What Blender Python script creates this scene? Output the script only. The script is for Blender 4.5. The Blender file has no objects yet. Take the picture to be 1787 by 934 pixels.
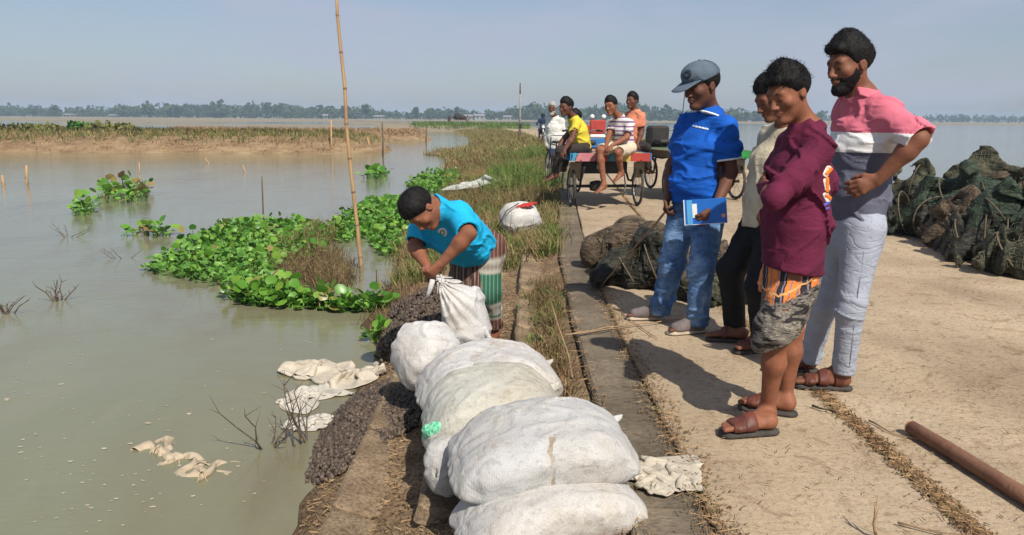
import bpy, math, random
import numpy as np
from mathutils import Vector, Matrix

# ------------------------------------------------------------------ camera, sky, sun, exposure
SC = bpy.context.scene
COL = SC.collection
CAM_H = 1.35
F_PX = 1350.0            # focal length in photo pixels (photo 1787 x 934)
PITCH = math.atan((467 - 206) / F_PX)
ROLL = math.radians(0.40)
cam_data = bpy.data.cameras.new('camera')
cam = bpy.data.objects.new('camera', cam_data)
COL.objects.link(cam)
cam_data.sensor_fit = 'HORIZONTAL'
cam_data.sensor_width = 36.0
cam_data.lens = 36.0 * F_PX / 1787.0
cam_data.clip_start = 0.05
cam_data.clip_end = 6000.0
CAM_M = Matrix.Translation((0, 0, CAM_H)) @ Matrix.Rotation(math.pi / 2 - PITCH, 4, 'X') @ Matrix.Rotation(ROLL, 4, 'Z')
cam.matrix_world = CAM_M
SC.camera = cam

SUN_EL = math.radians(47)
SUN_TO = Vector((0.42, -1.0, 0)).normalized()          # horizontal direction towards the sun
SUN_DIR = Vector((SUN_TO.x * math.cos(SUN_EL), SUN_TO.y * math.cos(SUN_EL), math.sin(SUN_EL)))
world = bpy.data.worlds.new('World')
SC.world = world
world.use_nodes = True
wn = world.node_tree.nodes
wl = world.node_tree.links
wn.clear()
w_out = wn.new('ShaderNodeOutputWorld')
w_bg = wn.new('ShaderNodeBackground')
w_sky = wn.new('ShaderNodeTexSky')
w_sky.sky_type = 'NISHITA'
w_sky.sun_disc = False
w_sky.sun_elevation = SUN_EL
w_sky.sun_rotation = math.atan2(SUN_TO.x, SUN_TO.y)
w_sky.air_density = 1.0
w_sky.dust_density = 1.2
w_sky.ozone_density = 3.0
w_hsv = wn.new('ShaderNodeHueSaturation')
w_hsv.inputs['Saturation'].default_value = 0.92
w_hsv.inputs['Value'].default_value = 0.80
w_bg.inputs['Strength'].default_value = 0.086
wl.new(w_sky.outputs[0], w_hsv.inputs['Color'])
# thin, even haze cloud over the whole sky
w_tc = wn.new('ShaderNodeTexCoord')
w_mp = wn.new('ShaderNodeMapping')
w_mp.inputs['Scale'].default_value = (1.2, 1.2, 4.0)
w_nz = wn.new('ShaderNodeTexNoise')
w_nz.inputs['Scale'].default_value = 3.2
w_nz.inputs['Detail'].default_value = 5
w_rp = wn.new('ShaderNodeValToRGB')
w_rp.color_ramp.elements[0].position = 0.44; w_rp.color_ramp.elements[0].color = (0.30, 0.30, 0.30, 1)
w_rp.color_ramp.elements[1].position = 0.64; w_rp.color_ramp.elements[1].color = (0.80, 0.80, 0.80, 1)
w_mx = wn.new('ShaderNodeMix'); w_mx.data_type = 'RGBA'
w_ci = [s_ for s_ in w_mx.inputs if s_.type == 'RGBA']; w_co = [s_ for s_ in w_mx.outputs if s_.type == 'RGBA'][0]
w_ci[1].default_value = (3.85, 4.15, 5.30, 1)
wl.new(w_tc.outputs['Generated'], w_mp.inputs['Vector']); wl.new(w_mp.outputs[0], w_nz.inputs['Vector'])
wl.new(w_nz.outputs['Fac'], w_rp.inputs[0]); wl.new(w_rp.outputs[0], w_mx.inputs[0])
wl.new(w_hsv.outputs[0], w_ci[0])
wl.new(w_co, w_bg.inputs['Color'])
wl.new(w_bg.outputs[0], w_out.inputs['Surface'])

sun_data = bpy.data.lights.new('sun', 'SUN')
sun_data.energy = 4.3
sun_data.angle = math.radians(0.6)
sun_data.color = (1.0, 0.93, 0.82)
sun = bpy.data.objects.new('sun', sun_data)
sun.rotation_euler = SUN_DIR.to_track_quat('Z', 'Y').to_euler()
sun.location = (0, 0, 30)
COL.objects.link(sun)

SC.render.engine = 'CYCLES'
SC.view_settings.view_transform = 'Standard'
SC.view_settings.look = 'None'
SC.view_settings.exposure = 0.46
SC.view_settings.gamma = 1.0
SC.view_settings.use_curve_mapping = False
SC.cycles.max_bounces = 6
SC.cycles.volume_bounces = 0
SC.cycles.use_denoising = True

# ------------------------------------------------------------------ helpers
random.seed(7)
RNG = np.random.default_rng(7)
V = Vector


def ray(px, py):
    d = CAM_M.to_3x3() @ V(((px - 893.5) / F_PX, (467 - py) / F_PX, -1))
    return d


def G(px, py, z=0.0):
    """photo pixel -> point on the level z"""
    d = ray(px, py)
    t = (z - CAM_H) / d.z
    return V((d.x * t, d.y * t, z))


def W(px, py, Y):
    """photo pixel -> point at forward distance Y"""
    d = ray(px, py)
    t = Y / d.y
    return V((d.x * t, Y, CAM_H + d.z * t))


def tag(o, label=None, cat=None, group=None, kind=None):
    if label: o['label'] = label
    if cat: o['category'] = cat
    if group: o['group'] = group
    if kind: o['kind'] = kind
    return o


def empty(name, loc=(0, 0, 0), rz=0.0, parent=None):
    o = bpy.data.objects.new(name, None)
    o.empty_display_size = 0.1
    COL.objects.link(o)
    o.location = loc
    o.rotation_euler = (0, 0, rz)
    if parent: o.parent = parent
    return o


def link(name, me, mat=None, parent=None, loc=None, rot=None, scale=None):
    o = bpy.data.objects.new(name, me)
    COL.objects.link(o)
    if mat is not None:
        if len(me.materials) == 0:
            me.materials.append(mat)
    if parent: o.parent = parent
    if loc is not None: o.location = loc
    if rot is not None: o.rotation_euler = rot
    if scale is not None: o.scale = scale
    return o


def np_mesh(name, verts, faces, smooth=True):
    """verts (n,3) array, faces list or (m,k) array"""
    me = bpy.data.meshes.new(name)
    verts = np.asarray(verts, dtype=np.float32)
    if isinstance(faces, np.ndarray):
        m, k = faces.shape
        me.vertices.add(len(verts))
        me.vertices.foreach_set('co', verts.ravel())
        me.loops.add(m * k)
        me.loops.foreach_set('vertex_index', faces.astype(np.int32).ravel())
        me.polygons.add(m)
        me.polygons.foreach_set('loop_start', np.arange(0, m * k, k, dtype=np.int32))
        me.polygons.foreach_set('loop_total', np.full(m, k, dtype=np.int32))
        me.update(calc_edges=True)
        me.validate()
    else:
        me.from_pydata(verts.tolist(), [], faces)
        me.update()
    if smooth:
        me.polygons.foreach_set('use_smooth', np.ones(len(me.polygons), dtype=bool))
    return me


class MB:
    """collects simple shapes into one mesh"""

    def __init__(self):
        self.v = []
        self.f = []

    def add(self, vs, fs):
        n = len(self.v)
        self.v += [tuple(q) for q in vs]
        self.f += [tuple(i + n for i in q) for q in fs]
        return self

    def box(self, c, h, R=None, bev=0.0):
        """bevelled box, centre c, half sizes h"""
        c = V(c)
        b = min(bev, min(h) * 0.9)
        vs = []
        if b <= 0:
            for sx in (-1, 1):
                for sy in (-1, 1):
                    for sz in (-1, 1):
                        vs.append(V((sx * h[0], sy * h[1], sz * h[2])))
            fs = [(0, 1, 3, 2), (4, 6, 7, 5), (0, 4, 5, 1), (2, 3, 7, 6), (0, 2, 6, 4), (1, 5, 7, 3)]
        else:
            idx = {}
            for sx in (-1, 1):
                for sy in (-1, 1):
                    for sz in (-1, 1):
                        for ax in range(3):
                            q = [sx * (h[0] - b), sy * (h[1] - b), sz * (h[2] - b)]
                            q[ax] = (sx, sy, sz)[ax] * h[ax]
                            idx[(sx, sy, sz, ax)] = len(vs)
                            vs.append(V(q))
            fs = []
            for ax in range(3):
                o = [a for a in range(3) if a != ax]
                for s in (-1, 1):
                    ring = []
                    for (p, q) in ((-1, -1), (1, -1), (1, 1), (-1, 1)):
                        k = [0, 0, 0]
                        k[ax] = s; k[o[0]] = p; k[o[1]] = q
                        ring.append(idx[(k[0], k[1], k[2], ax)])
                    if (s > 0) == (ax == 1): ring.reverse()
                    fs.append(tuple(ring))
            for ax in range(3):
                o = [a for a in range(3) if a != ax]
                for p in (-1, 1):
                    for q in (-1, 1):
                        k0 = [0, 0, 0]; k1 = [0, 0, 0]
                        k0[ax] = -1; k1[ax] = 1
                        for k in (k0, k1):
                            k[o[0]] = p; k[o[1]] = q
                        fs.append((idx[(*k0, o[0])], idx[(*k1, o[0])], idx[(*k1, o[1])], idx[(*k0, o[1])]))
            for sx in (-1, 1):
                for sy in (-1, 1):
                    for sz in (-1, 1):
                        fs.append(tuple(idx[(sx, sy, sz, a)] for a in range(3)))
        if R is not None: vs = [R @ q for q in vs]
        return self.add([c + q for q in vs], fs)

    def tube(self, pts, radii, n=8, cap=True):
        pts = [V(p) for p in pts]
        if not hasattr(radii, '__len__'): radii = [radii] * len(pts)
        vs, fs = [], []
        t0 = (pts[1] - pts[0]).normalized()
        up = V((0, 0, 1)) if abs(t0.z) < 0.9 else V((1, 0, 0))
        a = t0.cross(up).normalized()
        for i, p in enumerate(pts):
            t = (pts[min(i + 1, len(pts) - 1)] - pts[max(i - 1, 0)]).normalized()
            a = (a - t * a.dot(t)).normalized()
            b = t.cross(a)
            for k in range(n):
                w = 2 * math.pi * k / n
                vs.append(p + (a * math.cos(w) + b * math.sin(w)) * radii[i])
        for i in range(len(pts) - 1):
            for k in range(n):
                k2 = (k + 1) % n
                fs.append((i * n + k, i * n + k2, (i + 1) * n + k2, (i + 1) * n + k))
        if cap:
            fs.append(tuple(range(n - 1, -1, -1)))
            fs.append(tuple(range((len(pts) - 1) * n, len(pts) * n)))
        return self.add(vs, fs)

    def lathe(self, c, axis, prof, n=20):
        """prof: list of (radius, offset along axis), closed ring of sections"""
        axis = V(axis).normalized()
        up = V((0, 0, 1)) if abs(axis.z) < 0.9 else V((1, 0, 0))
        a = axis.cross(up).normalized(); b = axis.cross(a)
        vs, fs = [], []
        m = len(prof)
        for k in range(n):
            w = 2 * math.pi * k / n
            d = a * math.cos(w) + b * math.sin(w)
            for r, o in prof:
                vs.append(V(c) + d * r + axis * o)
        for k in range(n):
            k2 = (k + 1) % n
            for j in range(m - 1):
                fs.append((k * m + j, k2 * m + j, k2 * m + j + 1, k * m + j + 1))
        return self.add(vs, fs)

    def ring(self, c, axis, R, r, n=28, m=8):
        prof = [(R + r * math.cos(2 * math.pi * j / m), r * math.sin(2 * math.pi * j / m)) for j in range(m + 1)]
        return self.lathe(c, axis, prof, n)

    def build(self, name, mat=None, parent=None, smooth=False, loc=None, rot=None):
        me = bpy.data.meshes.new(name)
        me.from_pydata([tuple(q) for q in self.v], [], self.f)
        me.update()
        if smooth:
            me.polygons.foreach_set('use_smooth', [True] * len(me.polygons))
        return link(name, me, mat, parent, loc, rot)


# ------------------------------------------------------------------ numpy value noise
_LAT = RNG.random((64, 64, 64)).astype(np.float32) * 2 - 1


def vnoise(p):
    """p (n,3) -> smooth noise in -1..1"""
    i = np.floor(p).astype(np.int32)
    f = (p - i).astype(np.float32)
    f = f * f * (3 - 2 * f)
    i &= 63
    j = (i + 1) & 63
    x0, y0, z0 = i[:, 0], i[:, 1], i[:, 2]
    x1, y1, z1 = j[:, 0], j[:, 1], j[:, 2]
    fx, fy, fz = f[:, 0], f[:, 1], f[:, 2]
    a = _LAT[x0, y0, z0] * (1 - fx) + _LAT[x1, y0, z0] * fx
    b = _LAT[x0, y1, z0] * (1 - fx) + _LAT[x1, y1, z0] * fx
    c = _LAT[x0, y0, z1] * (1 - fx) + _LAT[x1, y0, z1] * fx
    d = _LAT[x0, y1, z1] * (1 - fx) + _LAT[x1, y1, z1] * fx
    return (a * (1 - fy) + b * fy) * (1 - fz) + (c * (1 - fy) + d * fy) * fz


def fbm(p, n=3):
    s = 0; a = 1.0
    for k in range(n):
        s = s + a * vnoise(p * (2 ** k) + 17.3 * k)
        a *= 0.5
    return s


def sstep(a, b, x):
    t = np.clip((x - a) / (b - a), 0, 1)
    return t * t * (3 - 2 * t)


# ------------------------------------------------------------------ materials
class NT:
    def __init__(self, name):
        self.m = bpy.data.materials.new(name)
        self.m.use_nodes = True
        self.t = self.m.node_tree
        self.n = self.t.nodes
        self.p = self.n['Principled BSDF']
        self.tc = None

    def coord(self, out='Object'):
        if self.tc is None:
            self.tc = self.n.new('ShaderNodeTexCoord')
        return self.tc.outputs[out]

    def l(self, a, b):
        self.t.links.new(a, b)

    def mapping(self, scale=(1, 1, 1), rot=(0, 0, 0), loc=(0, 0, 0), out='Object'):
        mp = self.n.new('ShaderNodeMapping')
        mp.inputs['Scale'].default_value = scale
        mp.inputs['Rotation'].default_value = rot
        mp.inputs['Location'].default_value = loc
        self.l(self.coord(out), mp.inputs['Vector'])
        return mp.outputs[0]

    def noise(self, scale, detail=4, rough=0.55, vec=None, dist=0.0):
        nd = self.n.new('ShaderNodeTexNoise')
        nd.inputs['Scale'].default_value = scale
        nd.inputs['Detail'].default_value = detail
        nd.inputs['Roughness'].default_value = rough
        nd.inputs['Distortion'].default_value = dist
        self.l(vec if vec is not None else self.coord(), nd.inputs['Vector'])
        return nd.outputs['Fac']

    def voro(self, scale, vec=None, feature='F1', out='Distance'):
        nd = self.n.new('ShaderNodeTexVoronoi')
        nd.feature = feature
        nd.inputs['Scale'].default_value = scale
        self.l(vec if vec is not None else self.coord(), nd.inputs['Vector'])
        return nd.outputs[out]

    def ramp(self, fac, stops, interp='LINEAR'):
        r = self.n.new('ShaderNodeValToRGB')
        r.color_ramp.interpolation = interp
        e = r.color_ramp.elements
        while len(e) < len(stops): e.new(0.5)
        for i, (pos, c) in enumerate(stops):
            e[i].position = pos
            e[i].color = (c[0], c[1], c[2], 1) if hasattr(c, '__len__') else (c, c, c, 1)
        self.l(fac, r.inputs[0])
        return r.outputs[0]

    def mix(self, fac, a, b, mode='MIX'):
        m = self.n.new('ShaderNodeMix')
        m.data_type = 'RGBA'
        m.blend_type = mode
        ins = [s for s in m.inputs if s.type == 'RGBA']
        fi = m.inputs[0]
        if hasattr(fac, 'node'): self.l(fac, fi)
        else: fi.default_value = fac
        for s, v in ((ins[0], a), (ins[1], b)):
            if hasattr(v, 'node'): self.l(v, s)
            else: s.default_value = (v[0], v[1], v[2], 1)
        return [s for s in m.outputs if s.type == 'RGBA'][0]

    def math(self, op, a, b=None, c=None):
        m = self.n.new('ShaderNodeMath')
        m.operation = op
        for i, v in enumerate((a, b, c)):
            if v is None: continue
            if hasattr(v, 'node'): self.l(v, m.inputs[i])
            else: m.inputs[i].default_value = v
        return m.outputs[0]

    def sep(self, vec=None):
        s = self.n.new('ShaderNodeSeparateXYZ')
        self.l(vec if vec is not None else self.coord(), s.inputs[0])
        return s.outputs

    def bump(self, h, strength=0.5, dist=0.01, prev=None):
        b = self.n.new('ShaderNodeBump')
        b.inputs['Strength'].default_value = strength
        b.inputs['Distance'].default_value = dist
        self.l(h, b.inputs['Height'])
        if prev is not None: self.l(prev, b.inputs['Normal'])
        return b.outputs[0]

    def done(self, color=None, rough=0.8, normal=None, spec=None, metal=None):
        if color is not None:
            if hasattr(color, 'node'): self.l(color, self.p.inputs['Base Color'])
            else: self.p.inputs['Base Color'].default_value = (*color, 1)
        if hasattr(rough, 'node'): self.l(rough, self.p.inputs['Roughness'])
        else: self.p.inputs['Roughness'].default_value = rough
        if normal is not None: self.l(normal, self.p.inputs['Normal'])
        if spec is not None: self.p.inputs['Specular IOR Level'].default_value = spec
        if metal is not None: self.p.inputs['Metallic'].default_value = metal
        return self.m


def simple(name, c1, c2=None, scale=8.0, rough=0.8, bump=0.3, bscale=60.0, bdist=0.004, spec=0.3, metal=None, lo=0.35, hi=0.68, vscale=None):
    t = NT(name)
    if c2 is None: c2 = tuple(x * 0.75 for x in c1)
    vec = t.mapping(vscale) if vscale else None
    col = t.ramp(t.noise(scale, 5, 0.6, vec), [(lo, c1), (hi, c2)])
    nb = t.bump(t.noise(bscale, 3, 0.6, vec), bump, bdist) if bump else None
    return t.done(col, rough, nb, spec, metal)


def rand_tint(t, col, amount=0.25):
    """varies brightness object by object"""
    oi = t.n.new('ShaderNodeObjectInfo')
    f = t.math('MULTIPLY_ADD', oi.outputs['Random'], amount * 2, 1 - amount)
    cmb = t.n.new('ShaderNodeCombineXYZ')
    for k in range(3): t.l(f, cmb.inputs[k])
    return t.mix(1.0, col, cmb.outputs[0], 'MULTIPLY')
# ------------------------------------------------------------------ the setting
WATER_Z = -0.45
def road_w(y): return np.interp(y, [0, 14, 42, 100, 300], [5.9, 5.9, 4.9, 4.0, 4.0])



def road_left(y):
    return np.interp(y, [-5, 0, 5, 8, 12, 20, 30, 42, 70, 110, 160, 300, 900],
                     [0.41, 0.41, 0.42, 0.50, 0.72, 1.25, 1.75, 2.0, 0.8, -3.6, -13, -60, -260])


def bank_w(y):
    return np.interp(y, [0, 3, 5, 9, 14, 25, 34, 39, 44, 70, 110, 200], [1.3, 1.35, 1.5, 2.0, 2.5, 3.6, 4.4, 6.6, 4.4, 4.5, 5, 6])


def seg(x, y, ax, ay, bx, by):
    """distance to a segment and how far along it"""
    dx, dy = bx - ax, by - ay
    t = np.clip(((x - ax) * dx + (y - ay) * dy) / (dx * dx + dy * dy), 0, 1)
    return np.hypot(x - ax - t * dx, y - ay - t * dy), t


def terrain_z(x, y, fine=True):
    x = np.asarray(x, float); y = np.asarray(y, float)
    p = np.stack([x, y, np.zeros_like(x)], -1).reshape(-1, 3)
    n1 = fbm(p * 0.35, 3).reshape(x.shape)
    n2 = fbm(p * 2.3 + 5, 3).reshape(x.shape)
    n3 = fbm(p * 0.03 + 9, 3).reshape(x.shape)
    xl = road_left(y); xr = xl + road_w(y)
    w = bank_w(y)
    t = (xl - x) / (w * (1 + 0.10 * n1))
    near = np.clip(1 - y / 60, 0.25, 1)
    left = -0.05 - 0.40 * t + 0.025 * n2 * np.clip(t * 3, 0, 1) * near
    left = np.maximum(left, -1.6)
    tr = (x - xr) / 1.6
    right = np.maximum(-0.05 - 0.40 * tr + 0.03 * n2 * np.clip(tr * 3, 0, 1), -1.6)
    z = np.where(x < xl, left, np.where(x > xr, right, -0.12))
    # mud levees standing in the water on the left
    d1, s1 = seg(x, y, -70, 43.5, -9.8, 42.0)
    hw = 7.2 - 2.2 * s1 ** 6
    prof = np.clip(1 - d1 / hw + 0.05 * n1, 0, 1)
    l1 = -1.4 + 1.75 * sstep(0, 0.62, prof) + 0.05 * n2
    d2, s2 = seg(x, y, -27, 66, -8.5, 64)
    l2 = -1.3 + 1.5 * sstep(0, 0.7, np.clip(1 - d2 / (4.6 - 1.5 * s2 ** 3), 0, 1)) + 0.04 * n2
    d3, s3 = seg(x, y, -16, 112, 0, 104)
    l3 = -1.3 + 1.6 * sstep(0, 0.7, np.clip(1 - d3 / 7, 0, 1))
    z = np.maximum(z, np.maximum(l1, np.maximum(l2, l3)))
    # far fields beyond the flooded ground
    fl = np.where(x < xl + 2, sstep(105, 165, y + 25 * n3), sstep(300, 420, y + 0.35 * x + 20 * n3))
    field = -0.46 + 0.20 * n3 + 0.1 * np.clip((y - 230) / 300, 0, 1) * 3
    z = np.maximum(z, np.where(fl > 0.01, -1.4 + (field + 1.4) * fl, -1.4))
    return z


def tz(x, y):
    return float(terrain_z(np.array([x]), np.array([y]))[0])


# -- terrain: one sheet to beyond the tree line
def axis_x():
    a = np.linspace(-1, 1, 291)
    return np.sinh(a * 8.3) / np.sinh(8.3) * 1500


def axis_y():
    a = np.linspace(0, 1, 270)
    return 0.3 + np.sinh(a * 7.2) / np.sinh(7.2) * 1500


gx, gy = np.meshgrid(axis_x(), axis_y())
gz = terrain_z(gx, gy)
ny_, nx_ = gx.shape
idx = np.arange(nx_ * ny_).reshape(ny_, nx_)
fa = np.stack([idx[:-1, :-1], idx[:-1, 1:], idx[1:, 1:], idx[1:, :-1]], -1).reshape(-1, 4)
me = np_mesh('terrain', np.stack([gx, gy, gz], -1).reshape(-1, 3), fa)

t = NT('bank_soil')
vo = t.coord()
soil = t.ramp(t.noise(3.0, 6, 0.65), [(0.30, (0.13, 0.085, 0.052)), (0.5, (0.21, 0.145, 0.088)), (0.7, (0.31, 0.225, 0.135))])
fleck = t.ramp(t.noise(55, 3, 0.7), [(0.36, (0.35, 0.33, 0.32)), (0.5, (1, 1, 1)), (0.68, (1.35, 1.3, 1.2))])
soil = t.mix(1.0, soil, fleck, 'MULTIPLY')
zz = t.sep()[2]
wet = t.ramp(t.math('MULTIPLY_ADD', zz, 6.0, 3.15), [(0.40, (0.34, 0.33, 0.30)), (0.80, (1, 1, 1))])   # wet soil at the waterline is darker
soil = t.mix(1.0, soil, wet, 'MULTIPLY')
nb = t.bump(t.noise(28, 5, 0.7), 0.9, 0.03)
M_SOIL = t.done(soil, 0.92, nb, 0.15)
t = NT('levee_mud')
c = t.ramp(t.noise(0.9, 6, 0.65, t.mapping((1, 1, 5))), [(0.3, (0.165, 0.105, 0.06)), (0.5, (0.27, 0.185, 0.105)), (0.7, (0.37, 0.275, 0.16))])
M_LEVEE = t.done(c, 0.95, t.bump(t.noise(6, 5, 0.7), 1.0, 0.15), 0.1)
t = NT('far_field_soil')
c = t.ramp(t.noise(0.03, 6, 0.7, t.mapping((0.35, 1, 1))), [(0.35, (0.19, 0.17, 0.11)), (0.55, (0.25, 0.205, 0.145)), (0.7, (0.17, 0.185, 0.09))])
M_FIELD = t.done(c, 0.95, None, 0.1)
for m in (M_SOIL, M_LEVEE, M_FIELD): me.materials.append(m)
fcx = gx[:-1, :-1].ravel(); fcy = gy[:-1, :-1].ravel()
mi = np.zeros(len(fa), dtype=np.int32)
mi[(fcx < -5) & (fcy > 20)] = 1
mi[fcy > 95] = 2
me.polygons.foreach_set('material_index', mi)
tag(link('terrain', me), 'earth embankment, mud levees and far fields', None, None, 'structure')

# -- water
t = NT('murky_water')
vw = t.mapping((1, 1, 1))
silt = t.noise(0.42, 6, 0.66, t.mapping((1, 0.45, 1)), 1.2)
col = t.ramp(silt, [(0.30, (0.140, 0.122, 0.068)), (0.45, (0.172, 0.164, 0.100)), (0.58, (0.180, 0.186, 0.118)), (0.72, (0.215, 0.202, 0.135))])
fine = t.noise(7.5, 3, 0.55, t.mapping((1, 2.6, 1)), 0.6)
big = t.noise(1.1, 2, 0.5, t.mapping((1, 2.0, 1)))
nb = t.bump(fine, 0.10, 0.03)
nb = t.bump(big, 0.10, 0.10, nb)
M_WATER = t.done(col, 0.07, nb, 0.5)
M_WATER.node_tree.nodes['Principled BSDF'].inputs['IOR'].default_value = 1.33
wx = np.concatenate([[-1600, -400, -120], np.linspace(-40, 40, 41), [120, 400, 1600]])
wy = np.concatenate([np.linspace(0.2, 60, 61), [80, 120, 200, 400, 800, 1600]])
X, Y = np.meshgrid(wx, wy)
idx = np.arange(X.size).reshape(X.shape)
fa = np.stack([idx[:-1, :-1], idx[:-1, 1:], idx[1:, 1:], idx[1:, :-1]], -1).reshape(-1, 4)
tag(link('water', np_mesh('water', np.stack([X, Y, np.full_like(X, WATER_Z)], -1).reshape(-1, 3), fa), M_WATER),
    'murky green brown flood water', None, None, 'structure')

# -- concrete road of cast slabs, dark edging blocks, revetment blocks on the bank
t = NT('sandy_concrete')
base = t.ramp(t.noise(0.9, 6, 0.6), [(0.28, (0.28, 0.212, 0.140)), (0.5, (0.385, 0.302, 0.208)), (0.72, (0.475, 0.382, 0.272))])
grain = t.ramp(t.noise(38, 6, 0.75), [(0.34, (0.62, 0.60, 0.58)), (0.46, (0.95, 0.95, 0.95)), (0.7, (1.14, 1.13, 1.1))])
base = t.mix(1.0, base, grain, 'MULTIPLY')
stain = t.ramp(t.noise(4.3, 5, 0.75, None, 0.8), [(0.55, (1, 1, 1)), (0.70, (0.58, 0.52, 0.46))])
base = t.mix(1.0, base, stain, 'MULTIPLY')
speck = t.ramp(t.noise(120, 2, 0.5), [(0.30, (0.30, 0.27, 0.24)), (0.37, (1, 1, 1))])
base = t.mix(0.9, base, speck, 'MULTIPLY')
scr = t.ramp(t.noise(26, 3, 0.6, t.mapping((0.35, 3.0, 1), (0, 0, 0.5))), [(0.33, (0.58, 0.53, 0.47)), (0.42, (1, 1, 1))])
base = t.mix(0.6, base, scr, 'MULTIPLY')
band = t.ramp(t.noise(1.0, 3, 0.5, t.mapping((1.6, 0.10, 1))), [(0.35, (0.86, 0.85, 0.84)), (0.65, (1.08, 1.07, 1.05))])
base = t.mix(0.8, base, band, 'MULTIPLY')
nb = t.bump(t.noise(34, 6, 0.75), 0.55, 0.012)
nb = t.bump(t.noise(3.0, 3, 0.5), 0.35, 0.03, nb)
M_CONC = t.done(base, 0.92, nb, 0.2)
t = NT('damp_edging_concrete')
base = t.ramp(t.noise(2.2, 6, 0.65), [(0.28, (0.10, 0.078, 0.055)), (0.52, (0.16, 0.13, 0.092)), (0.74, (0.25, 0.20, 0.145))])
gr = t.ramp(t.noise(60, 4, 0.7, t.mapping((0.5, 1.6, 1))), [(0.35, (0.55, 0.53, 0.5)), (0.55, (1, 1, 1)), (0.75, (1.3, 1.25, 1.2))])
base = t.mix(1.0, base, gr, 'MULTIPLY')
base = rand_tint(t, base, 0.12)
M_EDGE = t.done(base, 0.85, t.bump(t.noise(40, 5, 0.7), 0.6, 0.012), 0.25)
t = NT('muddy_block_concrete')
base = t.ramp(t.noise(5, 6, 0.7), [(0.28, (0.15, 0.105, 0.066)), (0.5, (0.25, 0.185, 0.12)), (0.72, (0.37, 0.285, 0.19))])
gr = t.ramp(t.noise(55, 4, 0.75), [(0.35, (0.5, 0.48, 0.45)), (0.52, (1, 1, 1)), (0.75, (1.25, 1.2, 1.15))])
base = rand_tint(t, t.mix(1.0, base, gr, 'MULTIPLY'), 0.2)
M_BLOCK = t.done(base, 0.92, t.bump(t.noise(30, 6, 0.75), 0.8, 0.02), 0.15)

road = tag(empty('concrete_road'), 'sand coloured concrete road along the embankment', None, None, 'structure')


def strip_slab(xa, xb, y0, y1, name, mat, parent, z=0.0, th=0.10, wob=0.0, nseg=None, bev=0.012, seed=0):
    """slab between two offsets from the road's left line; edges follow the curve"""
    r = random.Random(seed)
    n = nseg or max(2, int((y1 - y0) / 0.5) + 1)
    ys = np.linspace(y0, y1, n)
    vs, fs = [], []
    for y in ys:
        o = float(road_left(y)) - 0.42
        jl, jr = r.uniform(-wob, wob), r.uniform(-wob, wob)
        if xb > 5: jr += float(road_w(y)) - 5.9
        row = [(o + xa + jl, z - th), (o + xa + jl, z - bev), (o + xa + jl + bev, z), (o + xb + jr - bev, z), (o + xb + jr, z - bev), (o + xb + jr, z - th)]
        vs += [(x, y, zz) for x, zz in row]
    for i in range(n - 1):
        for j in range(5):
            fs.append((i * 6 + j, (i + 1) * 6 + j, (i + 1) * 6 + j + 1, i * 6 + j + 1))
    fs.append((0, 1, 2, 3, 4, 5)); fs.append(tuple((n - 1) * 6 + k for k in (5, 4, 3, 2, 1, 0)))
    me = bpy.data.meshes.new(name)
    me.from_pydata(vs, [], fs); me.update()
    return link(name, me, mat, parent)


yy = 1.2
k = 0
while yy < 300:
    L = 6.0 if yy < 60 else 30.0
    strip_slab(0.705, 1.545, yy, yy + L - 0.012, 'slab', M_CONC, road, 0.0, 0.1, 0.006 if yy < 20 else 0, None, 0.01, k)
    strip_slab(1.575, 6.30, yy + 1.7, yy + 1.7 + L - 0.012, 'slab', M_CONC, road, 0.004, 0.1, 0.006 if yy < 20 else 0, None, 0.01, k + 500)
    if yy < 2: strip_slab(1.575, 6.30, 0.6, yy + 1.7 - 0.012, 'slab', M_CONC, road, 0.004, 0.1, 0.004, None, 0.01, 900)
    yy += L; k += 1

edging = tag(empty('road_edging'), 'dark damp concrete edging strip along the road', None, None, 'structure')
yy = 1.3
k = 0
while yy < 45:
    L = 1.25
    strip_slab(0.415, 0.695, yy, yy + L - 0.008, 'edging_block', M_EDGE, edging, -0.012 + 0.004 * (k % 3), 0.16, 0.006, 5, 0.015, 40 + k)
    yy += L; k += 1

revet = tag(empty('bank_revetment'), 'muddy concrete blocks paving the sloping bank', None, None, 'structure')
rr = random.Random(3)
for i in range(26):
    for j in range(3):
        y0 = 2.25 + i * 0.42 + (0.2 if j % 2 else 0)
        if rr.random() < 0.12: continue
        yc = y0 + 0.2
        xc = float(road_left(yc)) - 0.22 - j * 0.40
        if xc < -0.75: continue
        slope = -0.40 / float(bank_w(yc))
        zc = -0.05 + slope * (float(road_left(yc)) - xc) + rr.uniform(-0.012, 0.004)
        R = Matrix.Rotation(rr.uniform(-0.03, 0.03), 3, 'Z') @ Matrix.Rotation(rr.uniform(-0.03, 0.03), 3, 'X') @ Matrix.Rotation(math.atan(-slope) + rr.uniform(-0.03, 0.03), 3, 'Y')
        b = MB().box((0, 0, 0), (0.19, 0.20, 0.05), None, 0.016)
        o = b.build('revetment_block', M_BLOCK, revet)
        o.matrix_local = Matrix.Translation((xc, yc, zc - 0.043)) @ R.to_4x4()

# -- far tree line
t = NT('far_foliage')
c = t.ramp(t.noise(0.25, 4, 0.6), [(0.35, (0.022, 0.045, 0.018)), (0.6, (0.05, 0.082, 0.03)), (0.75, (0.075, 0.10, 0.04))])
M_FARLEAF = t.done(c, 0.9, None, 0.05)
M_TRUNK = simple('tree_bark', (0.10, 0.075, 0.05), (0.06, 0.045, 0.03), 3)


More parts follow.
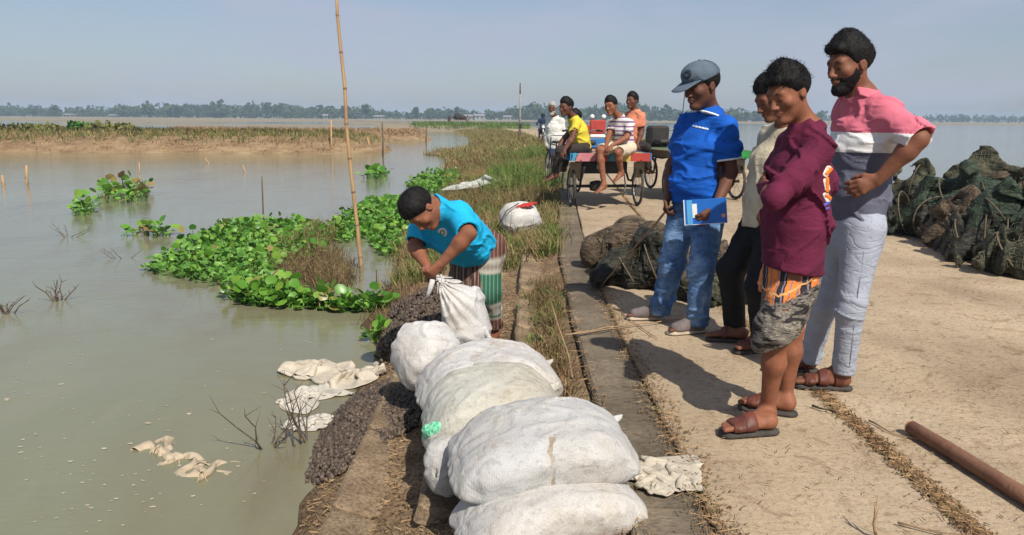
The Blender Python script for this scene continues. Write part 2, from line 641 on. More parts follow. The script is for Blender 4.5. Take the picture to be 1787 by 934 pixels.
def crown_quads(rng, c, rx, rz, n, s):
    """leaf clumps spread through a crown's volume"""
    u = rng.normal(size=(n, 3)); u /= np.linalg.norm(u, axis=1)[:, None]
    lobes = 1 + 0.35 * vnoise(u * 1.7 + rng.random(3) * 50)
    rad = (rng.random(n) ** 0.4) * lobes
    p = np.array(c) + u * rad[:, None] * np.array([rx, rx, rz])
    a = rng.normal(size=(n, 3)); a /= np.linalg.norm(a, axis=1)[:, None]
    b = np.cross(a, rng.normal(size=(n, 3))); b /= np.linalg.norm(b, axis=1)[:, None]
    sz = (s * (0.5 + rng.random(n)))[:, None]
    v = np.stack([p - a * sz - b * sz * 0.6, p + a * sz - b * sz * 0.5, p + a * sz * 0.7 + b * sz, p - a * sz * 0.8 + b * sz * 0.8], 1)
    return v.reshape(-1, 3)


def quads_mesh(name, v):
    f = np.arange(len(v)).reshape(-1, 4)
    return np_mesh(name, v, f, False)


rng = np.random.default_rng(11)
chunks = []
for i in range(1150):
    right = i >= 900
    if right:
        x = rng.uniform(150, 620); y = rng.uniform(760, 900) + 0.1 * x; hgt = rng.uniform(5, 10)
        if rng.random() < 0.25 + 0.3 * math.sin(x * 0.02): hgt *= 0.6
    else:
        x = rng.uniform(-520, 240); y = 560 + 0.10 * abs(x) + rng.uniform(0, 120)
        hgt = rng.uniform(6.0, 10.5) * (1.0 + 0.25 * math.sin(x * 0.021) + 0.15 * math.sin(x * 0.083))
    w = hgt * rng.uniform(0.38, 0.6)
    chunks.append(crown_quads(rng, (x, y, hgt * 0.52 - 0.4), w, hgt * 0.5, 34, hgt * 0.115))
tag(link('far_woodland', quads_mesh('far_woodland', np.concatenate(chunks)), M_FARLEAF),
    'distant belt of hazy blue green trees along the horizon', 'woodland', None, 'stuff')

# taller trees that stand out of the far belt
for i, (px, py_top, Y, lab) in enumerate([
        (93, 182, 545, 'tall round crowned far tree near the left end of the tree line'),
        (257, 178, 548, 'tallest wide far tree in the left part of the tree line'),
        (312, 184, 552, 'round far tree just right of the tallest tree on the left'),
        (483, 183, 545, 'pointed far tree in the tree line left of the bamboo pole'),
        (637, 181, 545, 'tall far tree in the tree line just right of the bamboo pole'),
        (726, 186, 550, 'slim tall far tree above the bending man'),
        (797, 187, 545, 'narrow tall far tree left of the utility pole'),
        (1690, 203, 800, 'largest tree on the far shore at the right edge')]):
    top = W(px, py_top, Y)
    hgt = top.z + 0.3
    e = empty('far_tree', (top.x, Y, -0.3))
    tag(e, lab, 'tree', 'taller trees in the far tree line')
    slim = 0.22 if i in (5, 6) else 0.36
    v = crown_quads(np.random.default_rng(50 + i), (0, 0, hgt * 0.62), hgt * slim, hgt * 0.38, 170, hgt * 0.07)
    link('crown', quads_mesh('crown', v), M_FARLEAF, e)
    MB().tube([(0, 0, 0), (0.1, 0, hgt * 0.4), (0, 0.1, hgt * 0.75)], [hgt * 0.025, hgt * 0.018, hgt * 0.008], 6).build('trunk', M_TRUNK, e, True)

# small far houses in front of the trees
M_WHITEWALL = simple('white_wall', (0.30, 0.30, 0.29), (0.22, 0.22, 0.21), 0.5, 0.8, 0)
M_TIN = simple('tin_roof', (0.24, 0.24, 0.25), (0.18, 0.17, 0.16), 0.5, 0.5, 0)
M_DARKGAP = simple('dark_opening', (0.03, 0.03, 0.03), None, 1, 0.9, 0)
for i, (px, py, w, hh, Y, lab) in enumerate([
        (121, 201, 6, 2.2, 560, 'small white far house at the left end of the tree line'),
        (198, 204, 4, 2.0, 560, 'low pale far hut under the left trees'),
        (568, 206, 3, 3.0, 556, 'narrow white far house left of the bamboo pole'),
        (662, 207, 6, 2.6, 560, 'far white house just right of the bamboo pole'),
        (818, 209, 6, 3.4, 555, 'far white house above the mud road, left one of the pair'),
        (836, 209, 7, 3.8, 552, 'far white house above the mud road, right one of the pair'),
        (886, 211, 5, 3.0, 556, 'far white house left of the utility pole')]):
    b = W(px, py, Y)
    e = tag(empty('far_house', (b.x, Y, -0.35), 0.2 * (i % 3 - 1)), lab, 'house', 'far houses along the tree line')
    MB().box((0, 0, hh * 0.4), (w * 0.5, 3, hh * 0.4), None, 0.1).build('wall', M_WHITEWALL, e)
    rb = MB()
    r0, r1, ov = hh * 0.8, hh * 1.15, 0.5
    W2 = w * 0.5 + ov
    rb.add([(-W2, -3.6, r0), (W2, -3.6, r0), (W2, 0, r1), (-W2, 0, r1), (-W2, 3.6, r0), (W2, 3.6, r0),
            (-W2, -3.6, r0 - 0.2), (W2, -3.6, r0 - 0.2), (-W2, 3.6, r0 - 0.2), (W2, 3.6, r0 - 0.2)],
           [(0, 1, 2, 3), (3, 2, 5, 4), (6, 7, 1, 0), (4, 5, 9, 8), (8, 9, 7, 6), (0, 3, 4, 8, 6), (1, 7, 9, 5, 2)])
    rb.build('roof', M_TIN, e)
    for k in range(2):
        MB().box((w * (0.22 if k else -0.2), -3.05, hh * 0.42), (0.5, 0.06, 0.7)).build('window', M_DARKGAP, e)

# smoke plume over the far field at the left of the bamboo pole is part of the haze
# -- haze
t = NT('haze_air')
t.n.remove(t.p)
pv = t.n.new('ShaderNodeVolumePrincipled')
pv.inputs['Color'].default_value = (0.62, 0.80, 1.0, 1)
pv.inputs['Density'].default_value = 0.00060
pv.inputs['Anisotropy'].default_value = 0.0
t.l(pv.outputs[0], t.n['Material Output'].inputs['Volume'])
hz = MB().box((0, 700, 6.4), (1700, 1050, 9.0)).build('haze', t.m)
tag(hz, 'pale blue haze in the distant air', 'haze', None, 'stuff')
# ------------------------------------------------------------------ implicit surfaces -> continuous meshes
def A(v): return np.array(v, dtype=np.float32)


def unit(v):
    v = np.asarray(v, float)
    return v / (np.linalg.norm(v) + 1e-9)


class Sdf:
    def __init__(self):
        self.ops = []       # (kind, fn, lo, hi, k)
        self.disp = []      # fn(p) -> displacement, applied after everything so far

    def _put(self, kind, fn, pts, r, k):
        pts = np.asarray(pts, float).reshape(-1, 3)
        self.ops.append((kind, fn, pts.min(0) - r, pts.max(0) + r, k))
        return self

    # round cone (tapered limb)
    def limb(self, a, b, ra, rb, k=0.02, op='u'):
        a = A(a); b = A(b); u = b - a; L2 = float(u @ u) + 1e-12

        def fn(p):
            q = p - a
            h = np.clip((q @ u) / L2, 0, 1)
            q = q - h[:, None] * u
            return np.sqrt(np.einsum('ij,ij->i', q, q)) - (ra + (rb - ra) * h)
        return self._put(op, fn, [a, b], max(ra, rb), k)

    def chain(self, pts, rs, k=0.02, op='u'):
        for i in range(len(pts) - 1):
            self.limb(pts[i], pts[i + 1], rs[i], rs[i + 1], k, op)
        return self

    # elliptic section lofted from a to b; s = side direction, rs = half width, rf = half depth
    def ecap(self, a, b, s, rsa, rfa, rsb, rfb, k=0.03, op='u', cap=None):
        a = A(a); b = A(b); u = b - a; L = float(np.linalg.norm(u)) + 1e-9
        n = (u / L).astype(np.float32)
        s = np.asarray(s, float); s = s - n * (s @ n); s = A(unit(s)); f = A(np.cross(s, n))

        def fn(p):
            q = p - a
            h0 = (q @ n)
            h = np.clip(h0 / L, 0, 1)
            e = h0 - h * L
            rs = rsa + (rsb - rsa) * h; rf = rfa + (rfb - rfa) * h
            rc = cap if cap else np.minimum(rs, rf)
            kk = np.sqrt(((q @ s) / rs) ** 2 + ((q @ f) / rf) ** 2 + (e / rc) ** 2)
            return (kk - 1) * np.minimum(rs, rf)
        return self._put(op, fn, [a, b], max(rsa, rfa, rsb, rfb), k)

    # ellipsoid / superellipsoid, axes columns of R
    def blob(self, c, r, R=None, k=0.02, op='u', e=2.0):
        c = A(c); r = A(r); R = np.eye(3, dtype=np.float32) if R is None else np.asarray(R, np.float32)
        m = float(min(r))

        def fn(p):
            q = np.abs((p - c) @ R) / r
            if e == 2.0: kk = np.sqrt(np.einsum('ij,ij->i', q, q))
            else: kk = ((q ** e).sum(1)) ** (1.0 / e)
            return (kk - 1) * m
        return self._put(op, fn, [c], float(max(r)) * 1.5, k)

    def box(self, c, h, R=None, rad=0.01, k=0.005, op='u'):
        c = A(c); h = A(h) - rad; R = np.eye(3, dtype=np.float32) if R is None else np.asarray(R, np.float32)

        def fn(p):
            q = np.abs((p - c) @ R) - h
            return np.sqrt((np.maximum(q, 0) ** 2).sum(1)) + np.minimum(q.max(1), 0) - rad
        return self._put(op, fn, [c], float(np.linalg.norm(h)) + rad, k)

    # keep only the side of a plane that n points away from
    def cut(self, c, n, k=0.004):
        c = A(c); n = A(unit(n))
        self.ops.append(('i', lambda p: (p - c) @ n, None, None, k))
        return self

    def cutfn(self, fn, k=0.004):
        self.ops.append(('i', fn, None, None, k)); return self

    def subfn(self, fn, lo, hi, k=0.004):
        self.ops.append(('s', fn, A(lo), A(hi), k)); return self

    def wrinkle(self, fn):
        self.ops.append(('d', fn, None, None, 0)); return self

    def offset(self, o):
        self.ops.append(('d', lambda p: -o, None, None, 0)); return self

    def copy(self):
        s = Sdf(); s.ops = list(self.ops); return s

    def eval(self, p, margin, B=1):
        """p comes in runs of B points that lie together; whole runs are culled at once"""
        d = np.full(len(p), 1.0, np.float32)
        if B > 1:
            pb = p.reshape(-1, B, 3)
            c0 = pb.min(1); c1 = pb.max(1)
        for kind, fn, lo, hi, k in self.ops:
            if kind == 'd':
                m = np.abs(d) < margin
                if m.any(): d[m] += fn(p[m])
                continue
            if kind == 'i':
                d = self._smax(d, fn(p).astype(np.float32), k); continue
            g = margin + k
            L, H_ = (lo - g).astype(np.float32), (hi + g).astype(np.float32)
            if B > 1:
                m = ((c1[:, 0] > L[0]) & (c0[:, 0] < H_[0]) & (c1[:, 1] > L[1]) & (c0[:, 1] < H_[1]) & (c1[:, 2] > L[2]) & (c0[:, 2] < H_[2]))
                ii = np.flatnonzero(m)
                if len(ii) == 0: continue
                dv = d.reshape(-1, B)
                sub = dv[ii].ravel()
                v = fn(pb[ii].reshape(-1, 3)).astype(np.float32)
                r = self._smin(sub, v, k) if kind == 'u' else self._smax(sub, -v, k)
                dv[ii] = r.reshape(-1, B)
                continue
            m = ((p[:, 0] > L[0]) & (p[:, 0] < H_[0]) & (p[:, 1] > L[1]) & (p[:, 1] < H_[1]) & (p[:, 2] > L[2]) & (p[:, 2] < H_[2]))
            if not m.any(): continue
            v = fn(p[m]).astype(np.float32)
            if kind == 'u': d[m] = self._smin(d[m], v, k)
            elif kind == 's': d[m] = self._smax(d[m], -v, k)
        return d

    @staticmethod
    def _smin(a, b, k):
        h = np.maximum(k - np.abs(a - b), 0) / k
        return np.minimum(a, b) - h * h * k * 0.25

    @staticmethod
    def _smax(a, b, k):
        h = np.maximum(k - np.abs(a - b), 0) / k
        return np.maximum(a, b) + h * h * k * 0.25

    def bounds(self):
        lo = np.min([o[2] for o in self.ops if o[0] == 'u'], 0)
        hi = np.max([o[3] for o in self.ops if o[0] == 'u'], 0)
        return lo, hi

    def mesh(self, name, cell=0.006, pad=0.03):
        lo, hi = self.bounds(); lo = lo - pad; hi = hi + pad
        B = 4
        n = np.ceil((hi - lo) / (cell * B)).astype(int) + 1
        # coarse pass at block corners
        g = [lo[i] + np.arange(n[i] + 1) * cell * B for i in range(3)]
        P = np.stack(np.meshgrid(*g, indexing='ij'), -1).reshape(-1, 3).astype(np.float32)
        margin = cell * B * 1.6 + 0.012
        dc = self.eval(P, margin).reshape(n + 1)
        # block is active if any corner is near the surface
        near = np.abs(dc) < cell * B * 0.95 + 0.010
        sg = dc < 0
        blk = np.zeros(n, bool); allin = np.ones(n, bool); anyin = np.zeros(n, bool)
        for i in (0, 1):
            for j in (0, 1):
                for k in (0, 1):
                    sl = (slice(i, n[0] + i), slice(j, n[1] + j), slice(k, n[2] + k))
                    blk |= near[sl]; allin &= sg[sl]; anyin |= sg[sl]
        blk |= anyin & ~allin
        N = n * B
        D = np.where(np.repeat(np.repeat(np.repeat(sg[:-1, :-1, :-1], B, 0), B, 1), B, 2), -1.0, 1.0).astype(np.float32)
        ib = np.argwhere(blk)
        o = np.stack(np.meshgrid(*[np.arange(B)] * 3, indexing='ij'), -1).reshape(-1, 3)
        I = (ib[:, None, :] * B + o[None]).reshape(-1, 3)
        P = (lo + I * cell).astype(np.float32)
        D[I[:, 0], I[:, 1], I[:, 2]] = self.eval(P, cell * 3 + 0.006, B ** 3)
        return surface_nets(name, D, lo, cell)


def surface_nets(name, D, lo, cell):
    S = D < 0
    s = S.astype(np.int8)
    cnt = np.zeros(np.array(D.shape) - 1, np.int8)
    for i in (0, 1):
        for j in (0, 1):
            for k in (0, 1):
                cnt += s[i:D.shape[0] - 1 + i, j:D.shape[1] - 1 + j, k:D.shape[2] - 1 + k]
    act = (cnt > 0) & (cnt < 8)
    C = np.argwhere(act)
    if len(C) == 0:
        return np_mesh(name, np.zeros((3, 3)), np.array([[0, 1, 2]]))
    imap = np.full(act.shape, -1, np.int32)
    imap[C[:, 0], C[:, 1], C[:, 2]] = np.arange(len(C))
    corner = [(i, j, k) for i in (0, 1) for j in (0, 1) for k in (0, 1)]
    val = np.stack([D[C[:, 0] + i, C[:, 1] + j, C[:, 2] + k] for i, j, k in corner], 1)
    val = np.clip(val, -0.5, 0.5)
    acc = np.zeros((len(C), 3), np.float32); num = np.zeros(len(C), np.float32)
    cc = np.array(corner, np.float32)
    for a in range(8):
        for b in range(a + 1, 8):
            if np.abs(cc[a] - cc[b]).sum() != 1: continue
            va, vb = val[:, a], val[:, b]
            m = (va < 0) != (vb < 0)
            tt = np.where(m, va / np.where(m, va - vb, 1), 0)
            acc += np.where(m[:, None], cc[a] + tt[:, None] * (cc[b] - cc[a]), 0)
            num += m
    V_ = lo + (C + acc / num[:, None]) * cell
    F_ = []
    for ax in range(3):
        sl0 = [slice(None)] * 3; sl1 = [slice(None)] * 3
        sl0[ax] = slice(0, -1); sl1[ax] = slice(1, None)
        a, b = S[tuple(sl0)], S[tuple(sl1)]
        o1, o2 = [q for q in range(3) if q != ax]
        for flip in (False, True):
            e = np.argwhere((a & ~b) if not flip else (~a & b))
            ok = (e[:, o1] > 0) & (e[:, o2] > 0) & (e[:, o1] < act.shape[o1]) & (e[:, o2] < act.shape[o2])
            e = e[ok]
            if len(e) == 0: continue
            quad = []
            for d1, d2 in ((-1, -1), (0, -1), (0, 0), (-1, 0)):
                q = e.copy(); q[:, o1] += d1; q[:, o2] += d2
                quad.append(imap[q[:, 0], q[:, 1], q[:, 2]])
            quad = np.stack(quad, 1)
            if flip != (ax == 1): quad = quad[:, ::-1]
            F_.append(quad)
    F_ = np.concatenate(F_)
    F_ = F_[(F_ >= 0).all(1)]
    return np_mesh(name, V_, F_)


def sharp_folds(scale, amp, seed=0.0, warp=0.35, rot=None, pw=1.4):
    """ridged, warped noise: cloth folds with crisp ridges"""
    sc = A(scale)
    def fn(p):
        q = p if rot is None else p @ np.asarray(rot, np.float32)
        w = vnoise(q * sc * 0.5 + seed + 31.0)
        q = q * sc + seed + (warp * w)[:, None]
        n = vnoise(q)
        r = np.maximum(1 - np.abs(n) * 4.2, 0)
        return (-amp * (r * r * (3 - 2 * r) * (0.75 + 0.9 * w) - 0.2 + 0.30 * n)).astype(np.float32)
    return fn
# ------------------------------------------------------------------ people: building blocks
def rot_frame(f, u):
    """columns: right side, forward, up"""
    f = unit(f)
    s = unit(np.cross(f, np.asarray(u, float)))
    return np.stack([s, f, np.cross(s, f)], 1)


def skin_mat(name, c, gloss=0.58):
    t = NT(name)
    dk = tuple(x * 0.72 for x in c)
    lt = (min(1, c[0] * 1.18), c[1] * 1.10, c[2] * 1.05)
    col = t.ramp(t.noise(22, 5, 0.6), [(0.3, dk), (0.5, c), (0.72, lt)])
    fine = t.ramp(t.noise(160, 3, 0.6), [(0.35, (0.86, 0.84, 0.82)), (0.6, (1.04, 1.04, 1.04))])
    col = t.mix(1.0, col, fine, 'MULTIPLY')
    nb = t.bump(t.noise(140, 3, 0.6), 0.18, 0.003)
    m = t.done(col, gloss, nb, 0.22)
    return m


def cloth_mat(name, c, var=0.16, weave=420, rough=0.85, bump=0.25, fold=0.4, fscale=(9, 9, 20), crease=0.22):
    t = NT(name)
    col = t.ramp(t.noise(6, 4, 0.6), [(0.3, tuple(x * (1 - var) for x in c)), (0.7, tuple(min(1, x * (1 + var)) for x in c))])
    col = t.mix(1.0, col, t.ramp(t.noise(weave, 2, 0.5), [(0.3, (0.86,) * 3), (0.7, (1.08,) * 3)]), 'MULTIPLY')
    nb = t.bump(t.noise(1.0, 4, 0.6, t.mapping(tuple(0.7 * q for q in fscale)), 0.9), fold * 0.6, 0.02)
    cr = t.math('ABSOLUTE', t.math('SUBTRACT', t.noise(1.0, 3, 0.5, t.mapping(tuple(0.6 * q for q in fscale), (0.25, 0.35, 0.2)), 1.3), 0.5))
    nb = t.bump(t.math('MINIMUM', cr, 0.07), crease, 0.10, nb)
    nb = t.bump(t.noise(weave, 2, 0.5), bump, 0.002, nb)
    return t.done(col, rough, nb, 0.2)


M_HAIR = simple('black_hair', (0.004, 0.0035, 0.0035), (0.009, 0.008, 0.0075), 60, 0.62, 0.5, 220, 0.004, 0.18)
M_HAIR_GREY = simple('grey_hair', (0.42, 0.40, 0.38), (0.20, 0.19, 0.18), 60, 0.7, 0.7, 220, 0.004, 0.2)
M_LASH = simple('dark_lash', (0.012, 0.008, 0.007), None, 50, 0.6, 0)
M_LIP = simple('dark_lip', (0.17, 0.062, 0.05), None, 40, 0.5, 0)
M_NAIL = simple('nail', (0.42, 0.26, 0.20), None, 40, 0.4, 0)


def add_head(S, c, R, sc):
    def q(x, y, z): return A(c) + (R @ np.array([x, y, z])) * sc
    b = lambda p, r, k, op='u': S.blob(q(*p), A(r) * sc, R, k * sc, op)
    b((0, -0.018, 0.036), (0.076, 0.096, 0.086), 0.02)
    b((0, 0.030, -0.020), (0.062, 0.062, 0.082), 0.03)
    S.ecap(q(0, 0.012, -0.045), q(0, 0.052, -0.098), R[:, 0], 0.057 * sc, 0.050 * sc, 0.030 * sc, 0.030 * sc, 0.03 * sc)
    S.limb(q(-0.040, 0.076, 0.026), q(0.040, 0.076, 0.026), 0.012 * sc, 0.012 * sc, 0.02 * sc)
    for s in (-1, 1):
        b((s * 0.046, 0.058, -0.022), (0.022, 0.024, 0.022), 0.022)
        b((s * 0.031, 0.101, 0.004), (0.019, 0.016, 0.011), 0.012, 's')
        b((s * 0.031, 0.079, 0.003), (0.0145, 0.0125, 0.0115), 0.004)
    S.limb(q(0, 0.086, 0.012), q(0, 0.110, -0.032), 0.008 * sc, 0.0125 * sc, 0.014 * sc)
    for s in (-1, 1):
        b((s * 0.013, 0.098, -0.036), (0.010, 0.011, 0.008), 0.008)
    b((0, 0.086, -0.060), (0.026, 0.012, 0.012), 0.012)
    b((0, 0.0935, -0.0605), (0.024, 0.0085, 0.0055), 0.003)
    b((0, 0.0915, -0.0715), (0.020, 0.0085, 0.0065), 0.003)
    b((0, 0.078, -0.102), (0.021, 0.018, 0.016), 0.022)
    for s in (-1, 1):
        b((s * 0.079, -0.012, -0.006), (0.009, 0.020, 0.031), 0.006)
        b((s * 0.089, -0.006, -0.004), (0.007, 0.010, 0.018), 0.006, 's')


def add_neck(S, c, R, sc, base, r=0.048):
    p = A(c) + (R @ np.array([0, -0.022, -0.055])) * sc
    S.limb(p, base, r * sc, r * 1.12 * sc, 0.035)


def hair_mesh(c, R, sc, thick=0.016, line=((-0.12, -0.065), (-0.03, -0.03), (0.015, -0.005), (0.04, 0.03), (0.062, 0.062), (0.12, 0.070)),
              spike=0.006, top=0.010, cell=0.005, seed=0, fringe=None):
    S = Sdf()
    def q(x, y, z): return A(c) + (R @ np.array([x, y, z])) * sc
    S.blob(q(0, -0.018, 0.036), A((0.076 + thick, 0.096 + thick, 0.086 + thick)) * sc, R, 0.01)
    S.blob(q(0, 0.000, 0.062), A((0.070 + thick * 0.6, 0.088, 0.066 + thick + top)) * sc, R, 0.02)
    if fringe:
        for (x, y, z, r) in fringe: S.blob(q(x, y, z), A((r, r, r)) * sc, R, 0.012)
    Rf = np.asarray(R, np.float32); cf = A(c)
    xs = [a for a, _ in line]; zs = [b for _, b in line]

    def spk(p):
        l = (p - cf) @ Rf / sc
        n = vnoise(l * A((70, 70, 45)) + seed) * 0.35 + vnoise(l * A((150, 150, 90)) + seed) * 0.3 + vnoise(l * 26 + seed) * 0.6
        above = l[:, 2] - np.interp(l[:, 1], xs, zs)
        return (-spike * n + thick * 0.85 * np.exp(-np.maximum(above, 0) / 0.022)).astype(np.float32)
    S.wrinkle(spk)

    def below(p):
        l = (p - cf) @ Rf / sc
        n = vnoise(l * 110 + seed) * 0.007
        return ((np.interp(l[:, 1], xs, zs) - l[:, 2] + n) * sc).astype(np.float32)
    S.cutfn(below, 0.006)
    return S.mesh('hair', cell)


def add_strands(me, c, R, sc, n, ln, seed, zmin=0.03, wid=0.0016):
    """short loose hair ends that break the outline, joined into the hair mesh"""
    rng = np.random.default_rng(seed)
    co = np.empty(len(me.vertices) * 3, np.float32); me.vertices.foreach_get('co', co); co = co.reshape(-1, 3)
    no = np.empty(len(me.vertices) * 3, np.float32); me.vertices.foreach_get('normal', no); no = no.reshape(-1, 3)
    l = (co - A(c)) @ np.asarray(R, np.float32) / sc
    ok = np.where(l[:, 2] > zmin)[0]
    pick = rng.choice(ok, n)
    p = co[pick]; d = no[pick] * 0.45 + rng.normal(size=(n, 3)) * 0.45 + np.asarray(R)[:, 1] * 0.35 - np.asarray(R)[:, 2] * 0.25
    d /= np.linalg.norm(d, axis=1)[:, None]
    sdv = np.cross(d, rng.normal(size=(n, 3))); sdv /= np.linalg.norm(sdv, axis=1)[:, None]
    L = ln * (0.4 + rng.random(n))[:, None]
    v = np.stack([p - d * 0.004 - sdv * wid, p - d * 0.004 + sdv * wid, p + d * L], 1).reshape(-1, 3)
    f0 = np.empty(len(me.polygons) * 4, np.int32)
    me.loops.foreach_get('vertex_index', f0)
    m2 = bpy.data.meshes.new('hair')
    faces = [tuple(q) for q in f0.reshape(-1, 4)] + [tuple(q) for q in (np.arange(n * 3).reshape(-1, 3) + len(co))]
    m2.from_pydata(np.concatenate([co, v]).tolist(), [], faces)
    m2.update()
    m2.polygons.foreach_set('use_smooth', [True] * len(m2.polygons))
    return m2


def beard_mesh(c, R, sc, cell=0.0042, grow=0.007, line=((-0.02, 0.01), (0.02, -0.005), (0.045, -0.036), (0.075, -0.050), (0.13, -0.046)), seed=3):
    S = Sdf()
    def q(x, y, z): return A(c) + (R @ np.array([x, y, z])) * sc
    g = grow
    S.blob(q(0, 0.030, -0.020), A((0.062 + g, 0.062 + g, 0.082 + g)) * sc, R, 0.03)
    S.ecap(q(0, 0.012, -0.045), q(0, 0.052, -0.100), R[:, 0], (0.057 + g) * sc, (0.050 + g) * sc, (0.032 + g) * sc, (0.034 + g) * sc, 0.03)
    S.blob(q(0, 0.082, -0.104), A((0.024 + g, 0.020 + g, 0.020 + g)) * sc, R, 0.022)
    S.blob(q(0, 0.090, -0.050), A((0.028, 0.010, 0.006)) * sc, R, 0.008)
    Rf = np.asarray(R, np.float32); cf = A(c)
    S.wrinkle(lambda p: (-0.002 * vnoise(((p - cf) @ Rf) * 150 + seed)).astype(np.float32))
    S.blob(q(0, 0.104, -0.066), A((0.024, 0.020, 0.010)) * sc, R, 0.004, 's')
    xs = [a for a, _ in line]; zs = [b for _, b in line]

    def above(p):
        l = (p - cf) @ Rf / sc
        n = vnoise(l * 110 + seed) * 0.006
        return ((l[:, 2] - np.interp(l[:, 1], xs, zs) + n) * sc).astype(np.float32)
    S.cutfn(above, 0.004)
    S.cutfn(lambda p: ((-0.012 - ((p - cf) @ Rf / sc)[:, 1]) * sc).astype(np.float32), 0.004)
    return S.mesh('beard', cell)


def face_parts(root, c, R, sc, lips=True, open_eyes=False):
    def q(x, y, z): return V(A(c) + (R @ np.array([x, y, z])) * sc)
    for s in (-1, 1):
        MB().tube([q(s * 0.012, 0.0885, 0.023), q(s * 0.028, 0.0885, 0.028), q(s * 0.046, 0.076, 0.023)], [0.0035 * sc, 0.0045 * sc, 0.002 * sc], 6).build('eyebrow', M_HAIR, root, True)
        if open_eyes:
            MB().tube([q(s * 0.020, 0.0885, 0.003), q(s * 0.031, 0.0915, 0.004), q(s * 0.042, 0.0855, 0.003)], [0.002 * sc, 0.0055 * sc, 0.002 * sc], 6).build('eye', M_LASH, root, True)
        else:
            MB().tube([q(s * 0.018, 0.0885, -0.002), q(s * 0.031, 0.0918, -0.0055), q(s * 0.044, 0.0845, -0.002)], [0.0012 * sc, 0.0022 * sc, 0.0014 * sc], 6).build('eyelash', M_LASH, root, True)
    if lips:
        MB().tube([q(-0.021, 0.0930, -0.0705), q(0, 0.1018, -0.0650), q(0.021, 0.0930, -0.0705)], [0.0018 * sc, 0.0034 * sc, 0.0018 * sc], 6).build('lips', M_LIP, root, True)


def add_torso(S, J, g=0.0, hip=(0.155, 0.105), waist=(0.140, 0.100), chest=(0.165, 0.112), belly=0.0, k=0.05, sh_r=0.052):
    pel = (J['hipL'] + J['hipR']) / 2
    top = (J['shL'] + J['shR']) / 2
    up = unit(top - pel)
    sp = unit(J['hipR'] - J['hipL']); sc_ = unit(J['shR'] - J['shL'])
    fw = np.cross(up, sp)
    L = np.linalg.norm(top - pel)
    wst = pel + up * L * 0.36 + fw * belly
    ch = pel + up * L * 0.74 + fw * 0.01
    S.ecap(pel - up * 0.03, wst, sp, hip[0] + g, hip[1] + g, waist[0] + g, waist[1] + g + abs(belly) * 0.5, k)
    S.ecap(wst, ch, sp + sc_, waist[0] + g, waist[1] + g + abs(belly) * 0.5, chest[0] + g, chest[1] + g, k)
    S.ecap(ch, top - up * 0.02, sc_, chest[0] + g, chest[1] + g, chest[0] * 0.82 + g, 0.066 + g, k)
    for q_ in ('shL', 'shR'):
        S.limb(J['neck'] - up * 0.025, J[q_], 0.058 + g * 0.4, sh_r + g * 0.6, k)
    S.limb(ch, J['neck'] - up * 0.01, 0.085 + g, 0.058 + g * 0.4, k)
    return pel, wst, ch, top, up


def add_arm(S, sh, el, wr, th=1.0, k=0.03):
    S.limb(sh, el, 0.052 * th, 0.039 * th, k)
    m = el + (wr - el) * 0.28
    S.limb(el, m, 0.039 * th, 0.042 * th, k)
    S.limb(m, wr, 0.042 * th, 0.0265 * th, k)


def add_leg(S, hp, kn, an, th=1.0, k=0.04, thigh=0.074):
    S.limb(hp, kn, thigh * th, 0.050 * th, k)
    m = kn + (an - kn) * 0.30
    S.limb(kn, m, 0.050 * th, 0.056 * th, k)
    S.limb(m, an, 0.056 * th, 0.035 * th, k)


def add_hand(S, wr, d, n, side, curl=0.4, sc=1.0, spread=0.12, thumb_out=0.7, curls=None, k=0.007):
    """d: direction of the fingers, n: palm side normal, side: +1 thumb on d x n side"""
    d = unit(d); n = np.asarray(n, float); n = unit(n - d * (n @ d)); s = np.cross(d, n) * side
    wr = np.asarray(wr, float)
    kn = wr + d * 0.085 * sc
    S.ecap(wr + d * 0.012 * sc, kn - d * 0.008 * sc, s, 0.029 * sc, 0.016 * sc, 0.039 * sc, 0.0135 * sc, 0.014)
    lens = [0.072, 0.080, 0.074, 0.058]
    tips = []
    for i in range(4):
        off = (1.5 - i) * 0.0195 * sc
        base = kn + s * off - d * (0.004 * abs(i - 1.2)) * sc
        cu = curls[i] if curls else curl
        ang = 0.12 * cu
        dirv = unit(d + s * (1.5 - i) * spread)
        p = base
        segs = [0.46, 0.31, 0.25]
        rs = [0.0098, 0.0090, 0.0082, 0.0068]
        for q in range(3):
            ang += cu * (0.75, 0.95, 0.65)[q]
            v = dirv * math.cos(ang) + n * math.sin(ang)
            p2 = p + v * lens[i] * segs[q] * sc
            S.limb(p, p2, rs[q] * sc, rs[q + 1] * sc, k)
            p = p2
        tips.append(p)
    b0 = wr + d * 0.022 * sc + s * 0.022 * sc
    t1 = b0 + (d * 0.55 + s * thumb_out + n * 0.35) * 0.038 * sc
    t2 = t1 + unit(d * 0.85 + s * 0.25 * thumb_out + n * 0.45) * 0.030 * sc
    t3 = t2 + unit(d * 0.9 + n * 0.5) * 0.024 * sc
    S.limb(b0, t1, 0.0145 * sc, 0.0110 * sc, 0.012)
    S.limb(t1, t2, 0.0108 * sc, 0.0098 * sc, k)
    S.limb(t2, t3, 0.0098 * sc, 0.0075 * sc, k)
    return tips


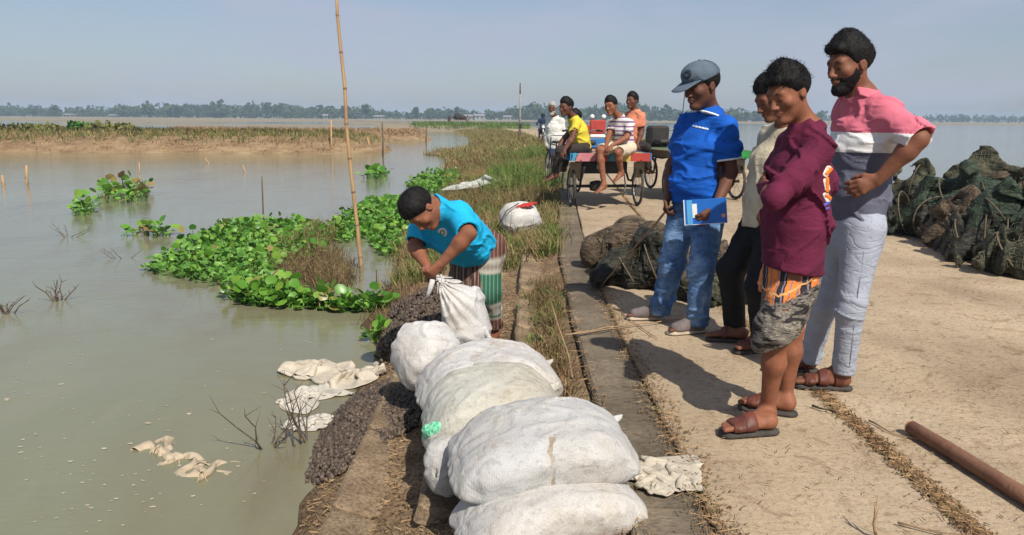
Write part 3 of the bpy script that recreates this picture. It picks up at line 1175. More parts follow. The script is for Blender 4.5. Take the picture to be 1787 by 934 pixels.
def add_foot(S, an, heel, toe, sc=1.0, sole=0.012):
    """heel/toe are points on the ground"""
    heel = np.asarray(heel, float); toe = np.asarray(toe, float)
    d = toe - heel; L = np.linalg.norm(d); d = d / L
    up = np.array([0, 0, 1.0]); s = np.cross(d, up)
    h0 = heel + up * (sole + 0.026 * sc) + d * 0.035 * sc
    ball = heel + d * (L - 0.075 * sc) + up * (sole + 0.020 * sc)
    S.limb(an, h0 + up * 0.012, 0.034 * sc, 0.030 * sc, 0.03)
    S.ecap(h0, ball, s, 0.032 * sc, 0.030 * sc, 0.044 * sc, 0.018 * sc, 0.03)
    S.limb(an, ball * 0.62 + h0 * 0.38 + up * 0.022, 0.032 * sc, 0.022 * sc, 0.04)
    for i in range(5):
        off = (i - 2) * 0.0175 * sc
        ln = (0.062, 0.064, 0.058, 0.052, 0.044)[i] * sc
        r = (0.013, 0.0095, 0.009, 0.0088, 0.0085)[i] * sc
        b0 = ball + s * off * 0.9
        S.limb(b0, b0 + d * ln + s * off * 0.12 - up * 0.006, r, r * 0.92, 0.008)


def sleeve_end(S, e, d, r_out, r_in):
    """cuts a sleeve or trouser leg off square at e (direction d) and hollows the opening"""
    e = A(e); d = A(unit(d))

    def cyl(p):
        q = p - e
        h = q @ d
        rad = np.sqrt(np.maximum((q * q).sum(1) - h * h, 0)) - r_out
        return np.maximum(np.maximum(rad, -h), h - 0.16)
    S.subfn(cyl, e - 0.2, e + 0.2, 0.006)
    S.limb(e - d * 0.025, e + d * 0.05, r_in, r_in, 0.004, 's')


def shoe_parts(root, heel, toe, sc, kind, M, an=None, foot=None):
    """sandals (sole + straps) or low shoes"""
    heel = np.asarray(heel, float); toe = np.asarray(toe, float)
    d = toe - heel; L = np.linalg.norm(d); d = d / L
    up = np.array([0, 0, 1.0]); s = np.cross(d, up)
    S = Sdf()
    S.ecap(heel + d * 0.03, toe - d * 0.042, s, 0.036 * sc, 0.04, 0.046 * sc, 0.04, 0.03, cap=0.045)
    zc = heel[2]
    th = 0.022 if kind != 'shoe' else 0.028
    S.cutfn(lambda p: (np.abs(p[:, 2] - zc - th / 2) - th / 2).astype(np.float32), 0.006)
    sole = link('sole', S.mesh('sole', 0.006), M[1], root)
    F = Sdf()
    a = heel + up * 0.08 + d * 0.04 if an is None else np.asarray(an)
    if foot is not None: add_foot(F, *foot)
    else: add_foot(F, a, heel + d * 0.01, toe - d * 0.01, sc, 0.016)
    if kind == 'shoe':
        S = Sdf()
        h0 = heel + up * 0.045 + d * 0.045
        ball = toe + up * 0.036 - d * 0.062
        S.ecap(h0, ball, s, 0.040 * sc, 0.040 * sc, 0.047 * sc, 0.030 * sc, 0.03)
        S.limb(h0 + up * 0.015, a, 0.043 * sc, 0.044 * sc, 0.03)
        S.limb(a, ball + up * 0.004, 0.040 * sc, 0.026 * sc, 0.03)
        S.wrinkle(sharp_folds((60, 60, 60), 0.0012, 3))
        S.cut(heel + up * 0.098, up, 0.006)
        S.cut(heel + up * 0.018, -up, 0.004)
        link('shoe', S.mesh('shoe', 0.006), M[0], root)
        for i in range(4):
            c = ball * (0.35 + 0.13 * i) + a * (0.65 - 0.13 * i) + up * 0.030
            MB().tube([c - s * 0.018 * sc - up * 0.004, c + up * 0.006, c + s * 0.018 * sc - up * 0.004], 0.0022, 5).build('lace', M[1], root, True)
        return
    Z = L
    bands = {'slide': [(0.40, 0.62), (0.60, 0.82)], 'sandal': [(0.14, 0.30), (0.40, 0.58), (0.64, 0.82)], 'thong': [(0.50, 0.64)]}[kind]
    base = A(heel); df = A(d)
    for (b0, b1) in bands:
        S = F.copy(); S.offset(0.0075)
        S.cutfn(lambda p, b0=b0, b1=b1: (np.maximum(b0 * Z - (p - base) @ df - 0.12 * Z * (p[:, 2] - zc) / 0.06 * 0, (p - base) @ df - b1 * Z)).astype(np.float32), 0.003)
        S.cut(base + A(up) * 0.012, -up, 0.002)
        S.cut(base + A(up) * 0.105, up, 0.002)
        link('strap', S.mesh('strap', 0.0055), M[0], root)


def person(label, base, group=None):
    r = empty('person', base)
    tag(r, label, 'person', group)
    return r


def joints(base, spec):
    """spec: name -> (px, py, Y); returns points relative to base"""
    b = np.array(base)
    return {k: np.array(W(*v)) - b for k, v in spec.items()}
# ------------------------------------------------------------------ the five people by the sacks
SK_A = skin_mat('skin_brown_warm', (0.225, 0.090, 0.050))
SK_B = skin_mat('skin_brown', (0.185, 0.078, 0.046))
SK_C = skin_mat('skin_dark_brown', (0.120, 0.052, 0.034))
LEATHER = simple('brown_sandal_leather', (0.145, 0.042, 0.028), (0.075, 0.026, 0.018), 12, 0.5, 0.4, 120, 0.003)
SOLE_DK = simple('dark_rubber_sole', (0.035, 0.032, 0.03), (0.07, 0.06, 0.05), 14, 0.8, 0.4, 120, 0.003)
SOLE_LT = simple('pale_rubber_sole', (0.50, 0.42, 0.33), (0.33, 0.27, 0.2), 14, 0.8, 0.3, 120, 0.003)
CANVAS = simple('taupe_canvas_shoe', (0.17, 0.14, 0.135), (0.10, 0.085, 0.08), 18, 0.9, 0.4, 300, 0.003)


# ---- person in pink, white and navy polo shirt with a hand on the hip
def build_pink():
    base = G(1440, 672, 0.004)
    J = joints(base, dict(
        head=(1482, 114, 3.80), neck=(1504, 166, 3.83), shL=(1546, 200, 3.67), shR=(1484, 194, 3.97),
        elL=(1603, 243, 3.50), wrL=(1532, 314, 3.565), elR=(1478, 270, 4.10), wrR=(1455, 340, 4.04),
        hipL=(1507, 400, 3.72), hipR=(1482, 400, 3.90), kL=(1484, 540, 3.68), aL=(1473, 640, 3.735),
        kR=(1438, 532, 3.93), aR=(1412, 622, 4.02)))
    root = person('bearded person in pink, white and navy polo shirt and pale jeans, hand on hip', base)
    hf = rot_frame((-0.93, -0.30, -0.20), (-0.12, 0.0, 1))
    hs = 1.01
    B = Sdf()
    add_head(B, J['head'], hf, hs)
    add_neck(B, J['head'], hf, hs, J['neck'], 0.050)
    add_torso(B, J, -0.012)
    add_arm(B, J['shL'], J['elL'], J['wrL'], 1.02)
    add_arm(B, J['shR'], J['elR'], J['wrR'], 1.05)
    add_hand(B, J['wrL'], np.array([-0.78, 0.10, -0.35]), np.array([0.05, 1.0, -0.15]), -1, 0.55, 1.02, 0.10, 0.5)
    add_hand(B, J['wrR'], np.array([-0.3, 0.0, -1]), np.array([1, 0.4, 0]), 1, 0.3)
    add_leg(B, J['hipL'], J['kL'], J['aL'], 0.78)
    add_leg(B, J['hipR'], J['kR'], J['aR'], 0.78)
    gl = np.array(G(1483, 683)) - np.array(base); gtl = np.array(G(1384, 676)) - np.array(base)
    gl[2] = gtl[2] = 0.004
    gr = np.array(G(1424, 652)) - np.array(base); gtr = np.array(G(1350, 648)) - np.array(base)
    gr[2] = gtr[2] = 0.004
    fL = np.array([gl, gl + unit(gtl - gl) * 0.275]); fR = np.array([gr, gr + unit(gtr - gr) * 0.275])
    up = np.array([0, 0, 0.006])
    add_foot(B, J['aL'], fL[0] + up, fL[1] + up, 1.0, 0.016)
    add_foot(B, J['aR'], fR[0] + up, fR[1] + up, 1.0, 0.016)
    body = link('body', B.mesh('body', 0.0068), SK_B, root)
    hm = hair_mesh(J['head'], hf, hs, 0.014, top=0.030, spike=0.006, seed=1, fringe=[(0.0, 0.075, 0.088, 0.03), (0.03, 0.07, 0.085, 0.03), (-0.03, 0.07, 0.085, 0.03)])
    link('hair', add_strands(hm, J['head'], hf, hs, 900, 0.014, 5), M_HAIR, root)
    link('beard', beard_mesh(J['head'], hf, hs, grow=0.0045), M_HAIR, root)
    face_parts(root, J['head'], hf, hs, False)
    # polo
    T = Sdf()
    pel, wst, ch, top, upv = add_torso(T, J, 0.014, (0.150, 0.112), (0.142, 0.118), (0.166, 0.128), 0.012)
    dL = unit(J['elL'] - J['shL']); eL = J['shL'] + dL * 0.225
    T.limb(J['shL'], eL + dL * 0.03, 0.068, 0.079, 0.045)
    dR = unit(J['elR'] - J['shR']); eR = J['shR'] + dR * 0.20
    T.limb(J['shR'], eR + dR * 0.03, 0.072, 0.074, 0.045)
    T.wrinkle(sharp_folds((6, 6, 14), 0.011, 3.0, 0.6, np.array(Matrix.Rotation(0.3, 3, 'Y'))))
    T.wrinkle(sharp_folds((12, 12, 30), 0.005, 5.0, 0.6))
    sleeve_end(T, eL, dL, 0.10, 0.064); sleeve_end(T, eR, dR, 0.10, 0.06)
    hem = np.array(W(1495, 382, 3.8)) - np.array(base)
    T.cut(hem, (0.05, 0, -1), 0.008)
    T.limb(J['neck'] + upv * 0.01, J['neck'] + upv * 0.1, 0.068, 0.09, 0.004, 's')
    t = NT('pink_white_navy_polo')
    z = t.sep()[2]
    nz = t.math('MULTIPLY_ADD', t.noise(5, 2, 0.5), 0.012, z)
    z1 = (W(1500, 231, 3.7).z - base.z); z2 = (W(1500, 266, 3.7).z - base.z)
    pk = t.ramp(t.noise(5, 4, 0.6), [(0.3, (0.50, 0.115, 0.165)), (0.7, (0.63, 0.17, 0.225))])
    nv = t.ramp(t.noise(5, 4, 0.6), [(0.3, (0.075, 0.08, 0.115)), (0.7, (0.135, 0.14, 0.19))])
    a = t.math('GREATER_THAN', nz, z1 + 0.006); b = t.math('GREATER_THAN', nz, z2 + 0.006)
    col = t.mix(a, t.mix(b, nv, (0.68, 0.68, 0.66)), pk)
    col = t.mix(1.0, col, t.ramp(t.noise(420, 2, 0.5), [(0.3, (0.86,) * 3), (0.7, (1.06,) * 3)]), 'MULTIPLY')
    nb = t.bump(t.noise(1.0, 4, 0.55, t.mapping((10, 10, 18)), 0.7), 0.4, 0.02)
    m = t.done(col, 0.85, nb, 0.2)
    link('polo_shirt', T.mesh('polo_shirt', 0.006), m, root)
    # collar
    Cc = Sdf()
    n0 = J['neck']; fwd = unit(np.array([-0.93, -0.3, 0]))
    Cc.ecap(n0 - upv * 0.042 + fwd * 0.016, n0 + upv * 0.034 - fwd * 0.004, unit(J['shR'] - J['shL']), 0.120, 0.112, 0.078, 0.076, 0.01)
    Cc.limb(n0 - upv * 0.08, n0 + upv * 0.12, 0.068, 0.068, 0.004, 's')
    Cc.box(n0 + fwd * 0.085, (0.02, 0.07, 0.07), rot_frame(unit(J['shR'] - J['shL']), (0, 0, 1)), 0.004, 0.004, 's')
    Cc.cut(n0 + upv * 0.022, upv - fwd * 0.2); Cc.cut(n0 - upv * 0.038, -upv + fwd * 0.4)
    cm = cloth_mat('pink_collar', (0.56, 0.145, 0.195))
    link('collar', Cc.mesh('collar', 0.006), cm, root)
    # dark placket and the small dark rider emblem on the left breast
    M_DKPR = cloth_mat('dark_print', (0.03, 0.02, 0.035))
    side = unit(J['shR'] - J['shL'])
    tt = NT('x')
    em = ch + upv * 0.055 - side * 0.075
    def on_front(dx, dz, r=0.150):
        return ch + upv * dz + side * dx + fwd * r
    e0 = np.array(W(1478, 205, 3.62)) - np.array(base)
    Sx = Sdf()
    for (x, zz, rx, rz) in [(0.0, 0.022, 0.006, 0.007), (0.002, 0.006, 0.009, 0.012), (-0.006, -0.008, 0.016, 0.006), (-0.016, -0.018, 0.004, 0.010), (0.006, -0.018, 0.004, 0.010), (-0.020, 0.002, 0.005, 0.006), (0.016, 0.004, 0.003, 0.012)]:
        Sx.blob(e0 + np.array([x * 0.8, 0.06, zz]), (rx, 0.5, rz), None, 0.003)
    E2 = T.copy(); E2.offset(0.002)
    fx = [o for o in Sx.ops]
    def emb(p):
        d = np.full(len(p), 1.0, np.float32)
        for _, fn, lo, hi, k in fx: d = np.minimum(d, fn(p))
        return d
    E3 = Sdf(); E3.ops = [('u', lambda p: E2.eval(p, 0.08), A(e0) - 0.10, A(e0) + np.array([0.1, 0.14, 0.1]), 0.001)]
    E3.cutfn(lambda p: ((p - A(e0))[:, 1] - 0.16).astype(np.float32), 0.001)
    E3.cutfn(emb, 0.001)
    link('chest_emblem', E3.mesh('chest_emblem', 0.0035), M_DKPR, root)
    # jeans
    P = Sdf()
    pel = (J['hipL'] + J['hipR']) / 2
    P.ecap(pel - np.array([0, 0, 0.04]), pel + np.array([0, 0, 0.10]), J['hipR'] - J['hipL'], 0.150, 0.128, 0.142, 0.122, 0.04)
    P.chain([J['hipL'], J['kL'], J['aL'] + np.array([0, 0, -0.05])], [0.100, 0.064, 0.055], 0.04)
    P.chain([J['hipR'], J['kR'], J['aR'] + np.array([0, 0, -0.05])], [0.100, 0.064, 0.055], 0.04)
    zk = J['kL'][2]; za = J['aL'][2]

    def jf(p):
        w = np.exp(-((p[:, 2] - zk) / 0.10) ** 2) + 0.9 * np.exp(-((p[:, 2] - za - 0.02) / 0.07) ** 2) + 0.20
        return (sharp_folds((7, 7, 19), 0.007, 8.0, 1.0, np.array(Matrix.Rotation(0.45, 3, 'Y')))(p) * w).astype(np.float32)
    P.wrinkle(jf)
    for s, f in (('L', fL), ('R', fR)):
        an = J['a' + s]
        sleeve_end(P, an + np.array([0, 0, -0.035]), (0, 0, -1), 0.11, 0.050)
    jm = cloth_mat('pale_grey_blue_denim', (0.31, 0.335, 0.40), 0.14, 500, 0.85, 0.3, 0.35, (10, 10, 24), 0.36)
    link('jeans', P.mesh('jeans', 0.0072), jm, root)
    PJ = P.copy()
    def on_jeans(pxs, Y):
        out = []
        for (px, py) in pxs:
            o_ = np.array(cam.location); d_ = unit(np.array(W(px, py, Y)) - o_)
            ts_ = np.linspace(Y - 0.5, Y + 0.4, 120)
            pp_ = (o_ + d_[None] * (ts_ / d_[1])[:, None] - np.array(base)).astype(np.float32)
            dv = PJ.eval(pp_, 0.3)
            k = int(np.argmax(dv < 0.001))
            if dv[k] < 0.001: out.append(V(pp_[k]))
        return out
    M_SEAM = cloth_mat('denim_seam', (0.20, 0.22, 0.28))
    for pl in ([(1502, 392), (1508, 410), (1520, 424), (1538, 428)], [(1508, 440), (1502, 480), (1496, 520), (1491, 560), (1487, 600), (1482, 640)], [(1524, 470), (1545, 462)]):
        pts_ = on_jeans(pl, 3.6)
        if len(pts_) > 1: MB().tube(pts_, 0.0028, 5).build('seam', M_SEAM, root, True)
    for f, an in ((fL, J['aL']), (fR, J['aR'])):
        shoe_parts(root, f[0], f[1], 1.0, 'sandal', (LEATHER, SOLE_DK), an, (an, f[0] + up, f[1] + up, 1.0, 0.016))
    return root


# ---- person in maroon sweatshirt, arms folded, checked cloth tucked up above the knees
def build_maroon():
    base = G(1335, 748, 0.004)
    J = joints(base, dict(
        head=(1375, 164, 3.30), neck=(1408, 222, 3.34), shL=(1428, 262, 3.20), shR=(1380, 250, 3.50),
        elL=(1352, 346, 3.05), wrL=(1338, 328, 3.28), elR=(1340, 322, 3.50), wrR=(1362, 334, 3.20),
        hipL=(1392, 462, 3.22), hipR=(1372, 462, 3.40), kL=(1356, 592, 3.18), aL=(1338, 722, 3.27),
        kR=(1384, 575, 3.42), aR=(1370, 700, 3.44)))
    root = person('person in long maroon sweatshirt with folded arms and checked cloth tucked above the knees', base)
    hf = rot_frame((-0.80, -0.42, -0.36), (-0.28, -0.05, 1))
    hs = 0.90
    B = Sdf()
    add_head(B, J['head'], hf, hs)
    add_neck(B, J['head'], hf, hs, J['neck'], 0.049)
    add_torso(B, J, -0.035)
    add_arm(B, J['shL'], J['elL'], J['wrL'], 0.95)
    add_arm(B, J['shR'], J['elR'], J['wrR'], 0.95)
    hd = np.array(W(1392, 322, 3.06)) - np.array(W(1362, 334, 3.20))
    add_hand(B, J['wrR'], hd, np.array([0.3, 0.3, 0.9]), 1, 0.10, 0.98, 0.05)
    add_hand(B, J['wrL'], np.array([0.1, 1, 0.2]), np.array([1, 0, 0]), 1, 0.3)
    add_leg(B, J['hipL'], J['kL'], J['aL'], 0.82, thigh=0.062)
    add_leg(B, J['hipR'], J['kR'], J['aR'], 0.82, thigh=0.062)
    b = np.array(base)
    g0 = np.array(G(1354, 757)) - b; g1 = np.array(G(1258, 762)) - b
    h0 = np.array(G(1387, 727)) - b; h1 = np.array(G(1288, 712)) - b
    for q in (g0, g1, h0, h1): q[2] = 0.0
    fL = [g0, g0 + unit(g1 - g0) * 0.262]; fR = [h0, h0 + unit(h1 - h0) * 0.258]
    up = np.array([0, 0, 0.008])
    add_foot(B, J['aL'], fL[0] + up, fL[1] + up, 0.97, 0.018)
    add_foot(B, J['aR'], fR[0] + up, fR[1] + up, 0.97, 0.018)
    link('body', B.mesh('body', 0.0068), SK_A, root)
    hm = hair_mesh(J['head'], hf, hs, 0.013, top=0.026, spike=0.006, seed=7, fringe=[(0.0, 0.078, 0.082, 0.026), (0.03, 0.072, 0.078, 0.026), (-0.03, 0.074, 0.078, 0.026)])
    link('hair', add_strands(hm, J['head'], hf, hs, 1100, 0.020, 8), M_HAIR, root)
    face_parts(root, J['head'], hf, hs, True)
    T = Sdf()
    pel, wst, ch, top, upv = add_torso(T, J, 0.010, (0.150, 0.105), (0.146, 0.100), (0.162, 0.105), 0.0, 0.05, 0.050)
    T.ecap(pel - upv * 0.10, wst, unit(J['hipR'] - J['hipL']), 0.160, 0.124, 0.155, 0.115, 0.05)
    T.ecap(wst, ch, unit(J['shR'] - J['shL']), 0.155, 0.115, 0.160, 0.115, 0.05)
    T.limb(J['shL'], J['shL'] * 0.4 + J['elL'] * 0.6, 0.058, 0.055, 0.03)
    T.limb(J['shR'], J['shR'] * 0.4 + J['elR'] * 0.6, 0.056, 0.052, 0.03)
    T.limb(J['shL'] * 0.5 + J['elL'] * 0.5, J['elL'], 0.055, 0.050, 0.010)
    T.limb(J['elL'], J['wrL'], 0.050, 0.038, 0.010)
    T.limb(J['elR'], J['wrR'], 0.048, 0.038, 0.010)
    T.wrinkle(sharp_folds((5, 5, 11), 0.014, 13.0, 0.7, np.array(Matrix.Rotation(0.6, 3, 'Y'))))
    T.wrinkle(sharp_folds((11, 11, 22), 0.006, 23.0, 0.7, np.array(Matrix.Rotation(-0.4, 3, 'Y'))))
    T.cut(np.array(W(1375, 469, 3.3)) - b, (-0.15, 0, -1), 0.008)
    T.limb(J['neck'] + upv * 0.012, J['neck'] + upv * 0.1, 0.060, 0.08, 0.004, 's')
    m = cloth_mat('maroon_sweatshirt', (0.105, 0.013, 0.038), 0.2, 380, 0.92, 0.3, 0.5, (9, 9, 16))
    link('sweatshirt', T.mesh('sweatshirt', 0.0072), m, root)
    # print on the back: orange shapes with a white edge and blue below
    def patch(name, px0, py0, px1, py1, Yc, mat, shapes, grow=0.0025):
        c = np.array(W((px0 + px1) / 2, (py0 + py1) / 2, Yc)) - b
        S_ = T.copy(); S_.offset(grow)
        E = Sdf(); E.ops = [('u', lambda p: S_.eval(p, 0.12), A(c) - 0.12, A(c) + 0.12, 0.001)]
        ray_ = A(unit(np.array(W((px0 + px1) / 2, (py0 + py1) / 2, Yc)) - np.array(cam.location)))
        fns = []
        for (ax, ay, bx, by, r) in shapes:
            fns.append((A(np.array(W(ax, ay, Yc)) - b), A(np.array(W(bx, by, Yc)) - b), r))

        def mask(p):
            d = np.full(len(p), 1.0, np.float32)
            for a_, b_, r in fns:
                q = p - a_; u = b_ - a_
                q = q - (q @ ray_)[:, None] * ray_
                u = u - (u @ ray_) * ray_
                h = np.clip((q @ u) / (float(u @ u) + 1e-9), 0, 1)
                d = np.minimum(d, np.sqrt(((q - h[:, None] * u) ** 2).sum(1)) - r)
            return d
        E.cutfn(mask, 0.001)
        return link(name, E.mesh(name, 0.004), mat, root)
    M_ORP = cloth_mat('orange_print', (0.72, 0.20, 0.03))
    M_WHP = cloth_mat('white_print', (0.75, 0.66, 0.60))
    M_BLP = cloth_mat('blue_print', (0.07, 0.10, 0.42))
    patch('back_print_edge', 1440, 295, 1450, 350, 3.30, M_WHP, [(1441, 305, 1446, 295, .012), (1441, 316, 1444, 330, .011), (1441, 340, 1445, 348, .012)], 0.002)
    patch('back_print', 1440, 295, 1450, 350, 3.30, M_ORP, [(1443, 304, 1450, 296, .008), (1444, 312, 1444, 334, .007), (1443, 341, 1450, 347, .008)], 0.0035)
    patch('back_print_lower', 1438, 355, 1446, 362, 3.30, M_BLP, [(1438, 359, 1446, 354, .006), (1440, 365, 1446, 363, .005)], 0.0035)
    # tucked checked cloth
    L = Sdf()
    hemz = np.array(W(1350, 600, 3.2)) - b
    pel = (J['hipL'] + J['hipR']) / 2
    mid = (J['kL'] + J['kR']) / 2
    L.ecap(pel + np.array([0, 0, 0.08]), pel - np.array([0, 0, 0.10]), J['hipR'] - J['hipL'], 0.138, 0.104, 0.144, 0.110, 0.04)
    L.ecap(pel - np.array([0, 0, 0.08]), mid + np.array([-0.03, -0.02, 0.03]), J['hipR'] - J['hipL'], 0.145, 0.112, 0.138, 0.092, 0.04)
    L.limb(J['kL'] + np.array([-0.02, 0, 0.05]), J['kL'] + np.array([-0.045, 0, -0.02]), 0.082, 0.066, 0.04)
    L.limb(J['hipL'] * 0.45 + J['kL'] * 0.55, J['kL'] + np.array([-0.01, -0.01, 0.03]), 0.092, 0.086, 0.04)
    rotk = np.array(Matrix.Rotation(-0.75, 3, 'Y'))
    L.wrinkle(sharp_folds((5, 5, 17), 0.020, 41.0, 0.6, rotk))
    L.wrinkle(sharp_folds((16, 16, 40), 0.006, 11.0, 0.6, rotk))
    L.cut(np.array(W(1350, 598, 3.2)) - b, (0.52, 0, -1), 0.012)
    for s in 'LR':
        L.limb(J['k' + s] + np.array([0, 0, 0.0]), J['k' + s] + np.array([0, 0, -0.2]), 0.052, 0.052, 0.004, 's')
    t = NT('checked_black_orange_cloth')
    x, y, z = t.sep()
    u = t.math('MULTIPLY_ADD', y, -0.6, x)
    wv = t.math('MULTIPLY_ADD', t.noise(7, 4, 0.6, None, 0.6), 0.11, t.math('MULTIPLY_ADD', x, -0.35, z))
    u = t.math('MULTIPLY_ADD', t.noise(11, 3, 0.6), 0.03, u)
    zb0 = pel[2] - 0.070
    def band(v, per, duty, off=0.0):
        return t.math('LESS_THAN', t.math('FRACT', t.math('MULTIPLY_ADD', v, 1.0 / per, off)), duty)
    st = t.noise(1.0, 5, 0.62, t.mapping((9, 9, 34), (0, -0.62, 0)), 1.2)
    c1 = t.ramp(st, [(0.30, (0.012, 0.011, 0.012)), (0.44, (0.03, 0.028, 0.028)), (0.50, (0.22, 0.195, 0.16)), (0.54, (0.05, 0.045, 0.042)), (0.60, (0.30, 0.27, 0.22)), (0.64, (0.03, 0.027, 0.026)), (0.72, (0.26, 0.10, 0.04))])
    up_ = t.math('GREATER_THAN', wv, zb0)
    org = t.mix(band(u, 0.105, 0.36, 0.62), (0.62, 0.19, 0.045), (0.03, 0.027, 0.035))
    org = t.mix(band(u, 0.035, 0.2, 0.2), org, (0.20, 0.17, 0.20))
    org = t.mix(band(wv, 0.090, 0.10, 0.35), org, (0.60, 0.32, 0.12))
    col = t.mix(up_, c1, org)
    nb = t.bump(t.noise(1.0, 4, 0.55, t.mapping((10, 10, 30), (0, -0.7, 0)), 0.7), 0.5, 0.02)
    link('checked_cloth', L.mesh('checked_cloth', 0.0072), t.done(col, 0.85, nb, 0.15), root)
    for f, an in ((fL, J['aL']), (fR, J['aR'])):
        shoe_parts(root, f[0], f[1], 1.0, 'slide', (LEATHER, SOLE_DK), an, (an, f[0] + up, f[1] + up, 0.97, 0.018))


# ---- person in cream shirt and black trousers behind
def build_cream():
    base = G(1300, 598, 0.004)
    b = np.array(base)
    J = joints(base, dict(
        head=(1348, 172, 4.45), neck=(1372, 226, 4.55), shL=(1392, 246, 4.42), shR=(1344, 240, 4.72),
        elL=(1392, 310, 4.32), wrL=(1352, 352, 4.22), elR=(1328, 318, 4.80), wrR=(1322, 372, 4.66),
        hipL=(1352, 392, 4.50), hipR=(1322, 392, 4.66), kL=(1326, 500, 4.34), aL=(1332, 588, 4.44),
        kR=(1276, 470, 4.60), aR=(1284, 572, 4.68)))
    root = person('person in cream shirt and black trousers leaning forward behind the maroon sweatshirt', base)
    hf = rot_frame((-0.86, -0.25, -0.45), (-0.45, -0.05, 1))
    hs = 0.95
    B = Sdf()
    add_head(B, J['head'], hf, hs); add_neck(B, J['head'], hf, hs, J['neck'])
    add_torso(B, J, -0.015)
    for s in 'LR':
        add_arm(B, J['sh' + s], J['el' + s], J['wr' + s])
        add_hand(B, J['wr' + s], np.array([-0.6, 0, -0.7]), np.array([0.5, 0.3 if s == 'L' else -0.3, -0.4]), -1 if s == 'L' else 1, 0.5)
        add_leg(B, J['hip' + s], J['k' + s], J['a' + s])
    g0 = np.array(G(1305, 599)) - b; g1 = np.array(G(1236, 594)) - b
    h0 = np.array(G(1345, 612)) - b; h1 = np.array(G(1300, 616)) - b
    for q in (g0, g1, h0, h1): q[2] = 0
    fR = [g0, g0 + unit(g1 - g0) * 0.255]; fL = [h0, h0 + unit(h1 - h0) * 0.255]
    up = np.array([0, 0, 0.008])
    add_foot(B, J['aL'], fL[0] + up, fL[1] + up, 0.97, 0.018); add_foot(B, J['aR'], fR[0] + up, fR[1] + up, 0.97, 0.018)
    link('body', B.mesh('body', 0.0085), SK_B, root)
    hm = hair_mesh(J['head'], hf, hs, 0.013, top=0.022, seed=17, cell=0.005)
    link('hair', add_strands(hm, J['head'], hf, hs, 500, 0.016, 18), M_HAIR, root)
    face_parts(root, J['head'], hf, hs)
    T = Sdf()
    pel, wst, ch, top, upv = add_torso(T, J, 0.018, (0.145, 0.112), (0.140, 0.112), (0.160, 0.118), 0.01)
    for s in 'LR':
        T.chain([J['sh' + s], J['el' + s], J['el' + s] * 0.2 + J['wr' + s] * 0.8], [0.072, 0.060, 0.048], 0.035)
    T.wrinkle(sharp_folds((8, 8, 12), 0.012, 53.0, 0.6, np.array(Matrix.Rotation(-0.9, 3, 'Y'))))
    T.cut(np.array(W(1335, 392, 4.55)) - b, (0.15, 0, -1), 0.008)
    T.limb(J['neck'] + upv * 0.012, J['neck'] + upv * 0.1, 0.062, 0.08, 0.004, 's')
    link('shirt', T.mesh('shirt', 0.0090), cloth_mat('cream_print_shirt', (0.50, 0.44, 0.32), 0.28, 180, 0.85, 0.3, 0.5), root)
    Cc = Sdf()
    Cc.limb(J['neck'] - upv * 0.02, J['neck'] + upv * 0.03, 0.082, 0.072, 0.01)
    Cc.limb(J['neck'] - upv * 0.08, J['neck'] + upv * 0.12, 0.064, 0.064, 0.004, 's')
    link('collar', Cc.mesh('collar', 0.006), cloth_mat('cream_collar', (0.52, 0.46, 0.34)), root)
    P = Sdf()
    P.ecap(pel - np.array([0, 0, 0.04]), pel + np.array([0, 0, 0.10]), J['hipR'] - J['hipL'], 0.145, 0.120, 0.138, 0.112, 0.04)
    for s in 'LR':
        P.chain([J['hip' + s], J['k' + s], J['a' + s] + np.array([0, 0, -0.05])], [0.100, 0.078, 0.064], 0.04)
    P.wrinkle(sharp_folds((9, 9, 22), 0.006, 61.0, 0.7))
    for s in 'LR': sleeve_end(P, J['a' + s] + np.array([0, 0, -0.03]), (0, 0, -1), 0.11, 0.05)
    link('trousers', P.mesh('trousers', 0.0090), cloth_mat('black_trousers', (0.012, 0.012, 0.014), 0.3, 400, 0.75), root)
    for f, an in ((fL, J['aL']), (fR, J['aR'])):
        shoe_parts(root, f[0], f[1], 1.0, 'thong' if f is fR else 'sandal', (LEATHER, SOLE_DK), an, (an, f[0] + up, f[1] + up, 0.97, 0.018))


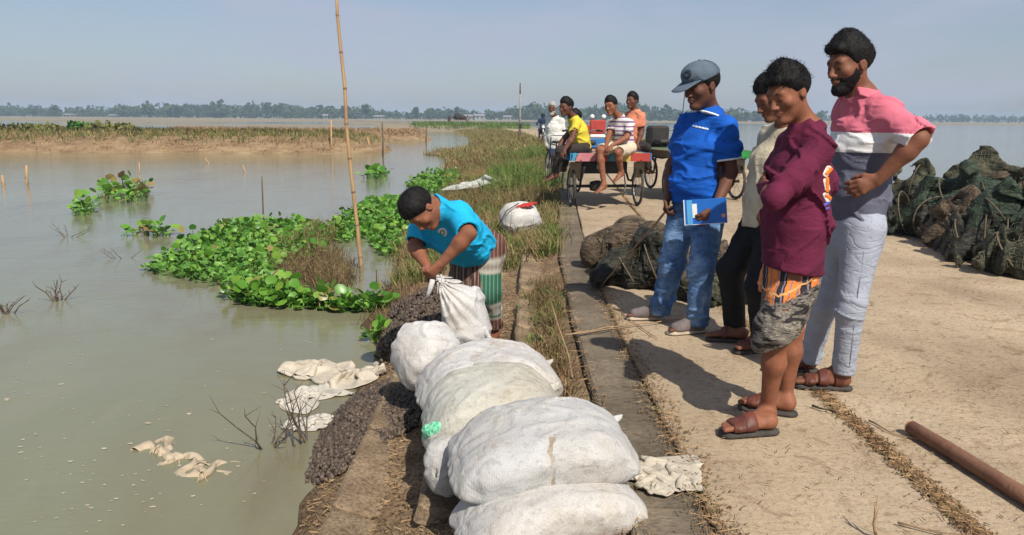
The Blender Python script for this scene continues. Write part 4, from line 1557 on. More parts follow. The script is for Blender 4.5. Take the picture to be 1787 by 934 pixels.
# ---- person in blue polo with cap, notebook and stick
def build_blue():
    base = G(1180, 568, 0.004)
    b = np.array(base)
    J = joints(base, dict(
        head=(1224, 150, 4.84), neck=(1238, 196, 4.93), shL=(1268, 222, 4.80), shR=(1200, 216, 5.06),
        elL=(1276, 300, 4.80), wrL=(1248, 362, 4.66), elR=(1172, 290, 5.14), wrR=(1165, 345, 4.98),
        hipL=(1238, 372, 4.88), hipR=(1193, 372, 5.02), kL=(1224, 472, 4.77), aL=(1218, 554, 4.80),
        kR=(1172, 462, 4.98), aR=(1152, 536, 5.10)))
    root = person('person in bright blue polo shirt, grey blue cap and jeans holding a notebook', base)
    hf = rot_frame((-0.86, -0.42, -0.24), (-0.2, -0.1, 1))
    hs = 1.07
    B = Sdf()
    add_head(B, J['head'], hf, hs); add_neck(B, J['head'], hf, hs, J['neck'], 0.050)
    add_torso(B, J, -0.015)
    for s in 'LR': add_arm(B, J['sh' + s], J['el' + s], J['wr' + s], 0.97); add_leg(B, J['hip' + s], J['k' + s], J['a' + s], 0.85)
    add_hand(B, J['wrL'], np.array([-0.62, -0.10, -0.62]), np.array([-0.25, 0.95, 0.05]), 1, 0.62, 1.08, 0.06, 0.5)
    add_hand(B, J['wrR'], np.array([-0.1, -0.15, -1]), np.array([0.7, -0.5, 0]), 1, 1.0, 1.0)
    g0 = np.array(G(1230, 580)) - b; g1 = np.array(G(1175, 584)) - b
    h0 = np.array(G(1160, 558)) - b; h1 = np.array(G(1092, 558)) - b
    for q in (g0, g1, h0, h1): q[2] = 0
    fL = [g0, g0 + unit(g1 - g0) * 0.27]; fR = [h0, h0 + unit(h1 - h0) * 0.27]
    add_foot(B, J['aL'], fL[0], fL[1], 0.9, 0.02); add_foot(B, J['aR'], fR[0], fR[1], 0.9, 0.02)
    link('body', B.mesh('body', 0.0072), SK_C, root)
    hm = hair_mesh(J['head'], hf, hs, 0.008, top=0.0, seed=27, cell=0.005)
    link('hair', hm, M_HAIR, root)
    face_parts(root, J['head'], hf, hs)
    # cap
    def q(x, y, z): return A(J['head']) + (hf @ np.array([x, y, z])) * hs
    Cp = Sdf()
    Cp.blob(q(0, -0.014, 0.052), A((0.092, 0.112, 0.088)) * hs, hf, 0.01)
    Cp.blob(q(0, 0.035, 0.075), A((0.075, 0.075, 0.060)) * hs, hf, 0.03)
    Cp.wrinkle(sharp_folds((18, 18, 18), 0.003, 3))
    Cp.cut(q(0, 0, 0.040), -(hf @ np.array([0, 0.18, 1.0])), 0.004)
    M_CAP = cloth_mat('grey_blue_cap', (0.085, 0.115, 0.150), 0.2, 300, 0.85)
    M_CAPD = cloth_mat('dark_cap_patch', (0.025, 0.035, 0.045))
    crown = link('cap', Cp.mesh('cap', 0.0052), M_CAP, root)
    btn = Sdf(); btn.blob(q(0, -0.010, 0.141), A((0.010, 0.010, 0.006)) * hs, hf, 0.002); link('cap_button', btn.mesh('cap_button', 0.004), M_CAPD, root)
    for an_ in (0.55, 1.57, 2.6):
        pts_ = []
        for k in range(9):
            th_ = -1.25 + 2.5 * k / 8
            dv_ = np.array([math.sin(th_) * math.cos(an_), math.sin(th_) * math.sin(an_), math.cos(th_)])
            pts_.append(V(q(dv_[0] * 0.0925, -0.014 + dv_[1] * 0.1125, 0.052 + dv_[2] * 0.0885)))
        MB().tube(pts_, 0.0016, 4).build('cap_seam', M_CAPD, root, True)
    crown['label'] = 'grey blue cap with a round dark badge on the front'
    Br = Sdf()
    Br.ecap(q(0, 0.065, 0.040), q(0, 0.158, 0.012), hf[:, 0], 0.082 * hs, 0.010, 0.066 * hs, 0.008, 0.01, cap=0.03)
    c0 = A(J['head']); Rf = np.asarray(hf, np.float32)
    Br.wrinkle(lambda p: (0.9 * (((p - c0) @ Rf)[:, 0] ** 2) * 0).astype(np.float32))
    link('cap_brim', Br.mesh('cap_brim', 0.005), M_CAP, root)
    E = Cp.copy(); E.offset(0.003)
    E3 = Sdf(); pc = q(-0.012, 0.118, 0.088)
    E3.ops = [('u', lambda p: E.eval(p, 0.1), A(pc) - 0.07, A(pc) + 0.07, 0.001)]
    ringf = lambda p: (np.abs(np.sqrt((((p - c0) @ Rf / hs)[:, 0] + 0.022) ** 2 + (((p - c0) @ Rf / hs)[:, 2] - 0.086) ** 2) - 0.018) - 0.008).astype(np.float32)
    E3.cutfn(ringf, 0.001); E3.cutfn(lambda p: (-((p - c0) @ Rf)[:, 1]).astype(np.float32), 0.001)
    link('cap_badge', E3.mesh('cap_badge', 0.004), M_CAPD, root)
    # polo
    T = Sdf()
    pel, wst, ch, top, upv = add_torso(T, J, 0.016, (0.158, 0.126), (0.156, 0.130), (0.170, 0.128), 0.022)
    dL = unit(J['elL'] - J['shL']); eL = J['shL'] + dL * 0.195
    T.limb(J['shL'], eL + dL * 0.03, 0.064, 0.078, 0.045)
    dR = unit(J['elR'] - J['shR']); eR = J['shR'] + dR * 0.19
    T.limb(J['shR'], eR + dR * 0.03, 0.062, 0.074, 0.045)
    T.wrinkle(sharp_folds((4, 4, 15), 0.013, 73.0, 0.7, np.array(Matrix.Rotation(0.22, 3, 'Y'))))
    T.wrinkle(sharp_folds((8, 8, 26), 0.007, 83.0, 0.7, np.array(Matrix.Rotation(-0.2, 3, 'Y'))))
    solid = T.copy()
    sleeve_end(T, eL, dL, 0.10, 0.062); sleeve_end(T, eR, dR, 0.10, 0.06)
    T.cut(np.array(W(1215, 353, 4.95)) - b, (0, 0, -1), 0.008)
    T.limb(J['neck'] + upv * 0.014, J['neck'] + upv * 0.1, 0.066, 0.09, 0.004, 's')
    M_BLUE = cloth_mat('bright_blue_polo', (0.006, 0.085, 0.42), 0.2, 420, 0.8, 0.25, 0.55, (8, 8, 22))
    M_WTRIM = cloth_mat('white_trim', (0.72, 0.74, 0.76))
    link('polo_shirt', T.mesh('polo_shirt', 0.0080), M_BLUE, root)
    # white trim at the sleeve ends and collar edge
    for e, d in ((eL, dL), (eR, dR)):
        S_ = solid.copy(); S_.offset(0.0025)
        ef, df = A(e), A(d)
        S_.cutfn(lambda p, ef=ef, df=df: (np.abs((p - ef) @ df + 0.004) - 0.006).astype(np.float32), 0.001)
        S_.cutfn(lambda p, ef=ef: (np.sqrt(((p - ef) ** 2).sum(1)) - 0.105).astype(np.float32), 0.001)
        S_.limb(e - d * 0.05, e + d * 0.05, 0.064, 0.064, 0.002, 's')
        link('sleeve_trim', S_.mesh('sleeve_trim', 0.0045), M_WTRIM, root)
    side = unit(J['shR'] - J['shL']); fwd = np.cross(upv, side)
    for nm, g, lo, hi, mt in (('collar', 0.0, -0.036, 0.034, M_BLUE), ('collar_trim', 0.004, -0.040, -0.028, M_WTRIM)):
        Cc = Sdf(); n0 = J['neck'] + upv * 0.004
        tilt = unit(upv - fwd * 0.35)
        Cc.ecap(n0 - upv * 0.046 + fwd * 0.014, n0 + upv * 0.036 - fwd * 0.004, side, 0.128 + g, 0.120 + g, 0.080 + g, 0.078 + g, 0.01)
        Cc.limb(n0 - upv * 0.08, n0 + upv * 0.12, 0.068, 0.068, 0.004, 's')
        Cc.box(n0 + fwd * 0.10 - upv * 0.01, (0.014, 0.07, 0.06), rot_frame(fwd, upv), 0.004, 0.004, 's')
        Cc.cut(n0 + upv * hi, tilt, 0.003); Cc.cut(n0 + upv * lo, -tilt, 0.003)
        link(nm, Cc.mesh(nm, 0.0048), mt, root)
    # small white breast lettering
    e0 = np.array(W(1226, 223, 4.80)) - b
    S_ = solid.copy(); S_.offset(0.0045)
    E = Sdf(); E.ops = [('u', lambda p: S_.eval(p, 0.12), A(e0) - 0.13, A(e0) + 0.13, 0.001)]
    ax = A(unit(np.array(W(1238, 226, 4.72)) - np.array(W(1214, 220, 4.72)))); e0f = A(e0)
    def letters(p):
        q_ = p - e0f; u = q_ @ ax; v = q_[:, 2] - u * ax[2]
        d = np.maximum(np.abs(u) - 0.040, np.abs(v) - 0.0055)
        gap = np.where(np.abs(v + 0.002) < 0.002, -1, 0.0016 - np.abs((u + 0.040) % 0.016 - 0.008))
        return np.maximum(d, gap).astype(np.float32)
    E.cutfn(letters, 0.0005)
    E.cutfn(lambda p: ((p - e0f)[:, 1] - 0.12).astype(np.float32), 0.001)
    link('breast_lettering', E.mesh('breast_lettering', 0.003), M_WTRIM, root)
    # jeans
    P = Sdf()
    P.ecap(pel - np.array([0, 0, 0.04]), pel + np.array([0, 0, 0.10]), J['hipR'] - J['hipL'], 0.152, 0.120, 0.145, 0.118, 0.04)
    for s in 'LR':
        P.chain([J['hip' + s], J['k' + s], J['a' + s] + np.array([0, 0, -0.06])], [0.104, 0.080, 0.070], 0.04)
    zk = J['kL'][2]; za = J['aL'][2]

    def jf(p):
        w = np.exp(-((p[:, 2] - zk) / 0.10) ** 2) + 1.2 * np.exp(-((p[:, 2] - za - 0.02) / 0.08) ** 2) + 0.45
        return (sharp_folds((7, 7, 19), 0.010, 91.0, 1.0, np.array(Matrix.Rotation(-0.4, 3, 'Y')))(p) * w).astype(np.float32)
    P.wrinkle(jf)
    for s in 'LR': sleeve_end(P, J['a' + s] + np.array([0, 0, -0.05]), (0, 0, -1), 0.12, 0.052)
    t = NT('faded_blue_denim')
    col = t.ramp(t.noise(7, 5, 0.65, t.mapping((1, 1, 0.5))), [(0.28, (0.035, 0.085, 0.20)), (0.5, (0.085, 0.165, 0.32)), (0.72, (0.22, 0.33, 0.48))])
    streak = t.ramp(t.noise(1.0, 4, 0.6, t.mapping((14, 14, 40)), 0.8), [(0.35, (0.65, 0.66, 0.7)), (0.65, (1.35, 1.3, 1.22))])
    col = t.mix(0.8, col, streak, 'MULTIPLY')
    nb = t.bump(t.noise(1.0, 4, 0.55, t.mapping((11, 11, 26)), 0.7), 0.5, 0.02)
    link('jeans', P.mesh('jeans', 0.0080), t.done(col, 0.88, nb, 0.15), root)
    for f, an in ((fL, J['aL']), (fR, J['aR'])):
        shoe_parts(root, f[0], f[1], 0.98, 'shoe', (CANVAS, SOLE_LT), an)
    # notebook held at the thigh: a thing of its own
    c = np.array(W(1231, 369, 4.655)); ex = unit(np.array(W(1264, 367, 4.62)) - np.array(W(1197, 371, 4.69)))
    ez = unit(np.array([0.03, 0.0, 1.0])); ez = unit(ez - ex * (ez @ ex)); ey = np.cross(ez, ex)
    nbk = empty('notebook'); nbk.matrix_world = Matrix([[ex[0], ey[0], ez[0], c[0]], [ex[1], ey[1], ez[1], c[1]], [ex[2], ey[2], ez[2], c[2]], [0, 0, 0, 1]])
    tag(nbk, 'blue notebook with white label held against the thigh by the blue polo person', 'notebook')
    M_BKB = simple('blue_book_cover', (0.02, 0.14, 0.50), (0.015, 0.11, 0.42), 8, 0.4, 0.1)
    M_PAPER = simple('white_paper', (0.78, 0.78, 0.76), None, 8, 0.8, 0)
    M_CYAN = simple('pale_blue_band', (0.10, 0.38, 0.70), None, 8, 0.4, 0)
    M_REDP = simple('orange_emblem', (0.75, 0.28, 0.14), None, 8, 0.4, 0)
    MB().box((0, -0.006, 0), (0.125, 0.0015, 0.075), None, 0.001).build('front_cover', M_BKB, nbk)
    MB().box((0, 0.006, 0), (0.125, 0.0015, 0.075), None, 0.001).build('back_cover', M_BKB, nbk)
    MB().box((0, 0.0, 0), (0.121, 0.0044, 0.072)).build('pages', M_PAPER, nbk)
    MB().box((-0.124, 0, -0.001), (0.003, 0.0085, 0.077)).build('spine', M_PAPER, nbk)
    MB().box((0, 0.0, -0.0755), (0.1255, 0.008, 0.0015)).build('bottom_edge', M_PAPER, nbk)
    MB().box((-0.092, -0.0081, 0), (0.016, 0.0006, 0.074)).build('cover_band', M_CYAN, nbk)
    MB().box((-0.062, -0.0085, 0.008), (0.014, 0.0008, 0.042)).build('title_label', M_PAPER, nbk)
    MB().lathe((0.105, -0.0085, -0.03), (0, -1, 0), [(0.0, 0.001), (0.012, 0.001), (0.012, 0.0)], 14).build('cover_emblem', M_REDP, nbk)
    # stick held in the other hand
    hnd = W(1163, 368, 4.94); tip = G(1046, 503, 0.012)
    d = (tip - hnd)
    st = empty('stick', tip)
    tag(st, 'thin pale stick held slanting to the ground by the blue polo person', 'stick')
    M_STK = simple('dry_stick', (0.36, 0.24, 0.14), (0.24, 0.15, 0.09), 20, 0.8, 0.4, 90, 0.003)
    pts = [hnd - d * 0.06 - tip + V((0, 0, 0))]
    for k in range(7):
        p = hnd + d * (k / 6.0) - tip
        pts.append(p + V((0.006 * math.sin(k * 2.1), 0, 0.005 * math.cos(k * 1.7))))
    MB().tube(pts, [0.008, 0.008, 0.0075, 0.007, 0.0065, 0.006, 0.0055, 0.004], 7).build('stick_shaft', M_STK, st, True)
    MB().tube([pts[4], pts[4] + V((0.03, 0, 0.012))], [0.005, 0.002], 5).build('twig_stub', M_STK, st, True)


# ---- person bending over, emptying a sack
def build_bending():
    gx_, gy_ = -0.12, 5.15
    base = V((gx_, gy_, tz(gx_, gy_) + 0.01))
    b = np.array(base)
    J = joints(base, dict(
        head=(735, 366, 4.58), neck=(754, 362, 4.66), shL=(800, 376, 4.63), shR=(742, 388, 4.88),
        elL=(818, 408, 4.45), wrL=(770, 460, 4.46), elR=(724, 430, 4.78), wrR=(746, 466, 4.60),
        hipL=(846, 432, 5.08), hipR=(824, 430, 5.24), kL=(846, 505, 5.00), aL=(860, 583, 5.12),
        kR=(806, 505, 5.14), aR=(806, 580, 5.30)))
    root = person('person in turquoise t-shirt and checked wrap bending over to empty a sack', base)
    hf = rot_frame((-0.20, -0.36, -0.92), (-0.78, -0.48, 0.30))
    hs = 1.01
    B = Sdf()
    add_head(B, J['head'], hf, hs); add_neck(B, J['head'], hf, hs, J['neck'], 0.052)
    add_torso(B, J, -0.015)
    for s in 'LR': add_arm(B, J['sh' + s], J['el' + s], J['wr' + s], 1.04); add_leg(B, J['hip' + s], J['k' + s], J['a' + s])
    add_hand(B, J['wrL'], np.array([-0.62, -0.05, -0.62]), np.array([-0.45, 0.75, 0.30]), 1, 0.95, 1.08, 0.03, 0.35)
    add_hand(B, J['wrR'], np.array([0.25, -0.35, -0.8]), np.array([0.6, -0.5, 0.1]), 1, 0.9, 1.05, 0.03, 0.4)
    for s, dx in (('L', (-0.35, -0.9)), ('R', (-0.55, -0.8))):
        a = J['a' + s]
        hx, hy = a[0] + b[0], a[1] + b[1]
        d = unit(np.array([dx[0], dx[1], 0]))
        heel = np.array([a[0], a[1], 0]) - d * 0.06
        heel[2] = tz(heel[0] + b[0], heel[1] + b[1]) + 0.012 - b[2]
        toe = heel + d * 0.25; toe[2] = tz(toe[0] + b[0], toe[1] + b[1]) + 0.012 - b[2]
        add_foot(B, a, heel, toe, 1.0, 0.0)
    link('body', B.mesh('body', 0.0072), SK_A, root)
    hm = hair_mesh(J['head'], hf, hs, 0.014, top=0.006, spike=0.005, seed=37, cell=0.0046, line=((-0.12, -0.065), (-0.03, -0.035), (0.01, -0.005), (0.05, 0.035), (0.075, 0.055), (0.12, 0.060)))
    link('hair', add_strands(hm, J['head'], hf, hs, 900, 0.010, 38), M_HAIR, root)
    face_parts(root, J['head'], hf, hs)
    T = Sdf()
    pel, wst, ch, top, upv = add_torso(T, J, 0.016, (0.160, 0.118), (0.160, 0.125), (0.178, 0.130), 0.02, 0.06)
    dL = unit(J['elL'] - J['shL']); eL = J['shL'] + dL * 0.19
    T.limb(J['shL'], eL + dL * 0.03, 0.078, 0.076, 0.05)
    dR = unit(J['elR'] - J['shR']); eR = J['shR'] + dR * 0.15
    T.limb(J['shR'], eR + dR * 0.03, 0.076, 0.074, 0.05)
    # hanging front of the loose shirt
    T.ecap(ch + np.array([0, -0.02, -0.07]), wst + np.array([0.0, -0.03, -0.10]), unit(J['shR'] - J['shL']), 0.15, 0.07, 0.15, 0.06, 0.06)
    T.wrinkle(sharp_folds((5, 5, 12), 0.011, 103.0, 0.7, np.array(Matrix.Rotation(0.7, 3, 'Y'))))
    T.wrinkle(sharp_folds((10, 10, 22), 0.005, 113.0, 0.7))
    solid = T.copy()
    sleeve_end(T, eL, dL, 0.105, 0.056); sleeve_end(T, eR, dR, 0.10, 0.06)
    T.cut(pel + upv * 0.035, -upv, 0.01)
    T.limb(J['neck'] + upv * 0.016, J['neck'] + upv * 0.1, 0.068, 0.09, 0.004, 's')
    link('t_shirt', T.mesh('t_shirt', 0.0072), cloth_mat('turquoise_t_shirt', (0.012, 0.36, 0.62), 0.14, 420, 0.85, 0.25, 0.45, (8, 8, 14)), root)
    # round white badge on the breast
    e0 = np.array(W(772, 406, 4.60)) - b
    for nm, r0, r1, mt, g in (('chest_badge', -1.0, 0.030, cloth_mat('badge_white', (0.70, 0.72, 0.70)), 0.0025), ('badge_mark', 0.008, 0.017, cloth_mat('badge_green', (0.06, 0.20, 0.16)), 0.004)):
        S_ = solid.copy(); S_.offset(g)
        E = Sdf(); E.ops = [('u', lambda p, S_=S_: S_.eval(p, 0.14), A(e0) - 0.13, A(e0) + 0.13, 0.001)]
        e0f = A(e0); rd = A(unit(np.array(W(772, 406, 4.60)) - np.array(cam.location)))
        def disc(p, r0=r0, r1=r1):
            q_ = p - e0f; q_ = q_ - (q_ @ rd)[:, None] * rd
            l = np.sqrt((q_ ** 2).sum(1))
            return np.maximum(l - r1, r0 - l).astype(np.float32)
        E.cutfn(disc, 0.001); E.cutfn(lambda p: ((p - e0f) @ rd - 0.10).astype(np.float32), 0.001)
        link(nm, E.mesh(nm, 0.004), mt, root)
    # checked wrap
    L = Sdf()
    wsp = pel + upv * 0.07
    sp = unit(J['hipR'] - J['hipL'])
    km = (J['kL'] + J['kR']) / 2; am = (J['aL'] + J['aR']) / 2
    sl = unit(np.array([-0.85, 0.5, 0]))
    L.ecap(wsp, pel, sp, 0.160, 0.122, 0.175, 0.132, 0.05)
    L.ecap(pel, km + np.array([0.01, 0, 0]), sl, 0.165, 0.140, 0.160, 0.115, 0.06)
    L.ecap(km + np.array([0.01, 0, 0]), am + np.array([0.02, 0.0, 0.03]), sl, 0.160, 0.115, 0.165, 0.112, 0.06)
    L.limb(J['kL'], J['aL'] + np.array([0.0, 0, 0.05]), 0.085, 0.075, 0.05)
    vert = sharp_folds((13, 13, 1.6), 0.022, 121.0, 0.5)
    L.wrinkle(vert)
    L.ecap(J['hipL'], J['kL'], sl, 0.115, 0.115, 0.100, 0.100, 0.05)
    L.wrinkle(sharp_folds((22, 22, 9), 0.005, 131.0, 0.6))
    L.cut(np.array(W(850, 574, 5.1)) - b, (-0.05, 0, -1), 0.01)
    for s in 'LR': L.limb(J['a' + s] + np.array([0, 0, 0.1]), J['a' + s] + np.array([0, 0, -0.1]), 0.065, 0.065, 0.004, 's')
    t = NT('checked_green_maroon_wrap')
    x, y, z = t.sep()
    zz_ = t.math('MULTIPLY_ADD', t.noise(6, 2, 0.5), 0.03, z)
    z0 = L.ops and (W(850, 574, 5.1).z - base.z)
    z1 = W(860, 412, 5.1).z - base.z
    f = t.math('DIVIDE', t.math('SUBTRACT', zz_, z0), z1 - z0)
    mar = (0.115, 0.045, 0.032); grn = (0.022, 0.105, 0.066); wht = (0.34, 0.32, 0.28)
    col = t.ramp(f, [(0.0, mar), (0.14, mar), (0.17, wht), (0.20, grn), (0.23, wht), (0.30, (0.16, 0.14, 0.12)), (0.34, wht), (0.37, grn), (0.66, grn), (0.69, wht), (0.74, (0.17, 0.15, 0.12)), (0.80, wht), (0.84, mar), (1.0, mar)])
    # left half of the wrap is the plain maroon check
    lf = t.math('MULTIPLY_ADD', y, 0.5, x)
    col = t.mix(t.ramp(lf, [(0.36, 1.0), (0.40, 0.0)]) if False else t.math('LESS_THAN', lf, -0.20), col, t.mix(t.math('LESS_THAN', t.math('FRACT', t.math('MULTIPLY', x, 24)), 0.25), (0.075, 0.032, 0.026), (0.20, 0.14, 0.11)))
    col = t.mix(t.math('LESS_THAN', t.math('FRACT', t.math('MULTIPLY', x, 40)), 0.16), col, t.mix(0.45, col, (0.42, 0.40, 0.34)))
    nb = t.bump(t.noise(1.0, 4, 0.55, t.mapping((20, 20, 5)), 0.7), 0.5, 0.02)
    link('checked_wrap', L.mesh('checked_wrap', 0.0080), t.done(col, 0.88, nb, 0.15), root)


build_pink(); build_maroon(); build_cream(); build_blue(); build_bending()
# ------------------------------------------------------------------ sacks, snails and loose sacking
def sack_mat(name, c=(0.70, 0.70, 0.69), dirt=(0.36, 0.29, 0.20), dirt_lo=0.60, seed=0.0, streak=None):
    t = NT(name)
    off = t.mapping((1, 1, 1), (0, 0, 0), (seed, seed * 0.7, 0))
    col = t.ramp(t.noise(3.5, 5, 0.6, off), [(0.3, tuple(x * 0.86 for x in c)), (0.7, c)])
    dm = t.ramp(t.noise(4.2, 7, 0.72, off, 0.5), [(dirt_lo, (0, 0, 0)), (dirt_lo + 0.16, (0.75, 0.75, 0.75))])
    col = t.mix(dm, col, dirt)
    if streak:
        x_, y_, z_ = t.sep()
        ww_ = t.math('MULTIPLY_ADD', t.noise(9, 4, 0.7), 0.10, x_)
        inb = t.math('LESS_THAN', t.math('ABSOLUTE', t.math('SUBTRACT', ww_, streak)), 0.010)
        col = t.mix(t.math('MULTIPLY', inb, t.math('MULTIPLY', t.math('LESS_THAN', y_, -0.12), t.ramp(t.noise(24, 4, 0.7), [(0.4, (0, 0, 0)), (0.6, (0.75, 0.75, 0.75))]))), col, (0.24, 0.17, 0.085))
    dust = t.ramp(t.noise(2.2, 6, 0.7, off), [(0.42, (1, 1, 1)), (0.62, (0.86, 0.81, 0.73))])
    col = t.mix(0.9, col, dust, 'MULTIPLY')
    wv = t.ramp(t.noise(230, 2, 0.6, off), [(0.3, (0.82, 0.81, 0.80)), (0.6, (1.06, 1.06, 1.06))])
    col = t.mix(0.9, col, wv, 'MULTIPLY')
    sm = t.ramp(t.noise(30, 4, 0.7, off), [(0.33, (0.74, 0.71, 0.67)), (0.48, (1, 1, 1))])
    col = t.mix(0.8, col, sm, 'MULTIPLY')
    spots = t.ramp(t.voro(16, off), [(0.035, (0.30, 0.24, 0.18)), (0.06, (1, 1, 1))])
    col = t.mix(0.6, col, spots, 'MULTIPLY')
    # woven tape: fine crossing ribs
    vx = t.math('SINE', t.math('MULTIPLY', t.sep()[0], 1100)); vy = t.math('SINE', t.math('MULTIPLY', t.sep()[1], 1100))
    nb = t.bump(t.math('ADD', vx, vy), 0.16, 0.0015)
    cre = t.math('ABSOLUTE', t.math('SUBTRACT', t.noise(5, 3, 0.5, off, 1.5), 0.5))
    nb = t.bump(t.math('MINIMUM', cre, 0.04), 0.34, 0.07, nb)
    nb = t.bump(t.noise(26, 4, 0.6, off, 0.8), 0.35, 0.010, nb)
    nb = t.bump(t.noise(70, 3, 0.6, off), 0.25, 0.004, nb)
    return t.done(col, 0.62, nb, 0.3)


def ray_frame(a, b, roll=0.0):
    """x along a->b, z mostly up"""
    ex = unit(np.array(b) - np.array(a))
    up = np.array([0, 0, 1.0]); ez = unit(up - ex * (up @ ex)); ey = np.cross(ez, ex)
    c, s = math.cos(roll), math.sin(roll)
    return np.stack([ex, ey * c + ez * s, ez * c - ey * s], 1)


M_TIE = simple('white_tie', (0.72, 0.70, 0.66), (0.6, 0.57, 0.5), 20, 0.8, 0.4, 80, 0.004)


def sack(label, a, b, w, h, mat, roll=0.0, sag=0.0, seed=0.0, floor_fn=None, ends=(1, 1), tuft=(1, 1), group='filled white snail sacks', e=3.8, bulge=0.0, cell=0.009, fold=0.005, under=None):
    """filled sack from end a to end b, w half width, h half height"""
    a = np.array(a, float); b = np.array(b, float)
    c = (a + b) / 2
    L = np.linalg.norm(b - a) / 2
    R = ray_frame(a, b, roll)
    root = empty('filled_sack', V(c - np.array([0, 0, h])))
    tag(root, label, 'sack', group)
    Rf = np.asarray(R, np.float32)
    off = A([0, 0, h])

    def fn(p):
        l = (p - off) @ Rf
        x, y, z = l[:, 0] / L, l[:, 1], l[:, 2] + sag * l[:, 0] ** 2
        ax = np.abs(x)
        # closed ends are flat and gathered, the middle is full
        ww = w * (1.0 - 0.06 * ax ** 4 + bulge * x) * (1 - 0.10 * np.exp(-((ax - 0.8) / 0.12) ** 2))
        hh = h * (1.0 - 0.72 * ax ** 4.5 + bulge * x)
        q = (np.abs(y) / ww) ** e + (np.abs(z) / hh) ** 2.7
        k = (ax ** 9 + q) ** (1 / 2.9)
        return (k - 1) * min(h, w) * 0.7
    S = Sdf()
    S._put('u', fn, [A([0, 0, h])], L * 1.25 + max(w, h) * 0.3, 0.01)

    def wr(p):
        l = (p - off) @ Rf
        x = l[:, 0] / L
        ends_w = np.clip(np.abs(x) * 1.7 - 0.55, 0, 1)
        ang = np.arctan2(l[:, 2], l[:, 1])
        pl = np.sin(ang * 7 + seed + 3.0 * vnoise(l * 7 + seed)) * 0.0035 * ends_w
        f = sharp_folds((5, 9, 9), fold, seed + 3, 0.8)(l)
        f2 = sharp_folds((11, 16, 16), fold * 0.45, seed + 9, 0.8)(l)
        lump = -0.006 * vnoise(l * 5 + seed) - 0.0018 * vnoise(l * 22 + seed)
        return (pl + f + f2 + lump).astype(np.float32)
    S.wrinkle(wr)
    if under is not None:
        for (ua, ub, uw, uh, usag, uroll) in under:
            pass
    o = link('sack_body', S.mesh('sack_body', cell), mat, root)
    for k, (s, on) in enumerate(zip((-1, 1), tuft)):
        if not on: continue
        # gathered corner ears left by the stitched mouth
        for yy_ in ((0.85,) if on == 1 else (-0.8,)):
            T = Sdf()
            l0 = np.array([s * L * 0.93, yy_ * w * 0.86, -sag * (L * 0.93) ** 2])
            l1 = l0 + np.array([s * 0.045, yy_ * 0.022, 0.012])
            p0 = R @ l0 + np.array([0, 0, h]); p1 = R @ l1 + np.array([0, 0, h])
            T.limb(p0, p1, 0.024, 0.009, 0.01)
            T.wrinkle(sharp_folds((40, 40, 40), 0.006, seed))
            link('sack_ear', T.mesh('sack_ear', 0.005), mat, root)
    return root


SM1 = sack_mat('woven_white_plastic', (0.50, 0.49, 0.475), (0.36, 0.30, 0.22), 0.60, 0.0)
SM2 = sack_mat('woven_grey_white_plastic', (0.47, 0.47, 0.465), (0.36, 0.30, 0.21), 0.60, 3.1, 0.09)
SM3 = sack_mat('woven_cream_white_plastic', (0.49, 0.485, 0.43), (0.34, 0.28, 0.19), 0.58, 7.7)
SM4 = sack_mat('woven_stained_plastic', (0.52, 0.51, 0.495), (0.30, 0.215, 0.125), 0.54, 12.3)
SM5 = sack_mat('woven_bright_plastic', (0.53, 0.525, 0.52), (0.33, 0.26, 0.17), 0.58, 21.0)

# pile from front to back
sack('lowest front sack of the pile, white, one end drooping towards the camera', W(792, 918, 2.46), W(1104, 840, 2.65), 0.215, 0.105, SM1, 0.0, 0.45, 1.0, tuft=(0, 0))
sack('large grey white sack on top of the front of the pile, stained in the middle', W(782, 798, 2.66), W(1100, 754, 2.76), 0.240, 0.110, SM2, 0.10, 0.45, 5.0, tuft=(0, 1))
r3 = sack('creamy white sack with a green mesh patch, second row of the pile', W(732, 722, 3.20), W(978, 682, 3.28), 0.245, 0.125, SM3, 0.08, 0.8, 9.0, tuft=(0, 1))
sack('white sack with a brown muddy stain on top, third row of the pile', W(726, 668, 3.70), W(972, 636, 3.84), 0.245, 0.125, SM4, 0.05, 0.6, 13.0, tuft=(0, 1))
sack('plump white sack slumped on the left behind the pile', W(703, 620, 4.05), W(782, 622, 4.28), 0.17, 0.185, SM5, 0.5, 0.3, 17.0, tuft=(0, 1), e=2.7, fold=0.009)
sack('small end of a white sack poking out low at the left of the pile', W(757, 826, 2.86), W(800, 800, 3.02), 0.075, 0.115, SM2, 0.0, 0.0, 21.0, tuft=(0, 0), e=2.2)

# hidden lower sack that carries the second row
sack('dusty sack squeezed under the second row of the pile', W(800, 800, 3.06), W(985, 765, 3.12), 0.16, 0.09, SM3, 0.0, 0.2, 25.0, tuft=(0, 0))

# green mesh patch on the third sack
S = Sdf()
gp = np.array(W(764, 752, 3.035)) - np.array(r3.location)
S.blob(gp, (0.082, 0.034, 0.044), rot_frame((0.35, 1, 0.45), (-0.45, 0, 1)), 0.01)
S.wrinkle(sharp_folds((40, 40, 40), 0.006, 3))
t = NT('green_mesh')
col = t.ramp(t.voro(60), [(0.25, (0.06, 0.42, 0.22)), (0.6, (0.25, 0.62, 0.40))])
M_GMESH = t.done(col, 0.6, t.bump(t.voro(60), 0.6, 0.006), 0.3)
o = link('mesh_patch', S.mesh('mesh_patch', 0.005), M_GMESH, r3)
o['label'] = 'bright green mesh patch at the sack end'

